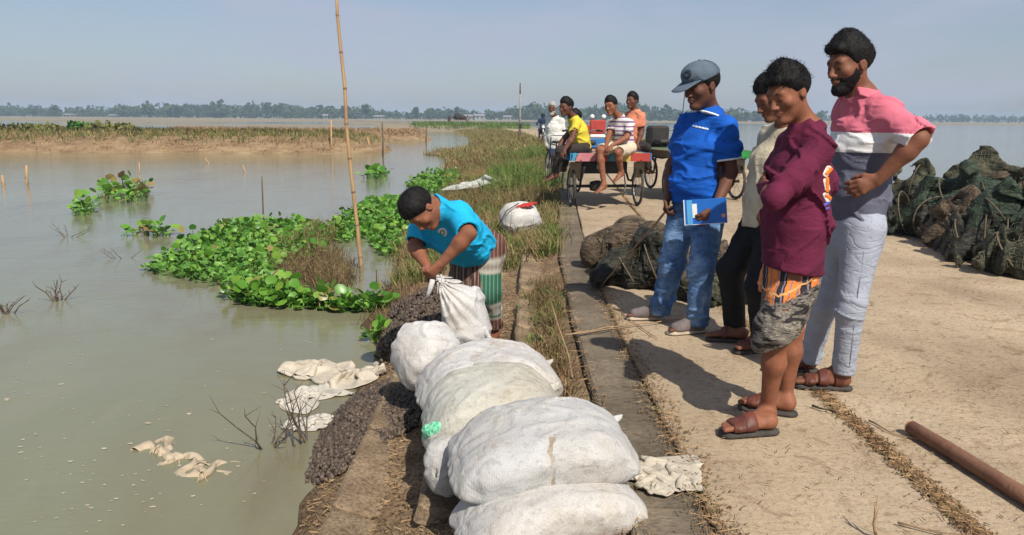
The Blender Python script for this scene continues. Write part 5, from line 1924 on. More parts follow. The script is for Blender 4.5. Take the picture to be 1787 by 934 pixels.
# held sack: bottom on the ground, mouth pulled up to the hand
root = empty('held_sack', W(812, 596, 4.42))
tag(root, 'white sack pulled up by its mouth by the bending person', 'sack', 'filled white snail sacks')
bb = np.array(root.location)
P0 = np.array(W(814, 568, 4.42)) - bb; P1 = np.array(W(806, 530, 4.42)) - bb; P2 = np.array(W(784, 505, 4.43)) - bb; P3 = np.array(W(766, 484, 4.46)) - bb
S = Sdf()
S.ecap(P0 + np.array([0, 0, -0.03]), P1, (1, 0.2, 0), 0.150, 0.125, 0.125, 0.095, 0.05)
S.ecap(P1, P2, (1, 0.3, 0), 0.120, 0.090, 0.062, 0.040, 0.05)
S.ecap(P2, P3, (1, 0.3, 0), 0.055, 0.036, 0.022, 0.014, 0.04)


def held_wr(p):
    q = p - A(P3)
    ang = np.arctan2(q[:, 0], -q[:, 2])
    r = np.sqrt((q ** 2).sum(1))
    w_ = np.clip(1.2 - r * 3.0, 0.1, 1)
    return (0.009 * np.sin(ang * 26 + 2.0 * vnoise(p * 9)) * w_ + sharp_folds((8, 8, 8), 0.008, 5)(p)).astype(np.float32)


S.wrinkle(held_wr)
link('sack_body', S.mesh('sack_body', 0.006), SM5, root)
T = Sdf()
e0 = np.array(W(845, 575, 4.36)) - bb
T.limb(e0, e0 + np.array([0.03, -0.01, -0.05]), 0.022, 0.012, 0.01); T.limb(e0 + np.array([0.03, -0.01, -0.05]), e0 + np.array([0.045, -0.01, -0.075]), 0.012, 0.02, 0.01)
link('sack_ear', T.mesh('sack_ear', 0.005), SM5, root)
# frayed strip of the mouth hanging from the hand
MB().tube([W(756, 488, 4.47) - root.location, W(748, 512, 4.48) - root.location, W(742, 526, 4.5) - root.location], [0.02, 0.013, 0.006], 6).build('torn_mouth', SM5, root, True)

# sack lying in the grass further along the bank, with red marks
ra = G(872, 402, -0.10); rb = G(938, 392, -0.02)
r6 = sack('white sack with red print lying in the grass along the road edge', W(876, 384, 9.7), W(940, 377, 9.9), 0.20, 0.19, SM5, 0.5, 0.4, 33.0, tuft=(0, 2), e=2.4)
M_REDPR = simple('red_print', (0.45, 0.03, 0.02), (0.3, 0.03, 0.03), 30, 0.7, 0)
S = Sdf(); gp = np.array(W(917, 358, 9.70)) - np.array(r6.location)
S.blob(gp, (0.13, 0.06, 0.022), rot_frame((0, 1, 0.2), (-0.2, 0, 1)), 0.01); S.wrinkle(sharp_folds((30, 30, 30), 0.012, 8))
link('red_marking', S.mesh('red_marking', 0.008), M_REDPR, r6)
MB().tube([W(868, 396, 9.55) - r6.location, W(884, 368, 9.56) - r6.location, W(905, 355, 9.65) - r6.location], 0.008, 5).build('seam_cord', M_TRUNK, r6, True)


# crumpled empty sacking: a sheet is pushed together and dropped, and settles into folds
def relax_cloth(P, rest_u, rest_v, ground, steps=110, seed=0):
    n, m = P.shape[:2]
    prev = P.copy()
    dg = math.hypot(rest_u, rest_v)
    cons = []
    for par in (0, 1):
        cons.append((np.s_[par:n - 1:2, :], np.s_[par + 1:n:2, :], rest_u, 1.0))
        cons.append((np.s_[:, par:m - 1:2], np.s_[:, par + 1:m:2], rest_v, 1.0))
        cons.append((np.s_[par:n - 1:2, :-1], np.s_[par + 1:n:2, 1:], dg, 0.7))
        cons.append((np.s_[par:n - 1:2, 1:], np.s_[par + 1:n:2, :-1], dg, 0.7))
    for par in (0, 1, 2, 3):
        if par < 4:
            cons.append((np.s_[par:n - 2:4, :], np.s_[par + 2:n:4, :], rest_u * 2, 0.10))
            cons.append((np.s_[:, par:m - 2:4], np.s_[:, par + 2:m:4], rest_v * 2, 0.10))
    for st in range(steps):
        vel = (P - prev) * 0.93
        prev = P.copy()
        P = P + vel; P[..., 2] -= 0.0009
        for it in range(5):
            for sa, sb, L, kf in cons:
                a_, b_ = P[sa], P[sb]
                k0, k1 = min(a_.shape[0], b_.shape[0]), min(a_.shape[1], b_.shape[1])
                if k0 == 0 or k1 == 0: continue
                a_ = a_[:k0, :k1]; b_ = b_[:k0, :k1]
                d = b_ - a_
                l = np.sqrt((d ** 2).sum(-1))[..., None] + 1e-9
                c = d * (1 - L / l) * 0.5 * kf
                a_ += c; b_ -= c
        g = ground(P[..., 0], P[..., 1])
        low = P[..., 2] < g
        P[..., 2] = np.where(low, g, P[..., 2])
        prev[low] = prev[low] * 0.3 + P[low] * 0.7          # friction
    return P


def crumple(name, label, pts, size, mat, seed, height=0.06, n=44, cat='sack cloth', squeeze=0.55, group=None, ground_z=None, hang=None):
    """pts: the line the cloth lies along (world), size: half width of the heap it makes"""
    base = V(pts[0]); root = empty(name, base); tag(root, label, cat, group)
    Pw = [np.array(p) for p in pts]
    sl = np.cumsum([0] + [np.linalg.norm(Pw[i + 1] - Pw[i]) for i in range(len(Pw) - 1)])
    L = sl[-1]
    nu, nv = n, max(16, int(n * min(1.2, 2 * size / L)))
    u = np.linspace(0, 1, nu); v = np.linspace(-1, 1, nv)
    U, Vv = np.meshgrid(u, v, indexing='ij')
    C = np.stack([np.interp(U * L, sl, [p[k] for p in Pw]) for k in range(3)], -1)
    dp = np.gradient(C, axis=0); dp /= np.linalg.norm(dp, axis=2)[..., None] + 1e-9
    sd = np.cross(dp, [0, 0, 1.0])
    q = np.stack([U * 3.5, Vv * 2.0, np.zeros_like(U)], -1).reshape(-1, 3) + seed * 3.7
    P = C + sd * (Vv * size * (0.85 + 0.3 * vnoise(q * A((0.6, 0, 0))).reshape(U.shape)))[..., None]
    P[..., 2] += height * (0.6 + 0.8 * fbm(q, 2).reshape(U.shape)) + 0.01
    P[..., 0] += 0.15 * size * vnoise(q + 9).reshape(U.shape); P[..., 1] += 0.15 * size * vnoise(q + 19).reshape(U.shape)
    ru = L / (nu - 1) / squeeze; rv = 2 * size / (nv - 1) / (squeeze + 0.1)
    gfn = ground_z if ground_z else (lambda x, y: np.interp(np.hypot(x - Pw[0][0], y - Pw[0][1]), [np.hypot(*(p[:2] - Pw[0][:2])) for p in Pw], [p[2] for p in Pw]))
    P = relax_cloth(P, ru, rv, gfn, 90, seed)
    idx = np.arange(nu * nv).reshape(nu, nv)
    fa = np.stack([idx[:-1, :-1], idx[1:, :-1], idx[1:, 1:], idx[:-1, 1:]], -1).reshape(-1, 4)
    o = link('crumpled_sheet', np_mesh('crumpled_sheet', P.reshape(-1, 3) - np.array(base), fa), mat, root)
    ms = o.modifiers.new('soften', 'SUBSURF'); ms.levels = ms.render_levels = 1
    md = o.modifiers.new('thickness', 'SOLIDIFY'); md.thickness = 0.003
    return root


def clothy(name, c, seed):
    t = NT(name)
    col = t.ramp(t.noise(6, 6, 0.65), [(0.3, tuple(x * 0.62 for x in c)), (0.55, c), (0.75, tuple(min(1, x * 1.12) for x in c))])
    nb = t.bump(t.noise(14, 5, 0.6, None, 1.0), 0.6, 0.015)
    return t.done(col, 0.75, t.bump(t.noise(300, 2, 0.5), 0.25, 0.002, nb), 0.25)


M_CL1 = clothy('cream_sacking', (0.46, 0.41, 0.33), 1)
M_CL2 = clothy('white_sacking', (0.47, 0.44, 0.38), 2)
M_CL3 = clothy('dirty_floating_sacking', (0.40, 0.33, 0.235), 3)
wat = lambda x, y: np.maximum(np.full_like(x, WATER_Z + 0.004), terrain_z(x, y) + 0.012)
rd = lambda x, y: np.where(x > road_left(y), 0.006, terrain_z(x, y) + 0.02)
crumple('empty_sack', 'crumpled cream empty sack spread over the road edging beside the pile', [W(1108, 790, 2.68), G(1150, 805, 0.05), G(1205, 822, 0.02)], 0.125, M_CL1, 3, 0.10, 46, 'empty sack', 0.46, None, rd)
crumple('empty_sack', 'cream twisted empty sack lying at the waterline above the snail heap', [G(508, 640, WATER_Z + 0.02), G(560, 645, WATER_Z + 0.02), G(610, 655, WATER_Z + 0.04), G(656, 640, WATER_Z + 0.08)], 0.14, M_CL1, 8, 0.08, 50, 'empty sack', 0.50, None, wat)
crumple('empty_sack', 'white torn empty sack half under the snail heap at the waterline', [G(506, 705, WATER_Z + 0.02), G(535, 685, WATER_Z + 0.03), G(585, 672, WATER_Z + 0.04)], 0.12, M_CL2, 12, 0.06, 40, 'empty sack', 0.50, None, wat)
crumple('empty_sack', 'white rag of sacking sunk at the lower edge of the snail heap', [G(512, 735, WATER_Z + 0.01), G(545, 735, WATER_Z + 0.03), G(575, 722, WATER_Z + 0.04)], 0.09, M_CL2, 16, 0.06, 34, 'empty sack', 0.50, None, wat)
crumple('floating_cloth', 'dirty beige twisted cloth floating in the open water', [G(268, 778, WATER_Z), G(300, 795, WATER_Z), G(335, 818, WATER_Z), G(392, 824, WATER_Z)], 0.085, M_CL3, 23, 0.06, 46, 'cloth', 0.5, None, lambda x, y: np.full_like(x, WATER_Z - 0.012))
M_DKGREEN = clothy('dark_green_sheet', (0.02, 0.045, 0.028), 5)
crumple('folded_sheet', 'dark green plastic sheet lying behind the snail sacks', [G(858, 592, -0.12), G(934, 588, -0.06)], 0.15, M_DKGREEN, 31, 0.06, 30, 'plastic sheet', 0.7, None, lambda x, y: terrain_z(x, y) + 0.03)
M_PALE = clothy('pale_plastic', (0.42, 0.44, 0.40), 6)
crumple('plastic_sheet', 'pale grey plastic sheet caught in the bank grass beyond the bending person', [W(806, 322, 17.6), W(838, 317, 18.2), W(866, 314, 18.6)], 0.40, M_PALE, 41, 0.2, 34, 'plastic sheet', 0.65, None, lambda x, y: terrain_z(x, y) + 0.16)

# ------------------------------------------------------------------ snails tipped out of the sacks
t = NT('snail_shell')
col = t.ramp(t.noise(45, 3, 0.7), [(0.3, (0.020, 0.014, 0.011)), (0.5, (0.070, 0.050, 0.036)), (0.70, (0.19, 0.14, 0.10))])
M_SNAIL = t.done(col, 0.6, t.bump(t.noise(120, 2, 0.5), 0.3, 0.003), 0.35)


def snail_proto():
    """low spiral shell: body whorl, spire and mouth"""
    vs, fs = [], []
    rings = [(0.1, -1.0, 0.35), (0.85, -0.4, 0.05), (0.9, 0.2, -0.05), (0.45, 0.55, 0.0), (0.02, 1.1, 0.05)]
    n = 5
    for r, z, o in rings:
        for k in range(n):
            w = 2 * math.pi * k / n
            vs.append((r * math.cos(w) + o, r * math.sin(w) * 0.92, z))
    for i in range(len(rings) - 1):
        for k in range(n):
            fs.append((i * n + k, i * n + (k + 1) % n, (i + 1) * n + (k + 1) % n, (i + 1) * n + k))
    return np.array(vs), np.array(fs)


def heap(name, label, outline_fn, count, box, seed, hfun, size=(0.012, 0.021)):
    rng = np.random.default_rng(seed)
    pv, pf = snail_proto()
    N = count * 6
    x = rng.uniform(box[0], box[1], N); y = rng.uniform(box[2], box[3], N)
    d = outline_fn(x, y)
    ok = (d > 0) & (rng.random(N) < 0.25 + d * 1.5)
    x, y, d = x[ok][:count], y[ok][:count], d[ok][:count]
    z = hfun(x, y) + rng.uniform(-0.004, 0.018, len(x)) * np.minimum(1, d * 2)
    vs, fs = [], []
    for i in range(len(x)):
        q = rng.normal(size=4); q /= np.linalg.norm(q)
        w, a, b, c = q
        Rm = np.array([[1 - 2 * (b * b + c * c), 2 * (a * b - c * w), 2 * (a * c + b * w)], [2 * (a * b + c * w), 1 - 2 * (a * a + c * c), 2 * (b * c - a * w)], [2 * (a * c - b * w), 2 * (b * c + a * w), 1 - 2 * (a * a + b * b)]])
        vs.append((pv * rng.uniform(*size)) @ Rm.T + np.array([x[i], y[i], z[i]])); fs.append(pf + i * len(pv))
    return tag(link(name, np_mesh(name, np.concatenate(vs), np.concatenate(fs)), M_SNAIL), label, 'snail shells', None, 'stuff')


hc = G(632, 725, -0.30)
h_pts = [G(x, y, -0.32) for x, y in ((762, 688), (752, 720), (690, 762), (600, 806), (528, 800), (522, 760), (550, 712), (590, 680), (640, 655), (700, 645))]


def poly_d(poly):
    P = np.array([(p.x, p.y) for p in poly])
    c = P.mean(0)

    def fn(x, y):
        a = np.arctan2(y - c[1], x - c[0])
        ang = np.arctan2(P[:, 1] - c[1], P[:, 0] - c[0]); rad = np.hypot(P[:, 0] - c[0], P[:, 1] - c[1])
        o = np.argsort(ang)
        r = np.interp(a, np.concatenate([ang[o] - 2 * math.pi, ang[o], ang[o] + 2 * math.pi]), np.tile(rad[o], 3))
        return 1 - np.hypot(x - c[0], y - c[1]) / r
    return fn


of = poly_d(h_pts)
xs_ = [p.x for p in h_pts]; ys_ = [p.y for p in h_pts]


def heap_z(x, y): return terrain_z(x, y) + 0.012 + 0.06 * (np.maximum(0, of(x, y)) ** 0.7)


heap('snail_heap', 'heap of small dark brown snail shells tipped out at the waterline', of, 3800, (min(xs_), max(xs_), min(ys_), max(ys_)), 3, heap_z)
p_pts = [G(x, y, -0.28) for x, y in ((790, 495), (790, 560), (775, 600), (715, 605), (668, 600), (672, 560), (705, 520), (740, 500))]
of2 = poly_d(p_pts)
xs2 = [p.x for p in p_pts]; ys2 = [p.y for p in p_pts]


def heap_z2(x, y): return terrain_z(x, y) + 0.015 + 0.24 * (np.maximum(0, of2(x, y)) ** 0.8)


heap('snail_heap', 'snail shells pouring from the held sack in front of the bending person', of2, 2300, (min(xs2), max(xs2), min(ys2), max(ys2)), 5, heap_z2, (0.013, 0.022))
# ------------------------------------------------------------------ fishing nets in heaps
def net_mat(name, c1, c2, seed):
    t = NT(name)
    v = t.mapping((6, 6, 16), (0.4, 0.6, 0.2), (seed, 0, 0))
    col = t.ramp(t.noise(1.0, 6, 0.65, v, 1.0), [(0.30, tuple(x * 0.3 for x in c1)), (0.48, c1), (0.66, c2)])
    mesh_ = t.ramp(t.voro(55), [(0.15, (0.55,) * 3), (0.5, (1.1,) * 3)])
    col = t.mix(0.7, col, mesh_, 'MULTIPLY')
    nb = t.bump(t.noise(1.0, 6, 0.65, t.mapping((10, 10, 30), (0.4, 0.6, 0.2)), 1.0), 0.9, 0.03)
    nb = t.bump(t.voro(55), 0.35, 0.006, nb)
    return t.done(col, 0.6, nb, 0.25)


NM_BROWN = net_mat('brown_netting', (0.062, 0.044, 0.028), (0.15, 0.11, 0.068), 0)
NM_OLIVE = net_mat('olive_netting', (0.034, 0.036, 0.022), (0.10, 0.095, 0.058), 4)
NM_GREEN = net_mat('green_netting', (0.020, 0.032, 0.020), (0.055, 0.078, 0.048), 8)
NM_DARK = net_mat('black_netting', (0.018, 0.018, 0.014), (0.065, 0.060, 0.042), 12)
M_HOOP = simple('bent_cane_hoop', (0.13, 0.10, 0.06), (0.06, 0.05, 0.035), 20, 0.7, 0.3)


cord_of = {m.name: simple('cord_' + m.name, c, tuple(x * 0.6 for x in c), 9, 0.8, 0) for m, c in ((NM_BROWN, (0.20, 0.15, 0.095)), (NM_OLIVE, (0.15, 0.14, 0.085)), (NM_GREEN, (0.075, 0.11, 0.07)), (NM_DARK, (0.07, 0.065, 0.045)))}


def net_trap(label, pts, rads, mat, seed, group, hoops=2, flat=0.0, cell=0.020, amp=0.05, ridge=None):
    """netting pulled over hoops: pts run along the bundle (world), rads its thickness"""
    base = V((pts[0][0], pts[0][1], 0.004))
    root = empty('net_trap', base); tag(root, label, 'fishing net', group)
    P = [np.array(p) - np.array(base) for p in pts]
    S = Sdf()
    for i in range(len(P) - 1):
        kk_ = 0.66 if amp >= 0.05 else 1.0
        S.limb(P[i] - np.array([0, 0, rads[i] * (1 - kk_)]), P[i + 1] - np.array([0, 0, rads[i + 1] * (1 - kk_)]), rads[i] * kk_, rads[i + 1] * kk_, 0.10)
    if amp >= 0.05:
        rq = random.Random(int(seed * 10))
        for i in range(len(P)):
            pk = P[i] + np.array([rq.uniform(-.05, .05), rq.uniform(-.05, .05), rads[i] * rq.uniform(0.85, 1.15)])
            for k in range(5):
                a_ = rq.uniform(0, 6.28); rr_ = rads[i] * rq.uniform(1.3, 2.0)
                q_ = np.array([P[i][0] + rr_ * math.cos(a_), P[i][1] + rr_ * math.sin(a_), rq.uniform(0.02, 0.12)])
                S.limb(pk, q_, 0.018, 0.03, 0.11)
    if ridge:
        for a, b, ra, rb in ridge:
            S.limb(np.array(a) - np.array(base), np.array(b) - np.array(base), ra, rb, 0.16)
    rot = np.array(Matrix.Rotation(0.7 + seed, 3, 'X') @ Matrix.Rotation(0.5 + 1.7 * seed, 3, 'Y'))
    rot2 = np.array(Matrix.Rotation(-0.6 + seed, 3, 'Y') @ Matrix.Rotation(0.9 * seed, 3, 'Z'))
    S.wrinkle(sharp_folds((1.8, 1.8, 5), amp * 1.2, seed * 7.3, 0.9, rot))
    S.wrinkle(sharp_folds((3, 3, 10), amp * 0.8, seed * 3.1 + 5, 0.9, rot2))
    S.wrinkle(sharp_folds((6, 6, 22), amp * 0.35, seed * 2.1 + 5, 0.9, rot))
    S.cut((0, 0, 0.0), (0, 0, -1), 0.02)
    link('netting', S.mesh('netting', cell, 0.06), mat, root)
    cd = link('net_cord', S.mesh('net_cord', 0.055, 0.06), cord_of[mat.name], root)
    wm = cd.modifiers.new('cords', 'WIREFRAME'); wm.thickness = 0.007; wm.use_even_offset = False
    for k in range(hoops):
        f = (k + 0.5) / hoops
        s = f * (len(P) - 1); i = min(int(s), len(P) - 2); u = s - i
        c = P[i] * (1 - u) + P[i + 1] * u; r = rads[i] * (1 - u) + rads[i + 1] * u
        ax = unit(P[i + 1] - P[i]) + np.array([0.2 * math.sin(seed + k), 0.2, 0.15])
        ring_b = MB().ring(c, V(ax), r * 1.03, 0.009, 26, 5)
        ring_b.build('hoop', M_HOOP, root, True)
    return root


gR = 'nets heaped along the right road edge'
def NP(px, py, Y): return W(px, py, Y)
net_trap('dark green net peaked highest at the back of the right heap', [NP(1665, 335, 9.4), NP(1712, 318, 9.3), NP(1770, 345, 9.2)], [0.26, 0.30, 0.26], NM_OLIVE, 1.0, gR, 0, ridge=[(NP(1660, 320, 9.4), NP(1713, 288, 9.3), .06, .02), (NP(1713, 288, 9.3), NP(1768, 325, 9.2), .02, .06), (NP(1713, 288, 9.3), NP(1720, 370, 8.8), .02, .2)])
net_trap('pale olive net bundle at the left end of the right heap', [NP(1550, 330, 10.2), NP(1600, 322, 10.0), NP(1660, 345, 9.6)], [0.22, 0.26, 0.26], NM_OLIVE, 2.0, gR, 1)
net_trap('black net bundle low at the left end of the right heap', [NP(1552, 372, 9.4), NP(1610, 372, 9.1), NP(1660, 395, 8.6)], [0.24, 0.27, 0.24], NM_DARK, 3.0, gR, 2)
net_trap('net with a stretched green panel in the middle of the right heap', [NP(1630, 350, 9.0), NP(1680, 345, 8.8), NP(1730, 350, 8.7)], [0.22, 0.27, 0.20], NM_GREEN, 4.0, gR, 2, ridge=[(NP(1640, 318, 9.0), NP(1700, 318, 8.8), .03, .03), (NP(1700, 318, 8.8), NP(1730, 350, 8.6), .03, .06)])
net_trap('brown net roll lying in the middle front of the right heap', [NP(1640, 400, 8.3), NP(1690, 382, 8.2), NP(1740, 372, 8.2)], [0.22, 0.24, 0.20], NM_BROWN, 5.0, gR, 2)
net_trap('barrel shaped net with an open hoop at the lower front of the right heap', [NP(1668, 420, 7.7), NP(1720, 415, 7.5), NP(1775, 425, 7.3)], [0.22, 0.23, 0.22], NM_DARK, 6.0, gR, 3, amp=0.05)
net_trap('green net stretched over a frame at the right edge of the heap', [NP(1715, 385, 7.6), NP(1760, 365, 7.5), NP(1810, 375, 7.4)], [0.18, 0.24, 0.22], NM_GREEN, 7.0, gR, 2, ridge=[(NP(1700, 390, 7.7), NP(1755, 352, 7.5), .03, .03)])
net_trap('brown and grey net nearest the camera in the right heap', [NP(1740, 450, 6.9), NP(1790, 435, 6.7), NP(1850, 440, 6.6)], [0.17, 0.25, 0.25], NM_OLIVE, 8.0, gR, 2)
net_trap('brown net lying behind at the right end of the heap', [NP(1740, 345, 8.8), NP(1790, 335, 8.6), NP(1850, 340, 8.5)], [0.22, 0.26, 0.26], NM_BROWN, 9.0, gR, 1)

gL = 'nets lying behind the blue polo person'
net_trap('brown barrel net standing at the back of the small heap beside the stick', [NP(1098, 412, 7.4), NP(1104, 408, 7.9)], [0.185, 0.185], NM_BROWN, 10.0, gL, 2, amp=0.012)
net_trap('brown net roll with a dark open end at the left of the small heap', [NP(1040, 438, 7.05), NP(1085, 425, 7.0), NP(1140, 418, 7.0)], [0.15, 0.17, 0.16], NM_BROWN, 11.0, gL, 3, amp=0.015)
net_trap('large dark brown net bundle at the front of the small heap', [NP(1072, 478, 6.25), NP(1115, 465, 6.2), NP(1165, 455, 6.1)], [0.13, 0.20, 0.19], NM_DARK, 12.0, gL, 2, amp=0.05, ridge=[(NP(1060, 465, 6.3), NP(1130, 425, 6.3), .04, .05)])
net_trap('brown folded net lying on top of the small heap', [NP(1075, 440, 6.6), NP(1120, 425, 6.5), NP(1150, 430, 6.4)], [0.09, 0.12, 0.13], NM_BROWN, 13.0, gL, 1, amp=0.05)
net_trap('olive net lying flat behind the jeans of the blue polo person', [NP(1190, 512, 5.75), NP(1230, 515, 5.7), NP(1275, 510, 5.7)], [0.09, 0.115, 0.10], NM_OLIVE, 14.0, gL, 1, amp=0.05)
net_trap('brown net lump between the blue polo person and the black trousers', [NP(1185, 475, 6.0), NP(1230, 470, 6.1), NP(1275, 468, 6.2)], [0.13, 0.14, 0.12], NM_BROWN, 15.0, gL, 1, amp=0.05)

# ------------------------------------------------------------------ poles and sticks
M_BAMBOO = simple('dry_bamboo', (0.46, 0.30, 0.15), (0.34, 0.20, 0.11), 5, 0.55, 0.3, 60, 0.004, vscale=(4, 4, 0.7))
M_NODE = simple('bamboo_node', (0.17, 0.10, 0.06), (0.30, 0.20, 0.11), 20, 0.7, 0.3)
M_RUSTY = simple('rusty_brown_pole', (0.125, 0.05, 0.03), (0.20, 0.105, 0.065), 5, 0.7, 0.6, 40, 0.006)
M_TWIG = simple('dead_twig', (0.13, 0.095, 0.065), (0.07, 0.05, 0.035), 14, 0.85, 0.3)
M_PALEWOOD = simple('pale_stake', (0.45, 0.28, 0.14), (0.32, 0.2, 0.11), 6, 0.8, 0.3)
M_GREYPOST = simple('grey_post', (0.30, 0.29, 0.28), (0.20, 0.19, 0.18), 4, 0.8, 0.2)


def bamboo(label, foot, top, r0, r1, name='bamboo_pole', seg=0.36, bend=0.0, mat=None):
    root = empty(name, foot); tag(root, label, 'bamboo pole' if name == 'bamboo_pole' else 'stake')
    d = top - foot; L = d.length; n = max(2, int(L / seg))
    pts, rs = [], []
    rr = random.Random(int(L * 1000))
    for i in range(n + 1):
        f = i / n
        pts.append(d * f + V((bend * math.sin(math.pi * f) + rr.uniform(-1, 1) * 0.012 * r0 / 0.02, 0, 0)))
        rs.append(r0 + (r1 - r0) * f)
    MB().tube([V((0, 0, -0.5)) if i == 0 else p for i, p in enumerate([pts[0]] + pts)] if False else pts, rs, 9).build('cane', mat or M_BAMBOO, root, True)
    for i in range(1, n):
        t_ = (pts[i + 1] - pts[i - 1]).normalized()
        MB().lathe(pts[i], t_, [(rs[i] * 0.9, -0.02), (rs[i] * 1.10, -0.008), (rs[i] * 1.22, 0.0), (rs[i] * 1.08, 0.008), (rs[i] * 0.9, 0.02)], 9).build('cane_node', M_NODE, root, True)
    return root


f0 = G(633, 468, WATER_Z); f0.z -= 0.25
bamboo('tall leaning bamboo pole standing in the water among the hyacinth', f0, W(587, -40, f0.y - 0.3), 0.025, 0.017, bend=-0.03)


def stake(label, px, py, px2, py2, r, mat, name='bamboo_stake'):
    f = G(px, py, WATER_Z); tp = W(px2, py2, f.y); f2 = f - (tp - f).normalized() * 0.2
    root = empty(name, f2); tag(root, label, 'stake', 'stakes standing in the flood water')
    d = tp - f2
    MB().tube([V((0, 0, 0)), d * 0.45 + V((r * 0.5, 0, 0)), d], [r, r * 0.95, r * 0.8], 7).build('shaft', mat, root, True)
    MB().lathe(d * 0.55, d.normalized(), [(r * 0.85, -r), (r * 1.2, 0), (r * 0.8, r)], 7).build('knot', M_NODE, root, True)


stake('tall pale bamboo stake by the tip of the near levee', 577, 268, 578, 210, 0.05, M_PALEWOOD)
stake('short pale bamboo stake leaning right of the bamboo pole', 647, 266, 641, 241, 0.05, M_PALEWOOD)
stake('thin dark stake between the two far levees', 668, 272, 667, 214, 0.04, M_TWIG)
stake('orange brown stump of a stake near the left picture edge', 46, 322, 46, 289, 0.035, M_PALEWOOD)
stake('cut stake at the very left picture edge', 5, 323, 4, 306, 0.035, M_PALEWOOD)
stake('thin grey stick standing behind the large hyacinth mat', 459, 388, 457, 308, 0.014, M_TWIG)
stake('slim dark stake right of the far levee', 743, 248, 744, 222, 0.05, M_TWIG)
stake('pale stub of a stake in front of the near levee, left of the bamboo pole', 243, 300, 243, 284, 0.028, M_PALEWOOD)
stake('pair of broken pale reeds in the water before the levee', 427, 300, 424, 288, 0.025, M_PALEWOOD)
stake('short white stake in front of the levee tip', 363, 285, 358, 276, 0.03, M_PALEWOOD)

# utility pole on the bank
pb = G(907, 240, -0.08)
up_ = empty('utility_pole', pb); tag(up_, 'slender grey utility pole beside the road in the distance', 'utility pole')
ht = W(907, 145, pb.y).z - pb.z
MB().tube([(0, 0, -0.1), (0, 0, ht * 0.55), (0, 0, ht * 0.8)], [0.10, 0.085, 0.07], 10).build('shaft', M_GREYPOST, up_, True)
MB().tube([(0, 0, ht * 0.79), (0, 0, ht)], [0.055, 0.045], 8).build('pole_top', M_TWIG, up_, True)
MB().box((0, 0, ht * 0.03), (0.14, 0.14, 0.35), None, 0.03).build('pole_base', M_TWIG, up_)
MB().box((0.05, -0.08, ht * 0.22), (0.1, 0.06, 0.16), None, 0.02).build('junction_box', M_DARKGAP, up_)

# brown pole lying on the road
a = G(1588, 742, 0.045); b_ = G(1850, 900, 0.045)
rp = empty('fallen_pole', V((a.x, a.y, 0.004))); tag(rp, 'thick rusty brown pole lying on the road at the right', 'pole')
d = b_ - a; b0 = V((0, 0, 0.035))
MB().tube([b0, b0 + d * 0.01, b0 + d * 0.3 + V((0.004, 0, 0)), b0 + d * 0.65, b0 + d], [0.026, 0.030, 0.031, 0.030, 0.032], 14).build('shaft', M_RUSTY, rp, True)
MB().ring(b0 + d * 0.012, d, 0.025, 0.006, 16, 6).build('cut_end', M_BAMBOO, rp, True)

# ------------------------------------------------------------------ loose twigs that can be told apart
def twig(label, pxs, r=0.005, z=0.01, name='dry_stalk', mat=None, seed=0, Y=None):
    rr = random.Random(seed)
    P = [G(x, y, z) for x, y in pxs] if Y is None else [W(x, y, yy) for (x, y), yy in zip(pxs, Y)]
    root = empty(name, P[0]); tag(root, label, 'twig')
    pts = []
    for i in range(len(P) - 1):
        for k in range(3):
            f = k / 3
            pts.append(P[i] * (1 - f) + P[i + 1] * f - P[0] + V((rr.uniform(-1, 1), rr.uniform(-1, 1), rr.uniform(0, 1))) * r * 0.9)
    pts.append(P[-1] - P[0])
    MB().tube(pts, list(np.linspace(r, r * 0.45, len(pts))), 6).build('stem', mat or M_STRAWW, root, True)
    for k in (len(pts) // 3, 2 * len(pts) // 3):
        q = pts[k]; dd = (pts[k] - pts[k - 1]).normalized()
        MB().tube([q, q + dd * 0.05 + V((rr.uniform(-.03, .03), rr.uniform(-.03, .03), 0.008))], [r * 0.6, r * 0.25], 5).build('side_shoot', mat or M_STRAWW, root, True)


M_STRAWW = simple('straw_stalk', (0.34, 0.23, 0.13), (0.20, 0.13, 0.08), 14, 0.85, 0.2)
twig('long dry stalk lying across the edging towards the shoes of the blue polo person', [(1000, 584), (1060, 572), (1140, 563), (1195, 556)], 0.006, 0.02, seed=1)
twig('dry stalk lying on the road below the left shoe of the blue polo person', [(1085, 548), (1130, 580), (1148, 592)], 0.004, 0.012, seed=2)
twig('thin curved straw on the road left of the long shadow', [(1112, 668), (1140, 692), (1155, 700)], 0.003, 0.012, seed=3)
twig('short brown twig at the joint behind the maroon sandals', [(1418, 708), (1458, 722)], 0.006, 0.012, seed=4, mat=M_TWIG)
twig('long bent straw lying beside the fallen pole', [(1516, 735), (1560, 758), (1632, 774)], 0.004, 0.012, seed=5)
twig('upright dry stub standing at the bottom edge of the picture', [(1527, 934), (1525, 905), (1526, 880)], 0.006, Y=[2.33, 2.33, 2.335], seed=6)
twig('straw lying flat near the bottom of the road', [(1566, 912), (1640, 930), (1660, 934)], 0.004, 0.012, seed=7)
twig('pale stalk leaning on the edging beside the dry weeds', [(1000, 660), (985, 600), (960, 520)], 0.006, Y=[4.1, 4.35, 4.7], seed=8)
twig('brown stalk crossing the grey edging near the weeds', [(985, 585), (1040, 578), (1100, 570)], 0.005, 0.02, seed=9)

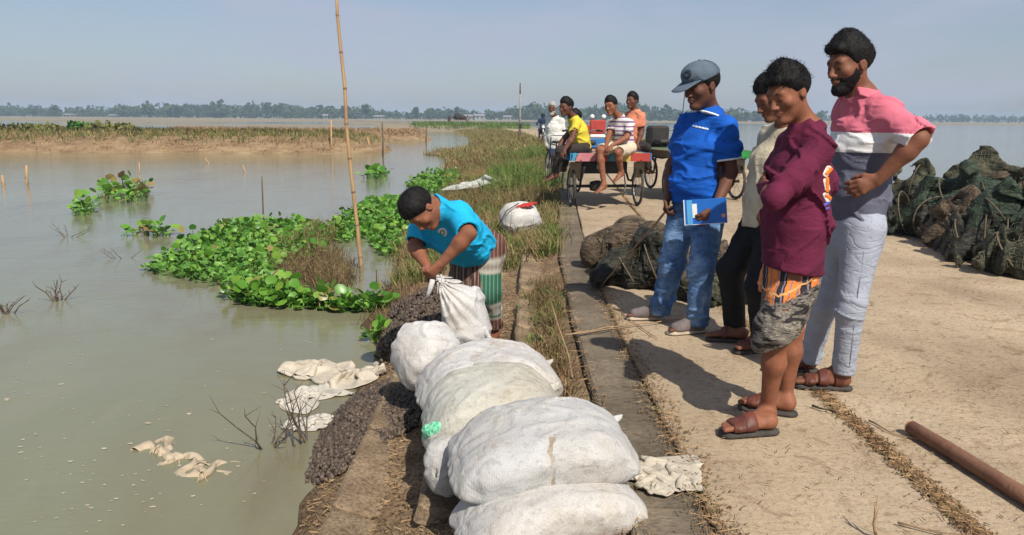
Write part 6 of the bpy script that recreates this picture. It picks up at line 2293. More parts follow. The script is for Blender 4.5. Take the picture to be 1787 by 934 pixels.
# ------------------------------------------------------------------ dead branches in the water
def branch(label, px, py, spread, hgt, seed, n=9, r=0.008, name='dead_branch'):
    rr = random.Random(seed)
    f = G(px, py, WATER_Z)
    root = empty(name, V((f.x, f.y, WATER_Z - 0.05))); tag(root, label, 'branch')
    for i in range(n):
        a = rr.uniform(0, 2 * math.pi); L = hgt * rr.uniform(0.5, 1.0)
        d = V((math.cos(a) * spread, math.sin(a) * spread * 0.6, hgt)) * rr.uniform(0.6, 1.0)
        p = V((rr.uniform(-.03, .03), rr.uniform(-.03, .03), 0)); pts = [p]
        for k in range(1, 5):
            p = p + d * 0.25 + V((rr.uniform(-.3, .3), rr.uniform(-.3, .3), rr.uniform(-.25, .2))) * hgt * 0.3
            pts.append(p.copy())
        b = MB().tube(pts, [r, r * 0.85, r * 0.6, r * 0.45, r * 0.2], 5)
        for k in (2, 3):
            q = pts[k]
            b.tube([q, q + V((rr.uniform(-.5, .5), rr.uniform(-.3, .3), rr.uniform(.1, .6))) * hgt * 0.4], [r * 0.45, r * 0.15], 4)
        b.build('stem', M_TWIG, root, True)


branch('dead forked branch sticking out of the water left of centre', 100, 525, 0.22, 0.30, 3, 8, 0.010)
branch('dead branches at the left picture edge in the water', 12, 548, 0.22, 0.26, 5, 9, 0.008)
branch('spindly dead stems rising from the water beside the snail heap', 470, 780, 0.28, 0.42, 8, 7, 0.006)
branch('dry stems standing among the torn sacking at the waterline', 532, 770, 0.10, 0.62, 9, 6, 0.006)
branch('thin drowned twig between the hyacinth and the left edge', 215, 450, 0.3, 0.22, 12, 4, 0.006)
branch('low twigs in the water left of the small green clump', 118, 415, 0.5, 0.3, 15, 5, 0.007)
# ------------------------------------------------------------------ plants
def leaf_mat(name, c1, c2, c3):
    t = NT(name)
    oi = t.n.new('ShaderNodeObjectInfo')
    col = t.ramp(oi.outputs['Random'], [(0.0, c1), (0.55, c2), (1.0, c3)])
    col = t.mix(1.0, col, t.ramp(t.noise(14, 3, 0.6), [(0.3, (0.75,) * 3), (0.7, (1.2,) * 3)]), 'MULTIPLY')
    m = t.done(col, 0.35, None, 0.4)
    # thin leaves let light through
    tr = t.n.new('ShaderNodeBsdfTranslucent'); t.l(col, tr.inputs['Color'])
    mx = t.n.new('ShaderNodeMixShader'); mx.inputs[0].default_value = 0.28
    t.l(t.p.outputs[0], mx.inputs[1]); t.l(tr.outputs[0], mx.inputs[2])
    t.l(mx.outputs[0], t.n['Material Output'].inputs['Surface'])
    return m


M_HYA = leaf_mat('hyacinth_leaf', (0.045, 0.15, 0.016), (0.11, 0.28, 0.028), (0.24, 0.40, 0.06))
M_HYD = leaf_mat('faded_hyacinth_leaf', (0.22, 0.22, 0.05), (0.30, 0.24, 0.08), (0.26, 0.16, 0.07))
t = NT('hyacinth_undergrowth')
M_HYU = t.done(t.ramp(t.noise(12, 4, 0.6), [(0.3, (0.03, 0.095, 0.014)), (0.5, (0.09, 0.225, 0.028)), (0.7, (0.20, 0.34, 0.055))]), 0.5, None, 0.3)


def leaf_proto(kind):
    """round cupped blade on a bent stalk, base at the origin"""
    rr = random.Random(kind)
    vs, fs = [], []
    h = 1.3 + 0.25 * kind
    lean = 0.35 + 0.18 * kind
    st = [(0, 0, 0), (0.05, 0, h * 0.45), (lean * 0.6, 0, h * 0.82), (lean, 0, h)]
    for i, p in enumerate(st):
        r = (0.10, 0.12, 0.07, 0.05)[i]
        for k in range(3):
            w = 2 * math.pi * k / 3
            vs.append((p[0] + r * math.cos(w), p[1] + r * math.sin(w), p[2]))
    for i in range(3):
        for k in range(3):
            fs.append((i * 3 + k, i * 3 + (k + 1) % 3, (i + 1) * 3 + (k + 1) % 3, (i + 1) * 3 + k))
    n0 = len(vs)
    tilt = -(0.15 + 0.26 * kind)
    R = Matrix.Rotation(tilt, 3, 'Y')
    n = 8
    ctr = V((lean, 0, h))
    vs.append(tuple(ctr + R @ V((0.45, 0, -0.10))))
    for k in range(n):
        w = 2 * math.pi * k / n
        rad = (1.0 if abs(math.cos(w)) < 0.9 or math.cos(w) > 0 else 0.72) * (1 + rr.uniform(-0.08, 0.08))
        x = 0.62 + 0.72 * math.cos(w) * rad; y = 0.74 * math.sin(w) * rad
        z = 0.20 * (y * y) + 0.10 * max(0, x - 0.6) ** 2 - 0.04
        vs.append(tuple(ctr + R @ V((x, y, z))))
    for k in range(n):
        fs.append((n0, n0 + 1 + k, n0 + 1 + (k + 1) % n))
    return vs, fs


LEAFM, LEAFD = [], []
for k in range(5):
    vs, fs = leaf_proto(k)
    for lst, m in ((LEAFM, M_HYA), (LEAFD, M_HYD)):
        me = bpy.data.meshes.new('hyacinth_leaf'); me.from_pydata(vs, [], fs); me.update()
        me.polygons.foreach_set('use_smooth', [True] * len(me.polygons)); me.materials.append(m)
        lst.append(me)


def in_poly(poly, n, rng):
    P = np.array(poly, float)
    lo, hi = P.min(0), P.max(0)
    out = []
    while len(out) < n:
        q = rng.uniform(lo, hi)
        inside = False
        j = len(P) - 1
        for i in range(len(P)):
            if (P[i, 1] > q[1]) != (P[j, 1] > q[1]) and q[0] < (P[j, 0] - P[i, 0]) * (q[1] - P[i, 1]) / (P[j, 1] - P[i, 1]) + P[i, 0]:
                inside = not inside
            j = i
        if inside: out.append(q)
    return out


def hyacinth(label, poly_px, n_leaf, n_fill, size, seed, dead=0.06, mound=0.10, name='water_hyacinth', group='floating water hyacinth', lift=0.0):
    rng = np.random.default_rng(seed)
    poly = [tuple(G(x, y, WATER_Z + lift)[:2]) for x, y in poly_px]
    c = np.mean(np.array(poly), 0)
    root = empty(name, (c[0], c[1], WATER_Z)); tag(root, label, 'water hyacinth', group)
    ext = np.max(np.linalg.norm(np.array(poly) - c, axis=1))
    for q in in_poly(poly, n_leaf, rng):
        k = int(rng.integers(0, 5))
        o = bpy.data.objects.new('leaf', (LEAFD if rng.random() < dead else LEAFM)[k])
        COL.objects.link(o); o.parent = root
        f = 1 - min(1, np.linalg.norm(q - c) / ext)
        s = size * rng.uniform(0.65, 1.15)
        o.location = (q[0] - c[0], q[1] - c[1], -0.02 + mound * f * rng.uniform(0.2, 1.0))
        o.rotation_euler = (rng.normal() * 0.28, rng.normal() * 0.28, rng.uniform(0, 6.28)); o.scale = (s, s, s * rng.uniform(0.6, 1.1))
    if n_fill:
        vs, fs, off = [], [], 0
        for q in in_poly(poly, n_fill, rng):
            v, f_ = leaf_proto(int(rng.integers(0, 5)))
            s = size * rng.uniform(0.5, 1.0); a = rng.uniform(0, 6.28)
            v = np.array(v) * s; ca, sa = math.cos(a), math.sin(a)
            v = np.stack([v[:, 0] * ca - v[:, 1] * sa + q[0] - c[0], v[:, 0] * sa + v[:, 1] * ca + q[1] - c[1], v[:, 2] * 0.75 - 0.03], -1)
            vs += v.tolist(); fs += [tuple(i + off for i in g) for g in f_]; off += len(v)
        me = bpy.data.meshes.new('undergrowth'); me.from_pydata(vs, [], fs); me.update(); me.materials.append(M_HYU)
        o = link('undergrowth', me, None, root); o['kind'] = 'stuff'
    return root


hyacinth('large mat of bright green water hyacinth in the middle of the flood water', [(250, 472), (300, 446), (350, 415), (400, 392), (470, 388), (540, 392), (590, 400), (560, 450), (500, 470), (470, 505), (390, 500), (300, 486)], 300, 3200, 0.068, 1, 0.05, 0.16)
hyacinth('row of large leaved water hyacinth along the front of the mat near the bank', [(395, 520), (430, 500), (480, 500), (540, 525), (610, 535), (675, 528), (672, 545), (600, 546), (500, 538), (430, 534)], 200, 700, 0.078, 2, 0.14, 0.06)
hyacinth('dense water hyacinth mat along the bank behind the bamboo pole', [(556, 418), (600, 378), (650, 352), (700, 345), (728, 352), (722, 405), (700, 452), (665, 448), (640, 415), (600, 425)], 300, 3000, 0.068, 3, 0.03, 0.14)
hyacinth('small hyacinth patch by the bank beyond the bending person', [(706, 330), (740, 305), (800, 300), (800, 330), (740, 345)], 190, 900, 0.08, 4, 0.05, 0.12)
hyacinth('small half dried hyacinth clump far out at the left', [(165, 352), (185, 332), (235, 325), (262, 335), (255, 352), (200, 356)], 46, 90, 0.13, 5, 0.4, 0.1)
hyacinth('little dark hyacinth clump in the water at the far left', [(128, 378), (136, 360), (165, 360), (162, 378)], 20, 40, 0.11, 6, 0.1, 0.05)
hyacinth('tiny hyacinth island right of the bamboo pole', [(632, 313), (645, 303), (674, 303), (674, 313)], 30, 60, 0.13, 7, 0.05, 0.05)
hyacinth('brownish hyacinth remnant left of the large mat', [(216, 414), (240, 406), (300, 406), (296, 414)], 18, 30, 0.10, 8, 0.7, 0.03)
hyacinth('single leafy hyacinth at the water edge beside the slumped sack', [(636, 600), (650, 590), (668, 592), (660, 606)], 7, 8, 0.08, 9, 0.0, 0.05)

# -- grass: blades as real geometry, joined because nobody could count them
def blades(name, label, P, hgt, wid, mat, seed, lean=0.5, cat='grass', per=4, spread=0.04, droop=0.35):
    """P (n,3) root points"""
    rng = np.random.default_rng(seed)
    P = np.repeat(np.asarray(P), per, 0)
    n = len(P)
    P = P + np.concatenate([rng.normal(size=(n, 2)) * spread, np.zeros((n, 1))], 1)
    h = (hgt * (0.45 + 0.75 * rng.random(n)))[:, None]
    a = rng.uniform(0, 2 * math.pi, n)
    d = np.stack([np.cos(a), np.sin(a), np.zeros(n)], 1)
    sd = np.stack([-np.sin(a + rng.normal(size=n)), np.cos(a + rng.normal(size=n)), np.zeros(n)], 1)
    l = (lean * rng.random(n))[:, None]
    w = wid * (0.6 + 0.8 * rng.random(n))[:, None]
    mid = P + np.array([0, 0, 1]) * h * 0.6 + d * h * l * 0.5
    tip = P + np.array([0, 0, 1]) * h * (1 - droop * l) + d * h * l * 1.3
    v = np.stack([P - sd * w, P + sd * w, mid - sd * w * 0.7, mid + sd * w * 0.7, tip], 1).reshape(-1, 3)
    b = np.arange(n) * 5
    f = [(i, i + 1, i + 3, i + 2) for i in b] + [(i + 2, i + 3, i + 4) for i in b]
    me = bpy.data.meshes.new(name); me.from_pydata(v.tolist(), [], f); me.update()
    return tag(link(name, me, mat), label, cat, None, 'stuff')


def grass_mat(name, stops, sc=1.1):
    t = NT(name)
    col = t.ramp(t.noise(sc, 4, 0.65), stops)
    col = t.mix(1.0, col, t.ramp(t.noise(30, 3, 0.6), [(0.3, (0.6,) * 3), (0.7, (1.3,) * 3)]), 'MULTIPLY')
    return t.done(col, 0.8, None, 0.15)


M_DRYG = grass_mat('dry_bank_grass', [(0.32, (0.075, 0.125, 0.028)), (0.46, (0.15, 0.155, 0.05)), (0.56, (0.27, 0.20, 0.095)), (0.72, (0.16, 0.085, 0.045))], 1.9)
M_GRNG = grass_mat('green_grass', [(0.3, (0.05, 0.115, 0.02)), (0.55, (0.11, 0.175, 0.038)), (0.75, (0.22, 0.20, 0.075))], 1.9)
M_STRW = grass_mat('dry_straw', [(0.3, (0.20, 0.115, 0.06)), (0.55, (0.34, 0.22, 0.12)), (0.75, (0.44, 0.32, 0.18))], 6)
M_REDW = grass_mat('red_brown_weeds', [(0.3, (0.085, 0.055, 0.03)), (0.5, (0.17, 0.115, 0.06)), (0.62, (0.15, 0.13, 0.05)), (0.75, (0.30, 0.215, 0.12))], 5)
rng = np.random.default_rng(21)


def bank_points(n, y0, y1, t0, t1, power=1.0, keep=None):
    """random points on the left bank: t is 0 at the edging, 1 at the waterline"""
    y = y0 + (y1 - y0) * rng.random(n) ** power
    tt_ = t0 + (t1 - t0) * rng.random(n)
    x = road_left(y) - 0.06 - tt_ * bank_w(y)
    z = terrain_z(x, y)
    P = np.stack([x, y, z - 0.01], 1)
    nn = fbm(P * A((0.9, 0.5, 0)) + 4, 3)
    ok = z > WATER_Z + 0.01
    if keep is not None: ok &= nn > keep
    return P[ok]


blades('bank_grass', 'dry yellow green grass covering the bank beside the road', bank_points(7000, 8.0, 30, 0.0, 0.99, 1.25), 0.24, 0.0055, M_DRYG, 1, 1.1, per=5, spread=0.10)
blades('bank_weeds', 'taller dry brown weeds standing out of the bank grass', bank_points(1500, 9.0, 34, 0.05, 0.9, 1.1, 0.05), 0.42, 0.005, M_REDW, 18, 1.0, 'weeds', 4, 0.06)
blades('bank_grass', 'sparse dry grass on the far part of the bank', bank_points(5000, 28, 110, -0.02, 1.0, 1.6), 0.32, 0.02, M_DRYG, 2, 0.7, per=4, spread=0.2)
blades('tall_grass', 'tall green grass on the bank left of the white shirted person', bank_points(1500, 15, 33, -0.02, 0.55, 1.0, 0.12), 0.50, 0.008, M_GRNG, 3, 0.8, per=4, spread=0.12)
blades('bank_grass', 'short mixed grass around the bank near the far sack', bank_points(1500, 7.6, 12, 0.15, 1.0, 1.0, -0.15), 0.17, 0.005, M_DRYG, 4, 0.9, per=4, spread=0.05)
blades('green_weeds', 'green weeds beside the sack with red print', np.concatenate([bank_points(260, 8.0, 9.6, 0.0, 0.10), bank_points(140, 9.0, 10.5, 0.1, 0.5)]), 0.16, 0.008, M_GRNG, 5, 0.9, per=4, spread=0.04)
blades('dry_weeds', 'red brown dry weeds growing along the road edging', np.concatenate([bank_points(300, 3.7, 6.8, 0.02, 0.15), bank_points(100, 5.2, 6.6, -0.02, 0.12)]), 0.14, 0.0028, M_REDW, 6, 1.1, 'weeds', 4, 0.03)
blades('dry_weeds', 'straw coloured weeds between the edging and the sacks', bank_points(220, 3.6, 6.4, 0.03, 0.20), 0.10, 0.003, M_STRW, 7, 1.3, 'weeds', 4, 0.03)
blades('green_weeds', 'few green weeds in the dry growth along the edging', bank_points(60, 4.4, 6.3, 0.02, 0.18), 0.12, 0.006, M_GRNG, 8, 1.0, 'weeds', 5, 0.03)
blades('dry_weeds', 'dry grass and debris along the waterline', bank_points(500, 5.5, 9.5, 0.75, 1.02), 0.12, 0.004, M_REDW, 9, 1.2, 'weeds', 4, 0.05)
# straw in front of the pile
q = np.array([G(x, y, -0.03)[:] for x, y in in_poly([(960, 905), (1040, 885), (1092, 880), (1098, 934), (940, 934)], 160, rng)])
q[:, 2] = terrain_z(q[:, 0], q[:, 1]) + 0.02
blades('straw', 'loose straw on the bank in front of the lowest sack', q, 0.05, 0.0016, M_STRW, 10, 3.0, 'straw', 3, 0.02, 0.3)
# dry clump on the hyacinth mat
q = np.array([G(x, y, WATER_Z)[:] for x, y in in_poly([(490, 470), (530, 445), (590, 440), (618, 470), (612, 505), (545, 512), (500, 498)], 420, rng)])
blades('dry_reeds', 'tangled brown dry reeds in the middle of the hyacinth mat', q, 0.26, 0.004, M_REDW, 11, 1.5, 'reeds', 4, 0.05)
q = np.array([G(x, y, WATER_Z)[:] for x, y in in_poly([(480, 440), (560, 400), (600, 410), (560, 445)], 130, rng)])
blades('dry_reeds', 'yellow green reeds behind the dry reed tangle', q, 0.34, 0.004, M_DRYG, 12, 0.8, 'reeds', 4, 0.05)

M_BUSHD = grass_mat('levee_scrub_leaf', [(0.3, (0.05, 0.065, 0.018)), (0.5, (0.12, 0.11, 0.035)), (0.7, (0.20, 0.14, 0.06))], 0.5)
# levee vegetation
def levee_pts(n, x0, x1, y0, y1, zmin=-0.1):
    x = rng.uniform(x0, x1, n); y = rng.uniform(y0, y1, n); z = terrain_z(x, y)
    ok = z > zmin
    return np.stack([x, y, z], 1)[ok]


blades('levee_grass', 'dry brown grass on the near mud levee', levee_pts(5200, -42, -7, 38, 48, 0.0), 0.30, 0.022, M_DRYG, 13, 0.8, per=4, spread=0.2)
blades('levee_scrub', 'olive scrub along the crest of the near mud levee', levee_pts(2600, -42, -9, 41, 46, 0.1), 0.42, 0.03, M_BUSHD, 19, 0.9, 'scrub', 4, 0.25)
blades('levee_grass', 'rusty dry grass on the second mud levee', levee_pts(2600, -30, -6, 60, 70, -0.2), 0.34, 0.03, M_STRW, 14, 0.8, per=4, spread=0.2)
blades('levee_grass', 'dry straw on the water face of the near levee', levee_pts(2500, -42, -7, 35.5, 40, -0.38), 0.12, 0.02, M_STRW, 15, 1.4, per=3, spread=0.2)
blades('levee_grass', 'pale green grass on the far mound by the road', levee_pts(1500, -14, 2, 98, 118, -0.2), 0.6, 0.05, M_GRNG, 17, 0.6, per=4, spread=0.4)

# right road side grass
y = rng.uniform(30, 60, 1500); x = road_left(y) + road_w(y) + rng.uniform(-0.3, 1.3, 1500)
blades('roadside_grass', 'green grass along the right road edge in the distance', np.stack([x, y, terrain_z(x, y)], 1), 0.45, 0.02, M_GRNG, 16, 0.6, per=4, spread=0.1)

M_BUSH = grass_mat('levee_bush_leaf', [(0.3, (0.06, 0.10, 0.02)), (0.55, (0.15, 0.15, 0.045)), (0.75, (0.25, 0.18, 0.08))], 1.5)
M_BUSHG = grass_mat('green_bush_leaf', [(0.3, (0.03, 0.10, 0.015)), (0.6, (0.07, 0.19, 0.03)), (0.75, (0.12, 0.22, 0.05))], 1.5)
for i, (px, py, w, h, m, lab) in enumerate([(30, 236, 1.6, 0.55, M_BUSH, 'low brown bush at the left end of the near levee'), (85, 236, 1.3, 0.5, M_BUSH, 'low olive bush left of the bright green bush on the levee'),
                                            (138, 234, 0.6, 0.62, M_BUSHG, 'bright green bush on top of the near levee'), (178, 234, 1.3, 0.62, M_BUSH, 'round olive bush right of the bright green bush on the levee'),
                                            (210, 236, 0.9, 0.5, M_BUSH, 'small tapering bush at the right of the levee bushes')]):
    p = W(px, py, 43.0)
    e = empty('levee_bush', (p.x, 43.0, tz(p.x, 43.0))); tag(e, lab, 'bush', 'bushes on the near levee')
    v = crown_quads(np.random.default_rng(80 + i), (0, 0, h * 0.45), w, h * 0.6, 420, 0.085)
    link('foliage', quads_mesh('foliage', v), m, e)
    MB().tube([(0, 0, -0.05), (0.03, 0, h * 0.5)], [0.03, 0.012], 5).build('stem', M_TWIG, e, True)

# ------------------------------------------------------------------ litter on the road and specks on the water
def straws(name, label, pts, ln, wid, mat, seed, cat='straw', flat=0.35, along=None, zoff=0.006):
    rng_ = np.random.default_rng(seed)
    n = len(pts); a = rng_.uniform(0, math.pi, n)
    if along is not None: a = np.where(rng_.random(n) < 0.55, along + rng_.normal(size=n) * 0.35, a)
    L = ln * (0.3 + rng_.random(n) ** 2 * 1.2)
    d = np.stack([np.cos(a), np.sin(a), rng_.normal(size=n) * flat * 0.3], 1) * L[:, None]
    s = np.stack([-np.sin(a), np.cos(a), np.zeros(n)], 1) * wid
    P = np.asarray(pts) + np.array([0, 0, zoff])
    P[:, 2] += np.abs(d[:, 2])
    top = np.array([0, 0, wid * 1.2])
    v = np.stack([P - d - s, P - d + s, P + d + s * 0.5, P + d - s * 0.5, P - d + top, P + d + top], 1).reshape(-1, 3)
    b = np.arange(n) * 6
    f = [(i, i + 3, i + 5, i + 4) for i in b] + [(i + 1, i + 4, i + 5, i + 2) for i in b]
    me = bpy.data.meshes.new(name); me.from_pydata(v.tolist(), [], f); me.update()
    return tag(link(name, me, mat), label, cat, None, 'stuff')


def along_line(n, off, y0, y1, sig):
    y = y0 + (y1 - y0) * rng.random(n) ** 1.5
    x = road_left(y) - 0.42 + off + rng.normal(size=n) * sig
    return np.stack([x, y, np.zeros(n)], 1)


straws('joint_straw', 'trampled straw and dirt packed in the long joint between the road slabs', np.concatenate([along_line(2600, 1.56, 2.0, 5.2, 0.022), along_line(1100, 1.56, 5, 16, 0.03)]), 0.028, 0.0022, M_STRW, 1, along=math.pi / 2)
straws('joint_dirt', 'dark crumbs of dirt along the slab joint', along_line(1800, 1.56, 2.0, 6, 0.03), 0.006, 0.004, M_REDW, 2, 'dirt')
straws('edge_straw', 'straw and crumbs scattered along the inner line of the edging', np.concatenate([along_line(1500, 0.70, 2.1, 8, 0.035), along_line(500, 0.42, 2.1, 9, 0.03)]), 0.025, 0.0018, M_STRW, 3, along=math.pi / 2)
straws('edge_dirt', 'dark crumbs along the edging', np.concatenate([along_line(1500, 0.71, 2.1, 9, 0.05)]), 0.006, 0.004, M_REDW, 4, 'dirt')
y = 2.0 + 12 * rng.random(5200) ** 1.7; x = road_left(y) - 0.42 + 0.72 + 5.4 * rng.random(5200)
straws('road_litter', 'fine bits of straw and dirt scattered over the road', np.stack([x, y, np.full_like(x, 0.004)], 1), 0.011, 0.0018, M_REDW, 5, 'litter')
y = 2.0 + 9 * rng.random(700) ** 1.6; x = road_left(y) + 0.3 + 5.0 * rng.random(700)
straws('road_straw', 'pale loose straws lying on the road', np.stack([x, y, np.full_like(x, 0.004)], 1), 0.04, 0.0014, M_STRW, 6)
p = bank_points(5200, 2.2, 9.5, 0.03, 0.95)
straws('bank_litter', 'straw and small debris strewn over the sloping bank', p, 0.022, 0.0022, M_STRW, 7, zoff=0.022)
p = bank_points(4200, 2.2, 9.5, 0.03, 0.95)
straws('bank_crumbs', 'dark crumbs of soil and shell over the sloping bank', p, 0.010, 0.005, M_REDW, 8, 'debris', zoff=0.020)
# floating specks
n = 230
pp = []
for (x, y) in in_poly([(20, 560), (300, 540), (560, 600), (480, 800), (420, 934), (60, 934), (0, 700)], n, rng):
    g = G(x, y, WATER_Z + 0.003); pp.append(g[:])
pp = np.array(pp); cl = fbm(pp * 1.6, 2); pp = pp[cl > -0.12]
M_FLECK = simple('floating_fleck', (0.50, 0.46, 0.36), (0.26, 0.20, 0.12), 40, 0.8, 0)
vs, fs = [], []
rr = random.Random(4)
for p in pp:
    s = rr.uniform(0.002, 0.008) * (1 if rr.random() < 0.85 else 2); k0 = len(vs); m_ = 6; a0 = rr.uniform(0, 6)
    for k in range(m_):
        a = a0 + 2 * math.pi * k / m_; r = s * rr.uniform(0.5, 1.2)
        vs.append((p[0] + r * math.cos(a) * 1.6, p[1] + r * math.sin(a), p[2]))
    fs.append(tuple(range(k0, k0 + m_)))
me = bpy.data.meshes.new('floating_flecks'); me.from_pydata(vs, [], fs); me.update()
tag(link('floating_flecks', me, M_FLECK), 'pale flecks and foam floating on the near water', 'debris', None, 'stuff')
# ------------------------------------------------------------------ three wheeled passenger carts
M_BLACKM = simple('black_painted_metal', (0.018, 0.018, 0.018), (0.04, 0.035, 0.03), 10, 0.55, 0.2)
M_TYRE = simple('dusty_tyre', (0.03, 0.028, 0.026), (0.09, 0.075, 0.06), 12, 0.9, 0.3)
M_CHROME = simple('dull_steel', (0.42, 0.41, 0.40), (0.28, 0.26, 0.24), 10, 0.4, 0.1, metal=0.7)
M_FLAP = simple('tan_mudguard', (0.30, 0.23, 0.15), (0.20, 0.15, 0.10), 6, 0.8, 0.2)
M_WOODP = simple('weathered_plank', (0.24, 0.17, 0.10), (0.14, 0.10, 0.065), 8, 0.8, 0.3, vscale=(1, 8, 1))
M_LAMP = simple('white_headlamp', (0.75, 0.75, 0.74), None, 8, 0.3, 0)


def paint(name, c): return simple(name, c, tuple(x * 0.8 for x in c), 7, 0.5, 0.15)


PAINTS = {k: paint('paint_' + k, c) for k, c in dict(blue=(0.03, 0.16, 0.38), cyan=(0.05, 0.28, 0.44), yellow=(0.48, 0.33, 0.07), pink=(0.48, 0.18, 0.20), red=(0.38, 0.05, 0.04), orange=(0.50, 0.19, 0.05), green=(0.03, 0.22, 0.05), dgreen=(0.015, 0.12, 0.04)).items()}


def wheel(root, c, R, name='wheel'):
    w = empty(name, c, 0, root)
    MB().ring((0, 0, 0), (1, 0, 0), R - 0.022, 0.022, 32, 8).build('tyre', M_TYRE, w, True)
    MB().ring((0, 0, 0), (1, 0, 0), R - 0.050, 0.010, 32, 6).build('rim', M_CHROME, w, True)
    MB().lathe((0, 0, 0), (1, 0, 0), [(0.0, -0.045), (0.03, -0.045), (0.022, -0.02), (0.022, 0.02), (0.03, 0.045), (0.0, 0.045)], 10).build('hub', M_BLACKM, w, True)
    b = MB()
    for k in range(16):
        a = 2 * math.pi * k / 16; a2 = a + (0.3 if k % 2 else -0.3)
        sx = 0.03 if k % 2 else -0.03
        b.tube([(sx, 0.022 * math.cos(a2), 0.022 * math.sin(a2)), (0, (R - 0.05) * math.cos(a), (R - 0.05) * math.sin(a))], 0.003, 4, False)
    b.build('spokes', M_CHROME, w)
    return w


def cart(label, loc, yaw, panels, side_paint, top_paint):
    root = empty('passenger_cart', loc, yaw); tag(root, label, 'cart', 'three wheeled passenger carts on the road')
    R = 0.31
    for sx in (-1, 1):
        wheel(root, (sx * 0.53, 0, R), R)
        MB().box((sx * 0.50, -0.14, 0.57), (0.085, 0.012, 0.12), None, 0.008).build('mud_flap', M_FLAP, root)
        MB().box((sx * 0.46, 0.55, 0.72), (0.02, 0.95, 0.025), None, 0.005).build('frame_rail', M_BLACKM, root)
        # leaf spring and hanger
        MB().tube([(sx * 0.40, -0.35, 0.62), (sx * 0.40, -0.1, 0.40), (sx * 0.40, 0.1, 0.40), (sx * 0.40, 0.40, 0.62)], 0.018, 6).build('leaf_spring', M_BLACKM, root, True)
    wheel(root, (0, 2.25, R), R, 'front_wheel')
    n = 7
    for k in range(n):
        MB().box((0, -0.36 + (k + 0.5) * 1.9 / n, 0.815), (0.60, 0.95 / n - 0.006, 0.014), None, 0.004).build('deck_plank', top_paint[k % len(top_paint)], root)
    MB().box((0, 0.59, 0.775), (0.585, 0.955, 0.022), None, 0.004).build('deck_frame', M_WOODP, root)
    # painted end boards
    x = -0.605
    for (w, col, rake) in panels:
        b = MB(); h0, h1 = 0.715, 0.838
        xs = (x, x + w - 0.004); y0, y1 = -0.400, -0.375
        b.add([(xs[0], y0, h0), (xs[1], y0, h0), (xs[1] + rake, y0, h1), (xs[0] + rake, y0, h1), (xs[0], y1, h0), (xs[1], y1, h0), (xs[1] + rake, y1, h1), (xs[0] + rake, y1, h1)],
              [(0, 1, 2, 3), (5, 4, 7, 6), (4, 0, 3, 7), (1, 5, 6, 2), (3, 2, 6, 7), (4, 5, 1, 0)])
        b.build('painted_panel', PAINTS[col], root)
        x += w
    for sx in (-1, 1):
        MB().box((sx * 0.618, 0.58, 0.778), (0.012, 0.965, 0.058), None, 0.004).build('side_board', side_paint, root)
    MB().box((0, 0.30, 0.60), (0.36, 0.28, 0.10), None, 0.02).build('battery_box', M_BLACKM, root)
    MB().box((-0.10, -0.02, 0.615), (0.05, 0.05, 0.045), None, 0.01).build('junction_box', M_CHROME, root)
    MB().tube([(-0.52, 0, R), (0.52, 0, R)], 0.025, 10).build('axle', M_BLACKM, root, True)
    MB().lathe((-0.12, 0, R), (1, 0, 0), [(0, -0.12), (0.07, -0.11), (0.09, -0.02), (0.09, 0.03), (0.06, 0.10), (0, 0.11)], 14).build('axle_motor', M_BLACKM, root, True)
    MB().tube([(0.30, -0.02, 0.50), (0.32, -0.06, 0.30), (0.30, -0.04, 0.20)], [0.008, 0.014, 0.02], 6).build('hanging_chain', M_CHROME, root, True)
    MB().tube([(-0.40, 1.5, 0.70), (0, 1.75, 0.62), (0.40, 1.5, 0.70)], 0.022, 8).build('front_frame', M_BLACKM, root, True)
    MB().tube([(0, 1.5, 0.72), (0, 1.95, 0.70), (0, 2.08, 1.0)], 0.028, 8).build('steering_tube', M_BLACKM, root, True)
    for sx in (-1, 1):
        MB().tube([(0, 2.08, 1.0), (sx * 0.055, 2.14, 0.75), (sx * 0.055, 2.25, R)], 0.016, 7).build('fork_leg', M_BLACKM, root, True)
        MB().tube([(0, 2.07, 1.06), (sx * 0.22, 2.02, 1.14), (sx * 0.34, 1.90, 1.13)], 0.014, 7).build('handlebar', M_CHROME, root, True)
        MB().tube([(sx * 0.27, 1.97, 1.135), (sx * 0.36, 1.88, 1.13)], 0.02, 7).build('grip', M_BLACKM, root, True)
    MB().box((0, 2.10, 0.95), (0.16, 0.09, 0.17), None, 0.04).build('front_fairing', M_BLACKM, root)
    MB().lathe((0, 2.18, 1.10), (0, 1, 0), [(0, -0.05), (0.06, -0.04), (0.085, 0.02), (0.08, 0.05), (0, 0.06)], 14).build('headlamp', M_LAMP, root, True)
    S = Sdf(); S.box((0, 1.62, 0.93), (0.16, 0.17, 0.045), None, 0.035); S.wrinkle(sharp_folds((12, 12, 12), 0.006, 2))
    link('driver_seat', S.mesh('driver_seat', 0.015), M_BLACKM, root)
    MB().tube([(0, 1.62, 0.70), (0, 1.62, 0.90)], 0.03, 8).build('seat_post', M_BLACKM, root, True)
    return root


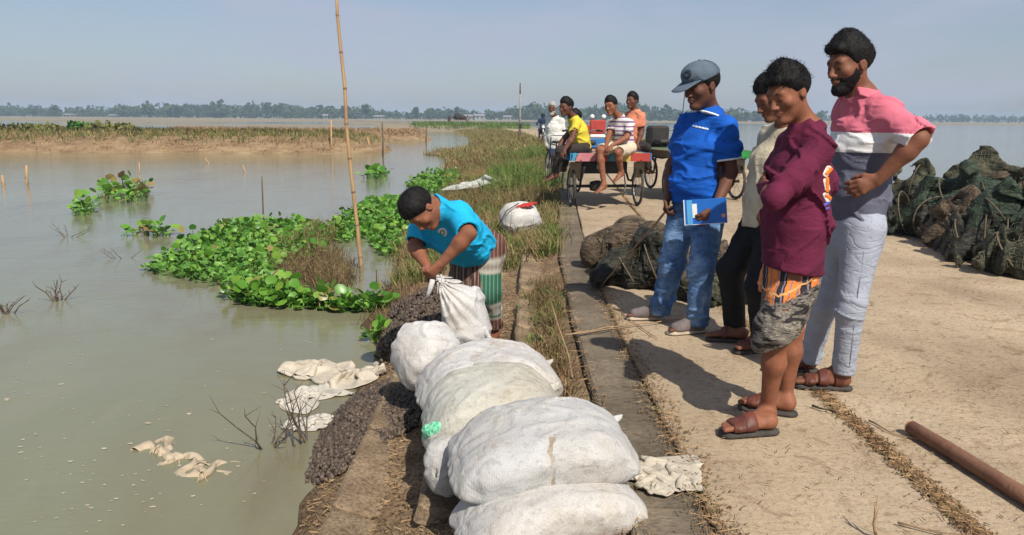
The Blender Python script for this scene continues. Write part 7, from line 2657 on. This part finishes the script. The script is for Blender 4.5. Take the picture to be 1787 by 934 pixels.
a = G(996, 361); b_ = G(1111, 358)
c1 = cart('colourfully painted wooden cart carrying the seated people', V(((a.x + b_.x) / 2, (a.y + b_.y) / 2, 0.003)), math.radians(6),
          [(0.05, 'cyan', 0.02), (0.30, 'pink', 0.06), (0.22, 'red', 0.04), (0.16, 'cyan', -0.03), (0.17, 'yellow', 0.05), (0.31, 'red', 0.0)], PAINTS['blue'],
          [PAINTS['cyan'], PAINTS['yellow'], PAINTS['red'], PAINTS['orange']])
a = G(1169, 352); b_ = G(1281, 348)
c2 = cart('green painted cart standing behind the blue polo person', V(((a.x + b_.x) / 2, (a.y + b_.y) / 2, 0.007)), math.radians(13),
          [(0.40, 'green', 0.0), (0.41, 'dgreen', 0.0), (0.40, 'green', 0.0)], M_WOODP, [PAINTS['dgreen'], M_WOODP])
c2.scale = (1.14, 1.0, 1.0)
MB().box((-0.25, 0.10, 0.86), (0.22, 0.16, 0.03), Matrix.Rotation(0.2, 3, 'Z'), 0.015).build('folded_mat', PAINTS['red'], c2)
# black engine block with lamp on the front of the green cart
MB().box((-0.02, 1.95, 1.02), (0.17, 0.13, 0.20), None, 0.04).build('engine_cover', M_BLACKM, c2)
MB().tube([(0.30, 2.05, 1.1), (0.44, 2.0, 1.5), (0.47, 2.0, 2.0)], 0.008, 5).build('flag_rod', M_BLACKM, c2, True)

# red and blue vehicle further along
ev = empty('easy_bike', W(1042, 262, 22.0)); ev.location.z = 0.003; tag(ev, 'red, white and blue three wheeled vehicle behind the seated people', 'vehicle')
for nm, c, h, m in (('seat_back', (0, 0, 1.12), (0.22, 0.05, 0.19), PAINTS['red']), ('white_band', (0, -0.01, 0.86), (0.22, 0.06, 0.05), M_LAMP), ('lower_panel', (0, 0, 0.66), (0.26, 0.07, 0.14), PAINTS['blue']), ('floor_pan', (0, 0.7, 0.48), (0.45, 0.95, 0.04), M_BLACKM), ('front_panel', (0, 1.5, 0.85), (0.24, 0.05, 0.3), PAINTS['red'])):
    MB().box(c, h, None, 0.03).build(nm, m, ev)
for sx in (-1, 1):
    wheel(ev, (sx * 0.45, 0.2, 0.26), 0.26)
    MB().tube([(sx * 0.16, 0, 1.28), (sx * 0.16, 0, 1.36)], 0.015, 6).build('mirror_stem', M_BLACKM, ev, True)
    MB().lathe((sx * 0.16, 0, 1.40), (0, 1, 0), [(0, -0.04), (0.05, -0.03), (0.065, 0.0), (0.05, 0.03), (0, 0.04)], 12).build('round_mirror', M_LAMP, ev, True)

# bicycle beside the white shirted person
bc = empty('bicycle', V((0.86, 16.2, 0.003)), math.radians(10)); tag(bc, 'black bicycle standing left of the seated people', 'bicycle')
wheel(bc, (0, -0.5, 0.33), 0.33); wheel(bc, (0, 0.5, 0.33), 0.33)
b = MB()
for pa, pb_ in (((0, -0.5, 0.33), (0, -0.12, 0.30)), ((0, -0.5, 0.33), (0, -0.18, 0.80)), ((0, -0.12, 0.30), (0, -0.18, 0.85)), ((0, -0.18, 0.80), (0, 0.34, 0.82)), ((0, -0.12, 0.30), (0, 0.36, 0.74)), ((0, 0.5, 0.33), (0, 0.33, 0.95))):
    b.tube([pa, pb_], 0.014, 6)
b.build('frame', M_BLACKM, bc, True)
MB().tube([(-0.26, 0.22, 0.98), (-0.2, 0.34, 0.99), (0.2, 0.34, 0.99), (0.26, 0.22, 0.98)], 0.012, 6).build('handlebar', M_CHROME, bc, True)
MB().lathe((0, -0.18, 0.87), (0, 0, 1), [(0, -0.03), (0.10, -0.02), (0.11, 0.01), (0.06, 0.03), (0, 0.03)], 10).build('saddle', M_BLACKM, bc, True)

# ------------------------------------------------------------------ people on and around the carts
def small_person(label, spec, base, hf, hs, skin, shirt, trousers, hair=M_HAIR, seed=0, cell=0.012, sleeve='short', legs='long', beard=None, wrap=None, hands=True, th=1.0, torso=((0.150, 0.112), (0.142, 0.112), (0.162, 0.120)), foot_dir=(-1, -0.4), parts=None, skip_feet=False):
    J = joints(base, spec); b = np.array(base)
    root = person(label, base)
    R = rot_frame(*hf)
    B = Sdf()
    add_head(B, J['head'], R, hs); add_neck(B, J['head'], R, hs, J['neck'])
    add_torso(B, J, -0.015)
    T = Sdf()
    pel, wst, ch, top, upv = add_torso(T, J, 0.016, *torso, 0.01)
    P = Sdf()
    P.ecap(pel - upv * 0.05, pel + upv * 0.06, J['hipR'] - J['hipL'], 0.148, 0.118, 0.142, 0.112, 0.05)
    ends = []
    for s in 'LR':
        add_arm(B, J['sh' + s], J['el' + s], J['wr' + s], th)
        if hands: add_hand(B, J['wr' + s], J['wr' + s] - J['el' + s] + np.array([0, 0, -0.05]), np.array([0.3, 0.3, -0.6]), 1, 0.5, 1.0, 0.06, k=0.01)
        add_leg(B, J['hip' + s], J['k' + s], J['a' + s], th)
        d = unit(np.array([foot_dir[0], foot_dir[1], 0]))
        if 'toe' + s in J: d = unit(J['toe' + s] - J['a' + s])
        heel = J['a' + s] - np.array([0, 0, 0.075]) - d * 0.05
        if not skip_feet: add_foot(B, J['a' + s], heel, heel + d * 0.25, 1.0, 0.0)
        dv = unit(J['el' + s] - J['sh' + s])
        if sleeve == 'short':
            e = J['sh' + s] + dv * 0.17
            T.limb(J['sh' + s], e + dv * 0.03, 0.062, 0.070, 0.04); ends.append((T, e, dv, 0.10, 0.058))
        elif sleeve == 'long':
            T.chain([J['sh' + s], J['el' + s], J['wr' + s]], [0.064, 0.056, 0.046], 0.035)
        if legs == 'long':
            P.chain([J['hip' + s], J['k' + s], J['a' + s]], [0.096, 0.072, 0.060], 0.04)
            dl = unit(J['a' + s] - J['k' + s]); ends.append((P, J['a' + s] - dl * 0.01, dl, 0.11, 0.048))
        elif legs == 'short':
            P.limb(J['hip' + s], J['k' + s], 0.100, 0.084, 0.04)
            dl = unit(J['k' + s] - J['hip' + s]); ends.append((P, J['k' + s] - dl * 0.06, dl, 0.13, 0.06))
    if wrap is not None:
        km = (J['kL'] + J['kR']) / 2; am = (J['aL'] + J['aR']) / 2
        P.ecap(pel, km, J['hipR'] - J['hipL'], 0.150, 0.12, 0.15, 0.11, 0.05); P.ecap(km, am + np.array([0, 0, 0.06]), J['hipR'] - J['hipL'], 0.15, 0.11, 0.155, 0.105, 0.05)
        P.wrinkle(sharp_folds((12, 12, 2), 0.016, seed)); P.cut(am + np.array([0, 0, 0.05]), (0, 0, -1), 0.01)
    T.wrinkle(sharp_folds((5, 5, 11), 0.012, seed + 3, 0.7, np.array(Matrix.Rotation(0.5, 3, 'Y'))))
    P.wrinkle(sharp_folds((7, 7, 16), 0.008, seed + 5, 0.7))
    for (S, e, dv, ro, ri) in ends: sleeve_end(S, e, dv, ro, ri)
    T.cut(pel - upv * 0.02, -upv, 0.01)
    T.limb(J['neck'] + upv * 0.014, J['neck'] + upv * 0.1, 0.064, 0.09, 0.004, 's')
    link('body', B.mesh('body', cell), skin, root)
    link('hair', hair_mesh(J['head'], R, hs, 0.012, top=0.014, spike=0.005, seed=seed, cell=0.008), hair, root)
    if beard: link('beard', beard_mesh(J['head'], R, hs, 0.008, 0.010), beard, root)
    face_parts(root, J['head'], R, hs, beard is None, True)
    link('shirt', T.mesh('shirt', cell), shirt, root)
    link('trousers' if wrap is None and legs == 'long' else ('shorts' if wrap is None else 'wrap'), P.mesh('lower_garment', cell), trousers, root)
    return root, J


M_YEL = cloth_mat('yellow_t_shirt', (0.62, 0.50, 0.05)); M_DKP = cloth_mat('dark_brown_trousers', (0.035, 0.028, 0.025)); M_ORG = cloth_mat('salmon_shirt', (0.55, 0.20, 0.12))
M_WSH = cloth_mat('white_shirt', (0.62, 0.62, 0.58)); M_WLU = cloth_mat('pale_wrap', (0.50, 0.44, 0.40)); M_CSH = cloth_mat('cream_shorts', (0.56, 0.48, 0.36)); M_GRS = cloth_mat('grey_shirt', (0.16, 0.15, 0.15))
t = NT('white_purple_striped_shirt')
z = t.math('MULTIPLY_ADD', t.noise(5, 2, 0.5), 0.02, t.sep()[2])
st = t.math('LESS_THAN', t.math('FRACT', t.math('MULTIPLY', z, 15.0)), 0.38)
M_STR = t.done(t.mix(st, (0.62, 0.60, 0.60), (0.20, 0.11, 0.22)), 0.85, t.bump(t.noise(1, 4, 0.6, t.mapping((8, 8, 12))), 0.4, 0.02), 0.2)
deck = 0.835
small_person('person in yellow t-shirt sitting on the left edge of the painted cart', dict(
    head=(988, 187, 11.80), neck=(1000, 205, 11.92), shL=(1006, 216, 11.78), shR=(1008, 213, 12.12), elL=(999, 241, 11.62), wrL=(985, 262, 11.55), elR=(986, 240, 12.15), wrR=(972, 262, 12.0),
    hipL=(1018, 258, 11.90), hipR=(1018, 257, 12.14), kL=(978, 264, 11.76), aL=(970, 302, 11.80), toeL=(948, 310, 11.75), kR=(978, 262, 12.05), aR=(968, 300, 12.10), toeR=(945, 306, 12.0)),
    V((1.0, 12.0, deck)), ((-0.75, -0.62, -0.12), (0, 0, 1)), 1.08, SK_C, M_YEL, M_DKP, seed=11)
small_person('person in white and purple striped t-shirt sitting at the back of the painted cart', dict(
    head=(1066, 185, 11.72), neck=(1080, 204, 11.84), shL=(1100, 216, 11.72), shR=(1070, 214, 12.00), elL=(1094, 240, 11.62), wrL=(1068, 254, 11.50), elR=(1062, 238, 11.85), wrR=(1058, 254, 11.58),
    hipL=(1100, 258, 11.90), hipR=(1080, 258, 12.06), kL=(1078, 266, 11.46), aL=(1084, 300, 11.62), toeL=(1068, 312, 11.5), kR=(1046, 261, 11.56), aR=(1054, 322, 11.50), toeR=(1030, 334, 11.35)),
    V((1.75, 11.9, deck)), ((-0.55, -0.80, -0.15), (-0.1, 0, 1)), 1.08, SK_A, M_STR, M_CSH, seed=21, legs='short')
small_person('person in salmon shirt sitting on the far side of the painted cart', dict(
    head=(1103, 176, 13.0), neck=(1108, 194, 13.05), shL=(1119, 203, 12.95), shR=(1097, 202, 13.12), elL=(1120, 230, 12.95), wrL=(1112, 252, 12.85), elR=(1092, 228, 13.2), wrR=(1088, 248, 13.1),
    hipL=(1114, 252, 13.0), hipR=(1098, 252, 13.12), kL=(1128, 258, 13.4), aL=(1132, 296, 13.45), kR=(1120, 258, 13.5), aR=(1122, 296, 13.6)),
    V((2.1, 13.0, deck)), ((-0.70, -0.70, 0.0), (0, 0, 1)), 1.05, SK_C, M_ORG, M_DKP, seed=31, foot_dir=(0.6, 0.6))
small_person('white bearded person in loose white shirt and pale wrap standing left of the painted cart', dict(
    head=(964, 190, 17.3), neck=(968, 204, 17.4), shL=(980, 211, 17.3), shR=(958, 210, 17.5), elL=(985, 234, 17.3), wrL=(984, 254, 17.2), elR=(954, 234, 17.5), wrR=(955, 254, 17.4),
    hipL=(976, 258, 17.35), hipR=(962, 258, 17.45), kL=(975, 285, 17.3), aL=(975, 306, 17.4), kR=(963, 285, 17.4), aR=(963, 306, 17.5)),
    V((0.97, 17.4, 0.003)), ((-0.25, -0.95, -0.05), (0, 0, 1)), 1.08, SK_C, M_WSH, M_WLU, M_HAIR_GREY, 41, sleeve='long', wrap=True, legs='wrap', beard=M_HAIR_GREY, foot_dir=(-0.2, -1), torso=((0.17, 0.135), (0.17, 0.135), (0.17, 0.125)))
small_person('dark shirted person half hidden behind the yellow t-shirt on the cart', dict(
    head=(1003, 205, 13.0), neck=(1006, 220, 13.05), shL=(1014, 226, 12.95), shR=(1000, 226, 13.2), elL=(1004, 246, 12.9), wrL=(992, 258, 12.8), elR=(992, 246, 13.2), wrR=(986, 258, 13.1),
    hipL=(1018, 258, 13.0), hipR=(1014, 258, 13.2), kL=(990, 262, 12.95), aL=(984, 292, 13.0), kR=(988, 262, 13.2), aR=(982, 290, 13.2)),
    V((1.15, 13.0, deck)), ((-0.9, -0.3, 0), (0, 0, 1)), 1.0, SK_C, M_GRS, M_DKP, seed=51, sleeve='long')

# far rider on a motorcycle and the tiny group on the far road
def far_figure(label, px, py, Y, hgt, shirt, seed):
    f = W(px, py, Y); f.z = 0.0
    root = person(label, f, 'tiny people far along the road')
    k = hgt / 1.65
    S = Sdf()
    S.blob((0, 0, 1.52 * k), (0.10, 0.11, 0.13), None, 0.03); S.limb((0, 0, 1.4 * k), (0, 0, 1.3 * k), 0.06, 0.07, 0.03)
    S.ecap((0, 0, 0.85 * k), (0, 0, 1.28 * k), (1, 0, 0), 0.16, 0.11, 0.19, 0.11, 0.06)
    for s in (-1, 1):
        S.chain([(s * 0.2, 0, 1.3 * k), (s * 0.26, 0.03, 1.0 * k), (s * 0.24, -0.1, 0.78 * k)], [0.055, 0.045, 0.035], 0.03)
        S.chain([(s * 0.09, 0, 0.85 * k), (s * 0.10, -0.05, 0.45 * k), (s * 0.11, 0.03, 0.05)], [0.095, 0.07, 0.05], 0.03)
        S.limb((s * 0.11, 0.03, 0.04), (s * 0.11, -0.14, 0.03), 0.04, 0.035, 0.02)
    link('body', S.mesh('body', 0.03), SK_C, root)
    T = Sdf(); T.ecap((0, 0, 0.82 * k), (0, 0, 1.28 * k), (1, 0, 0), 0.185, 0.135, 0.21, 0.135, 0.06)
    link('shirt', T.mesh('shirt', 0.03), shirt, root)
    H = Sdf(); H.blob((0, 0.015, 1.56 * k), (0.115, 0.12, 0.12), None, 0.03); H.cut((0, 0, 1.54 * k), (0, -0.6, -1))
    link('hair', H.mesh('hair', 0.025), M_HAIR, root)
    return root


M_NVY = cloth_mat('navy_jacket', (0.02, 0.03, 0.07))
far_figure('tiny dark figure standing furthest left on the far road', 784, 213, 128, 1.7, M_DKP, 1)
far_figure('tiny dark figure standing right of the far loaded cart', 816, 214, 126, 1.65, M_GRS, 2)
mb = W(947, 240, 44); mb.z = -0.0
rid = person('far rider in dark jacket sitting on a motorcycle', V((mb.x, 44, 0.45)))
S = Sdf(); S.blob((0, 0, 1.0), (0.10, 0.11, 0.13)); S.ecap((0, 0.05, 0.35), (0, 0, 0.78), (1, 0, 0), 0.17, 0.13, 0.21, 0.13, 0.06)
for s in (-1, 1):
    S.chain([(s * 0.2, 0, 0.8), (s * 0.34, -0.1, 0.58), (s * 0.30, -0.38, 0.52)], [0.065, 0.055, 0.04], 0.03)
    S.chain([(s * 0.1, 0.05, 0.35), (s * 0.2, -0.35, 0.28), (s * 0.18, -0.15, -0.15)], [0.10, 0.075, 0.05], 0.03)
link('body', S.mesh('body', 0.02), M_NVY, rid)
H = Sdf(); H.blob((0, 0.01, 1.03), (0.12, 0.13, 0.13)); H.cut((0, 0, 1.0), (0, -0.6, -1)); link('hair', H.mesh('hair', 0.02), M_HAIR, rid)
mc = empty('motorcycle', V((mb.x, 44, 0.003))); tag(mc, 'far dark motorcycle coming along the road', 'motorcycle')
wheel(mc, (0, -0.62, 0.30), 0.30); wheel(mc, (0, 0.62, 0.30), 0.30)
MB().box((0, -0.05, 0.58), (0.13, 0.32, 0.12), None, 0.05).build('fuel_tank', M_BLACKM, mc)
MB().box((0, 0.35, 0.62), (0.12, 0.35, 0.05), None, 0.03).build('seat', M_BLACKM, mc)
MB().tube([(0, -0.62, 0.30), (0, -0.42, 0.95)], 0.05, 6).build('front_fork', M_CHROME, mc, True)
MB().tube([(-0.36, -0.30, 0.98), (0, -0.42, 0.97), (0.36, -0.30, 0.98)], 0.02, 6).build('handlebar', M_CHROME, mc, True)
MB().lathe((0, -0.52, 0.85), (0, -1, 0), [(0, -0.05), (0.08, -0.03), (0.09, 0.03), (0, 0.05)], 10).build('headlamp', M_LAMP, mc, True)
fc = W(802, 214, 126); fcr = empty('loaded_cart', V((fc.x, 126, 0.0))); tag(fcr, 'tiny dark loaded cart between the far figures on the road', 'cart')
MB().box((0, 0, 0.95), (1.0, 1.0, 0.06), None, 0.02).build('deck', M_WOODP, fcr)
S = Sdf(); S.blob((-0.3, 0, 1.5), (0.65, 0.7, 0.6), None, 0.1); S.blob((0.5, 0, 1.3), (0.5, 0.6, 0.4), None, 0.1); S.wrinkle(sharp_folds((2, 2, 3), 0.1, 3)); S.cut((0, 0, 1.0), (0, 0, -1))
link('cargo', S.mesh('cargo', 0.08), M_DKP, fcr)
for sx in (-1, 1): wheel(fcr, (sx * 0.9, 0, 0.42), 0.42)
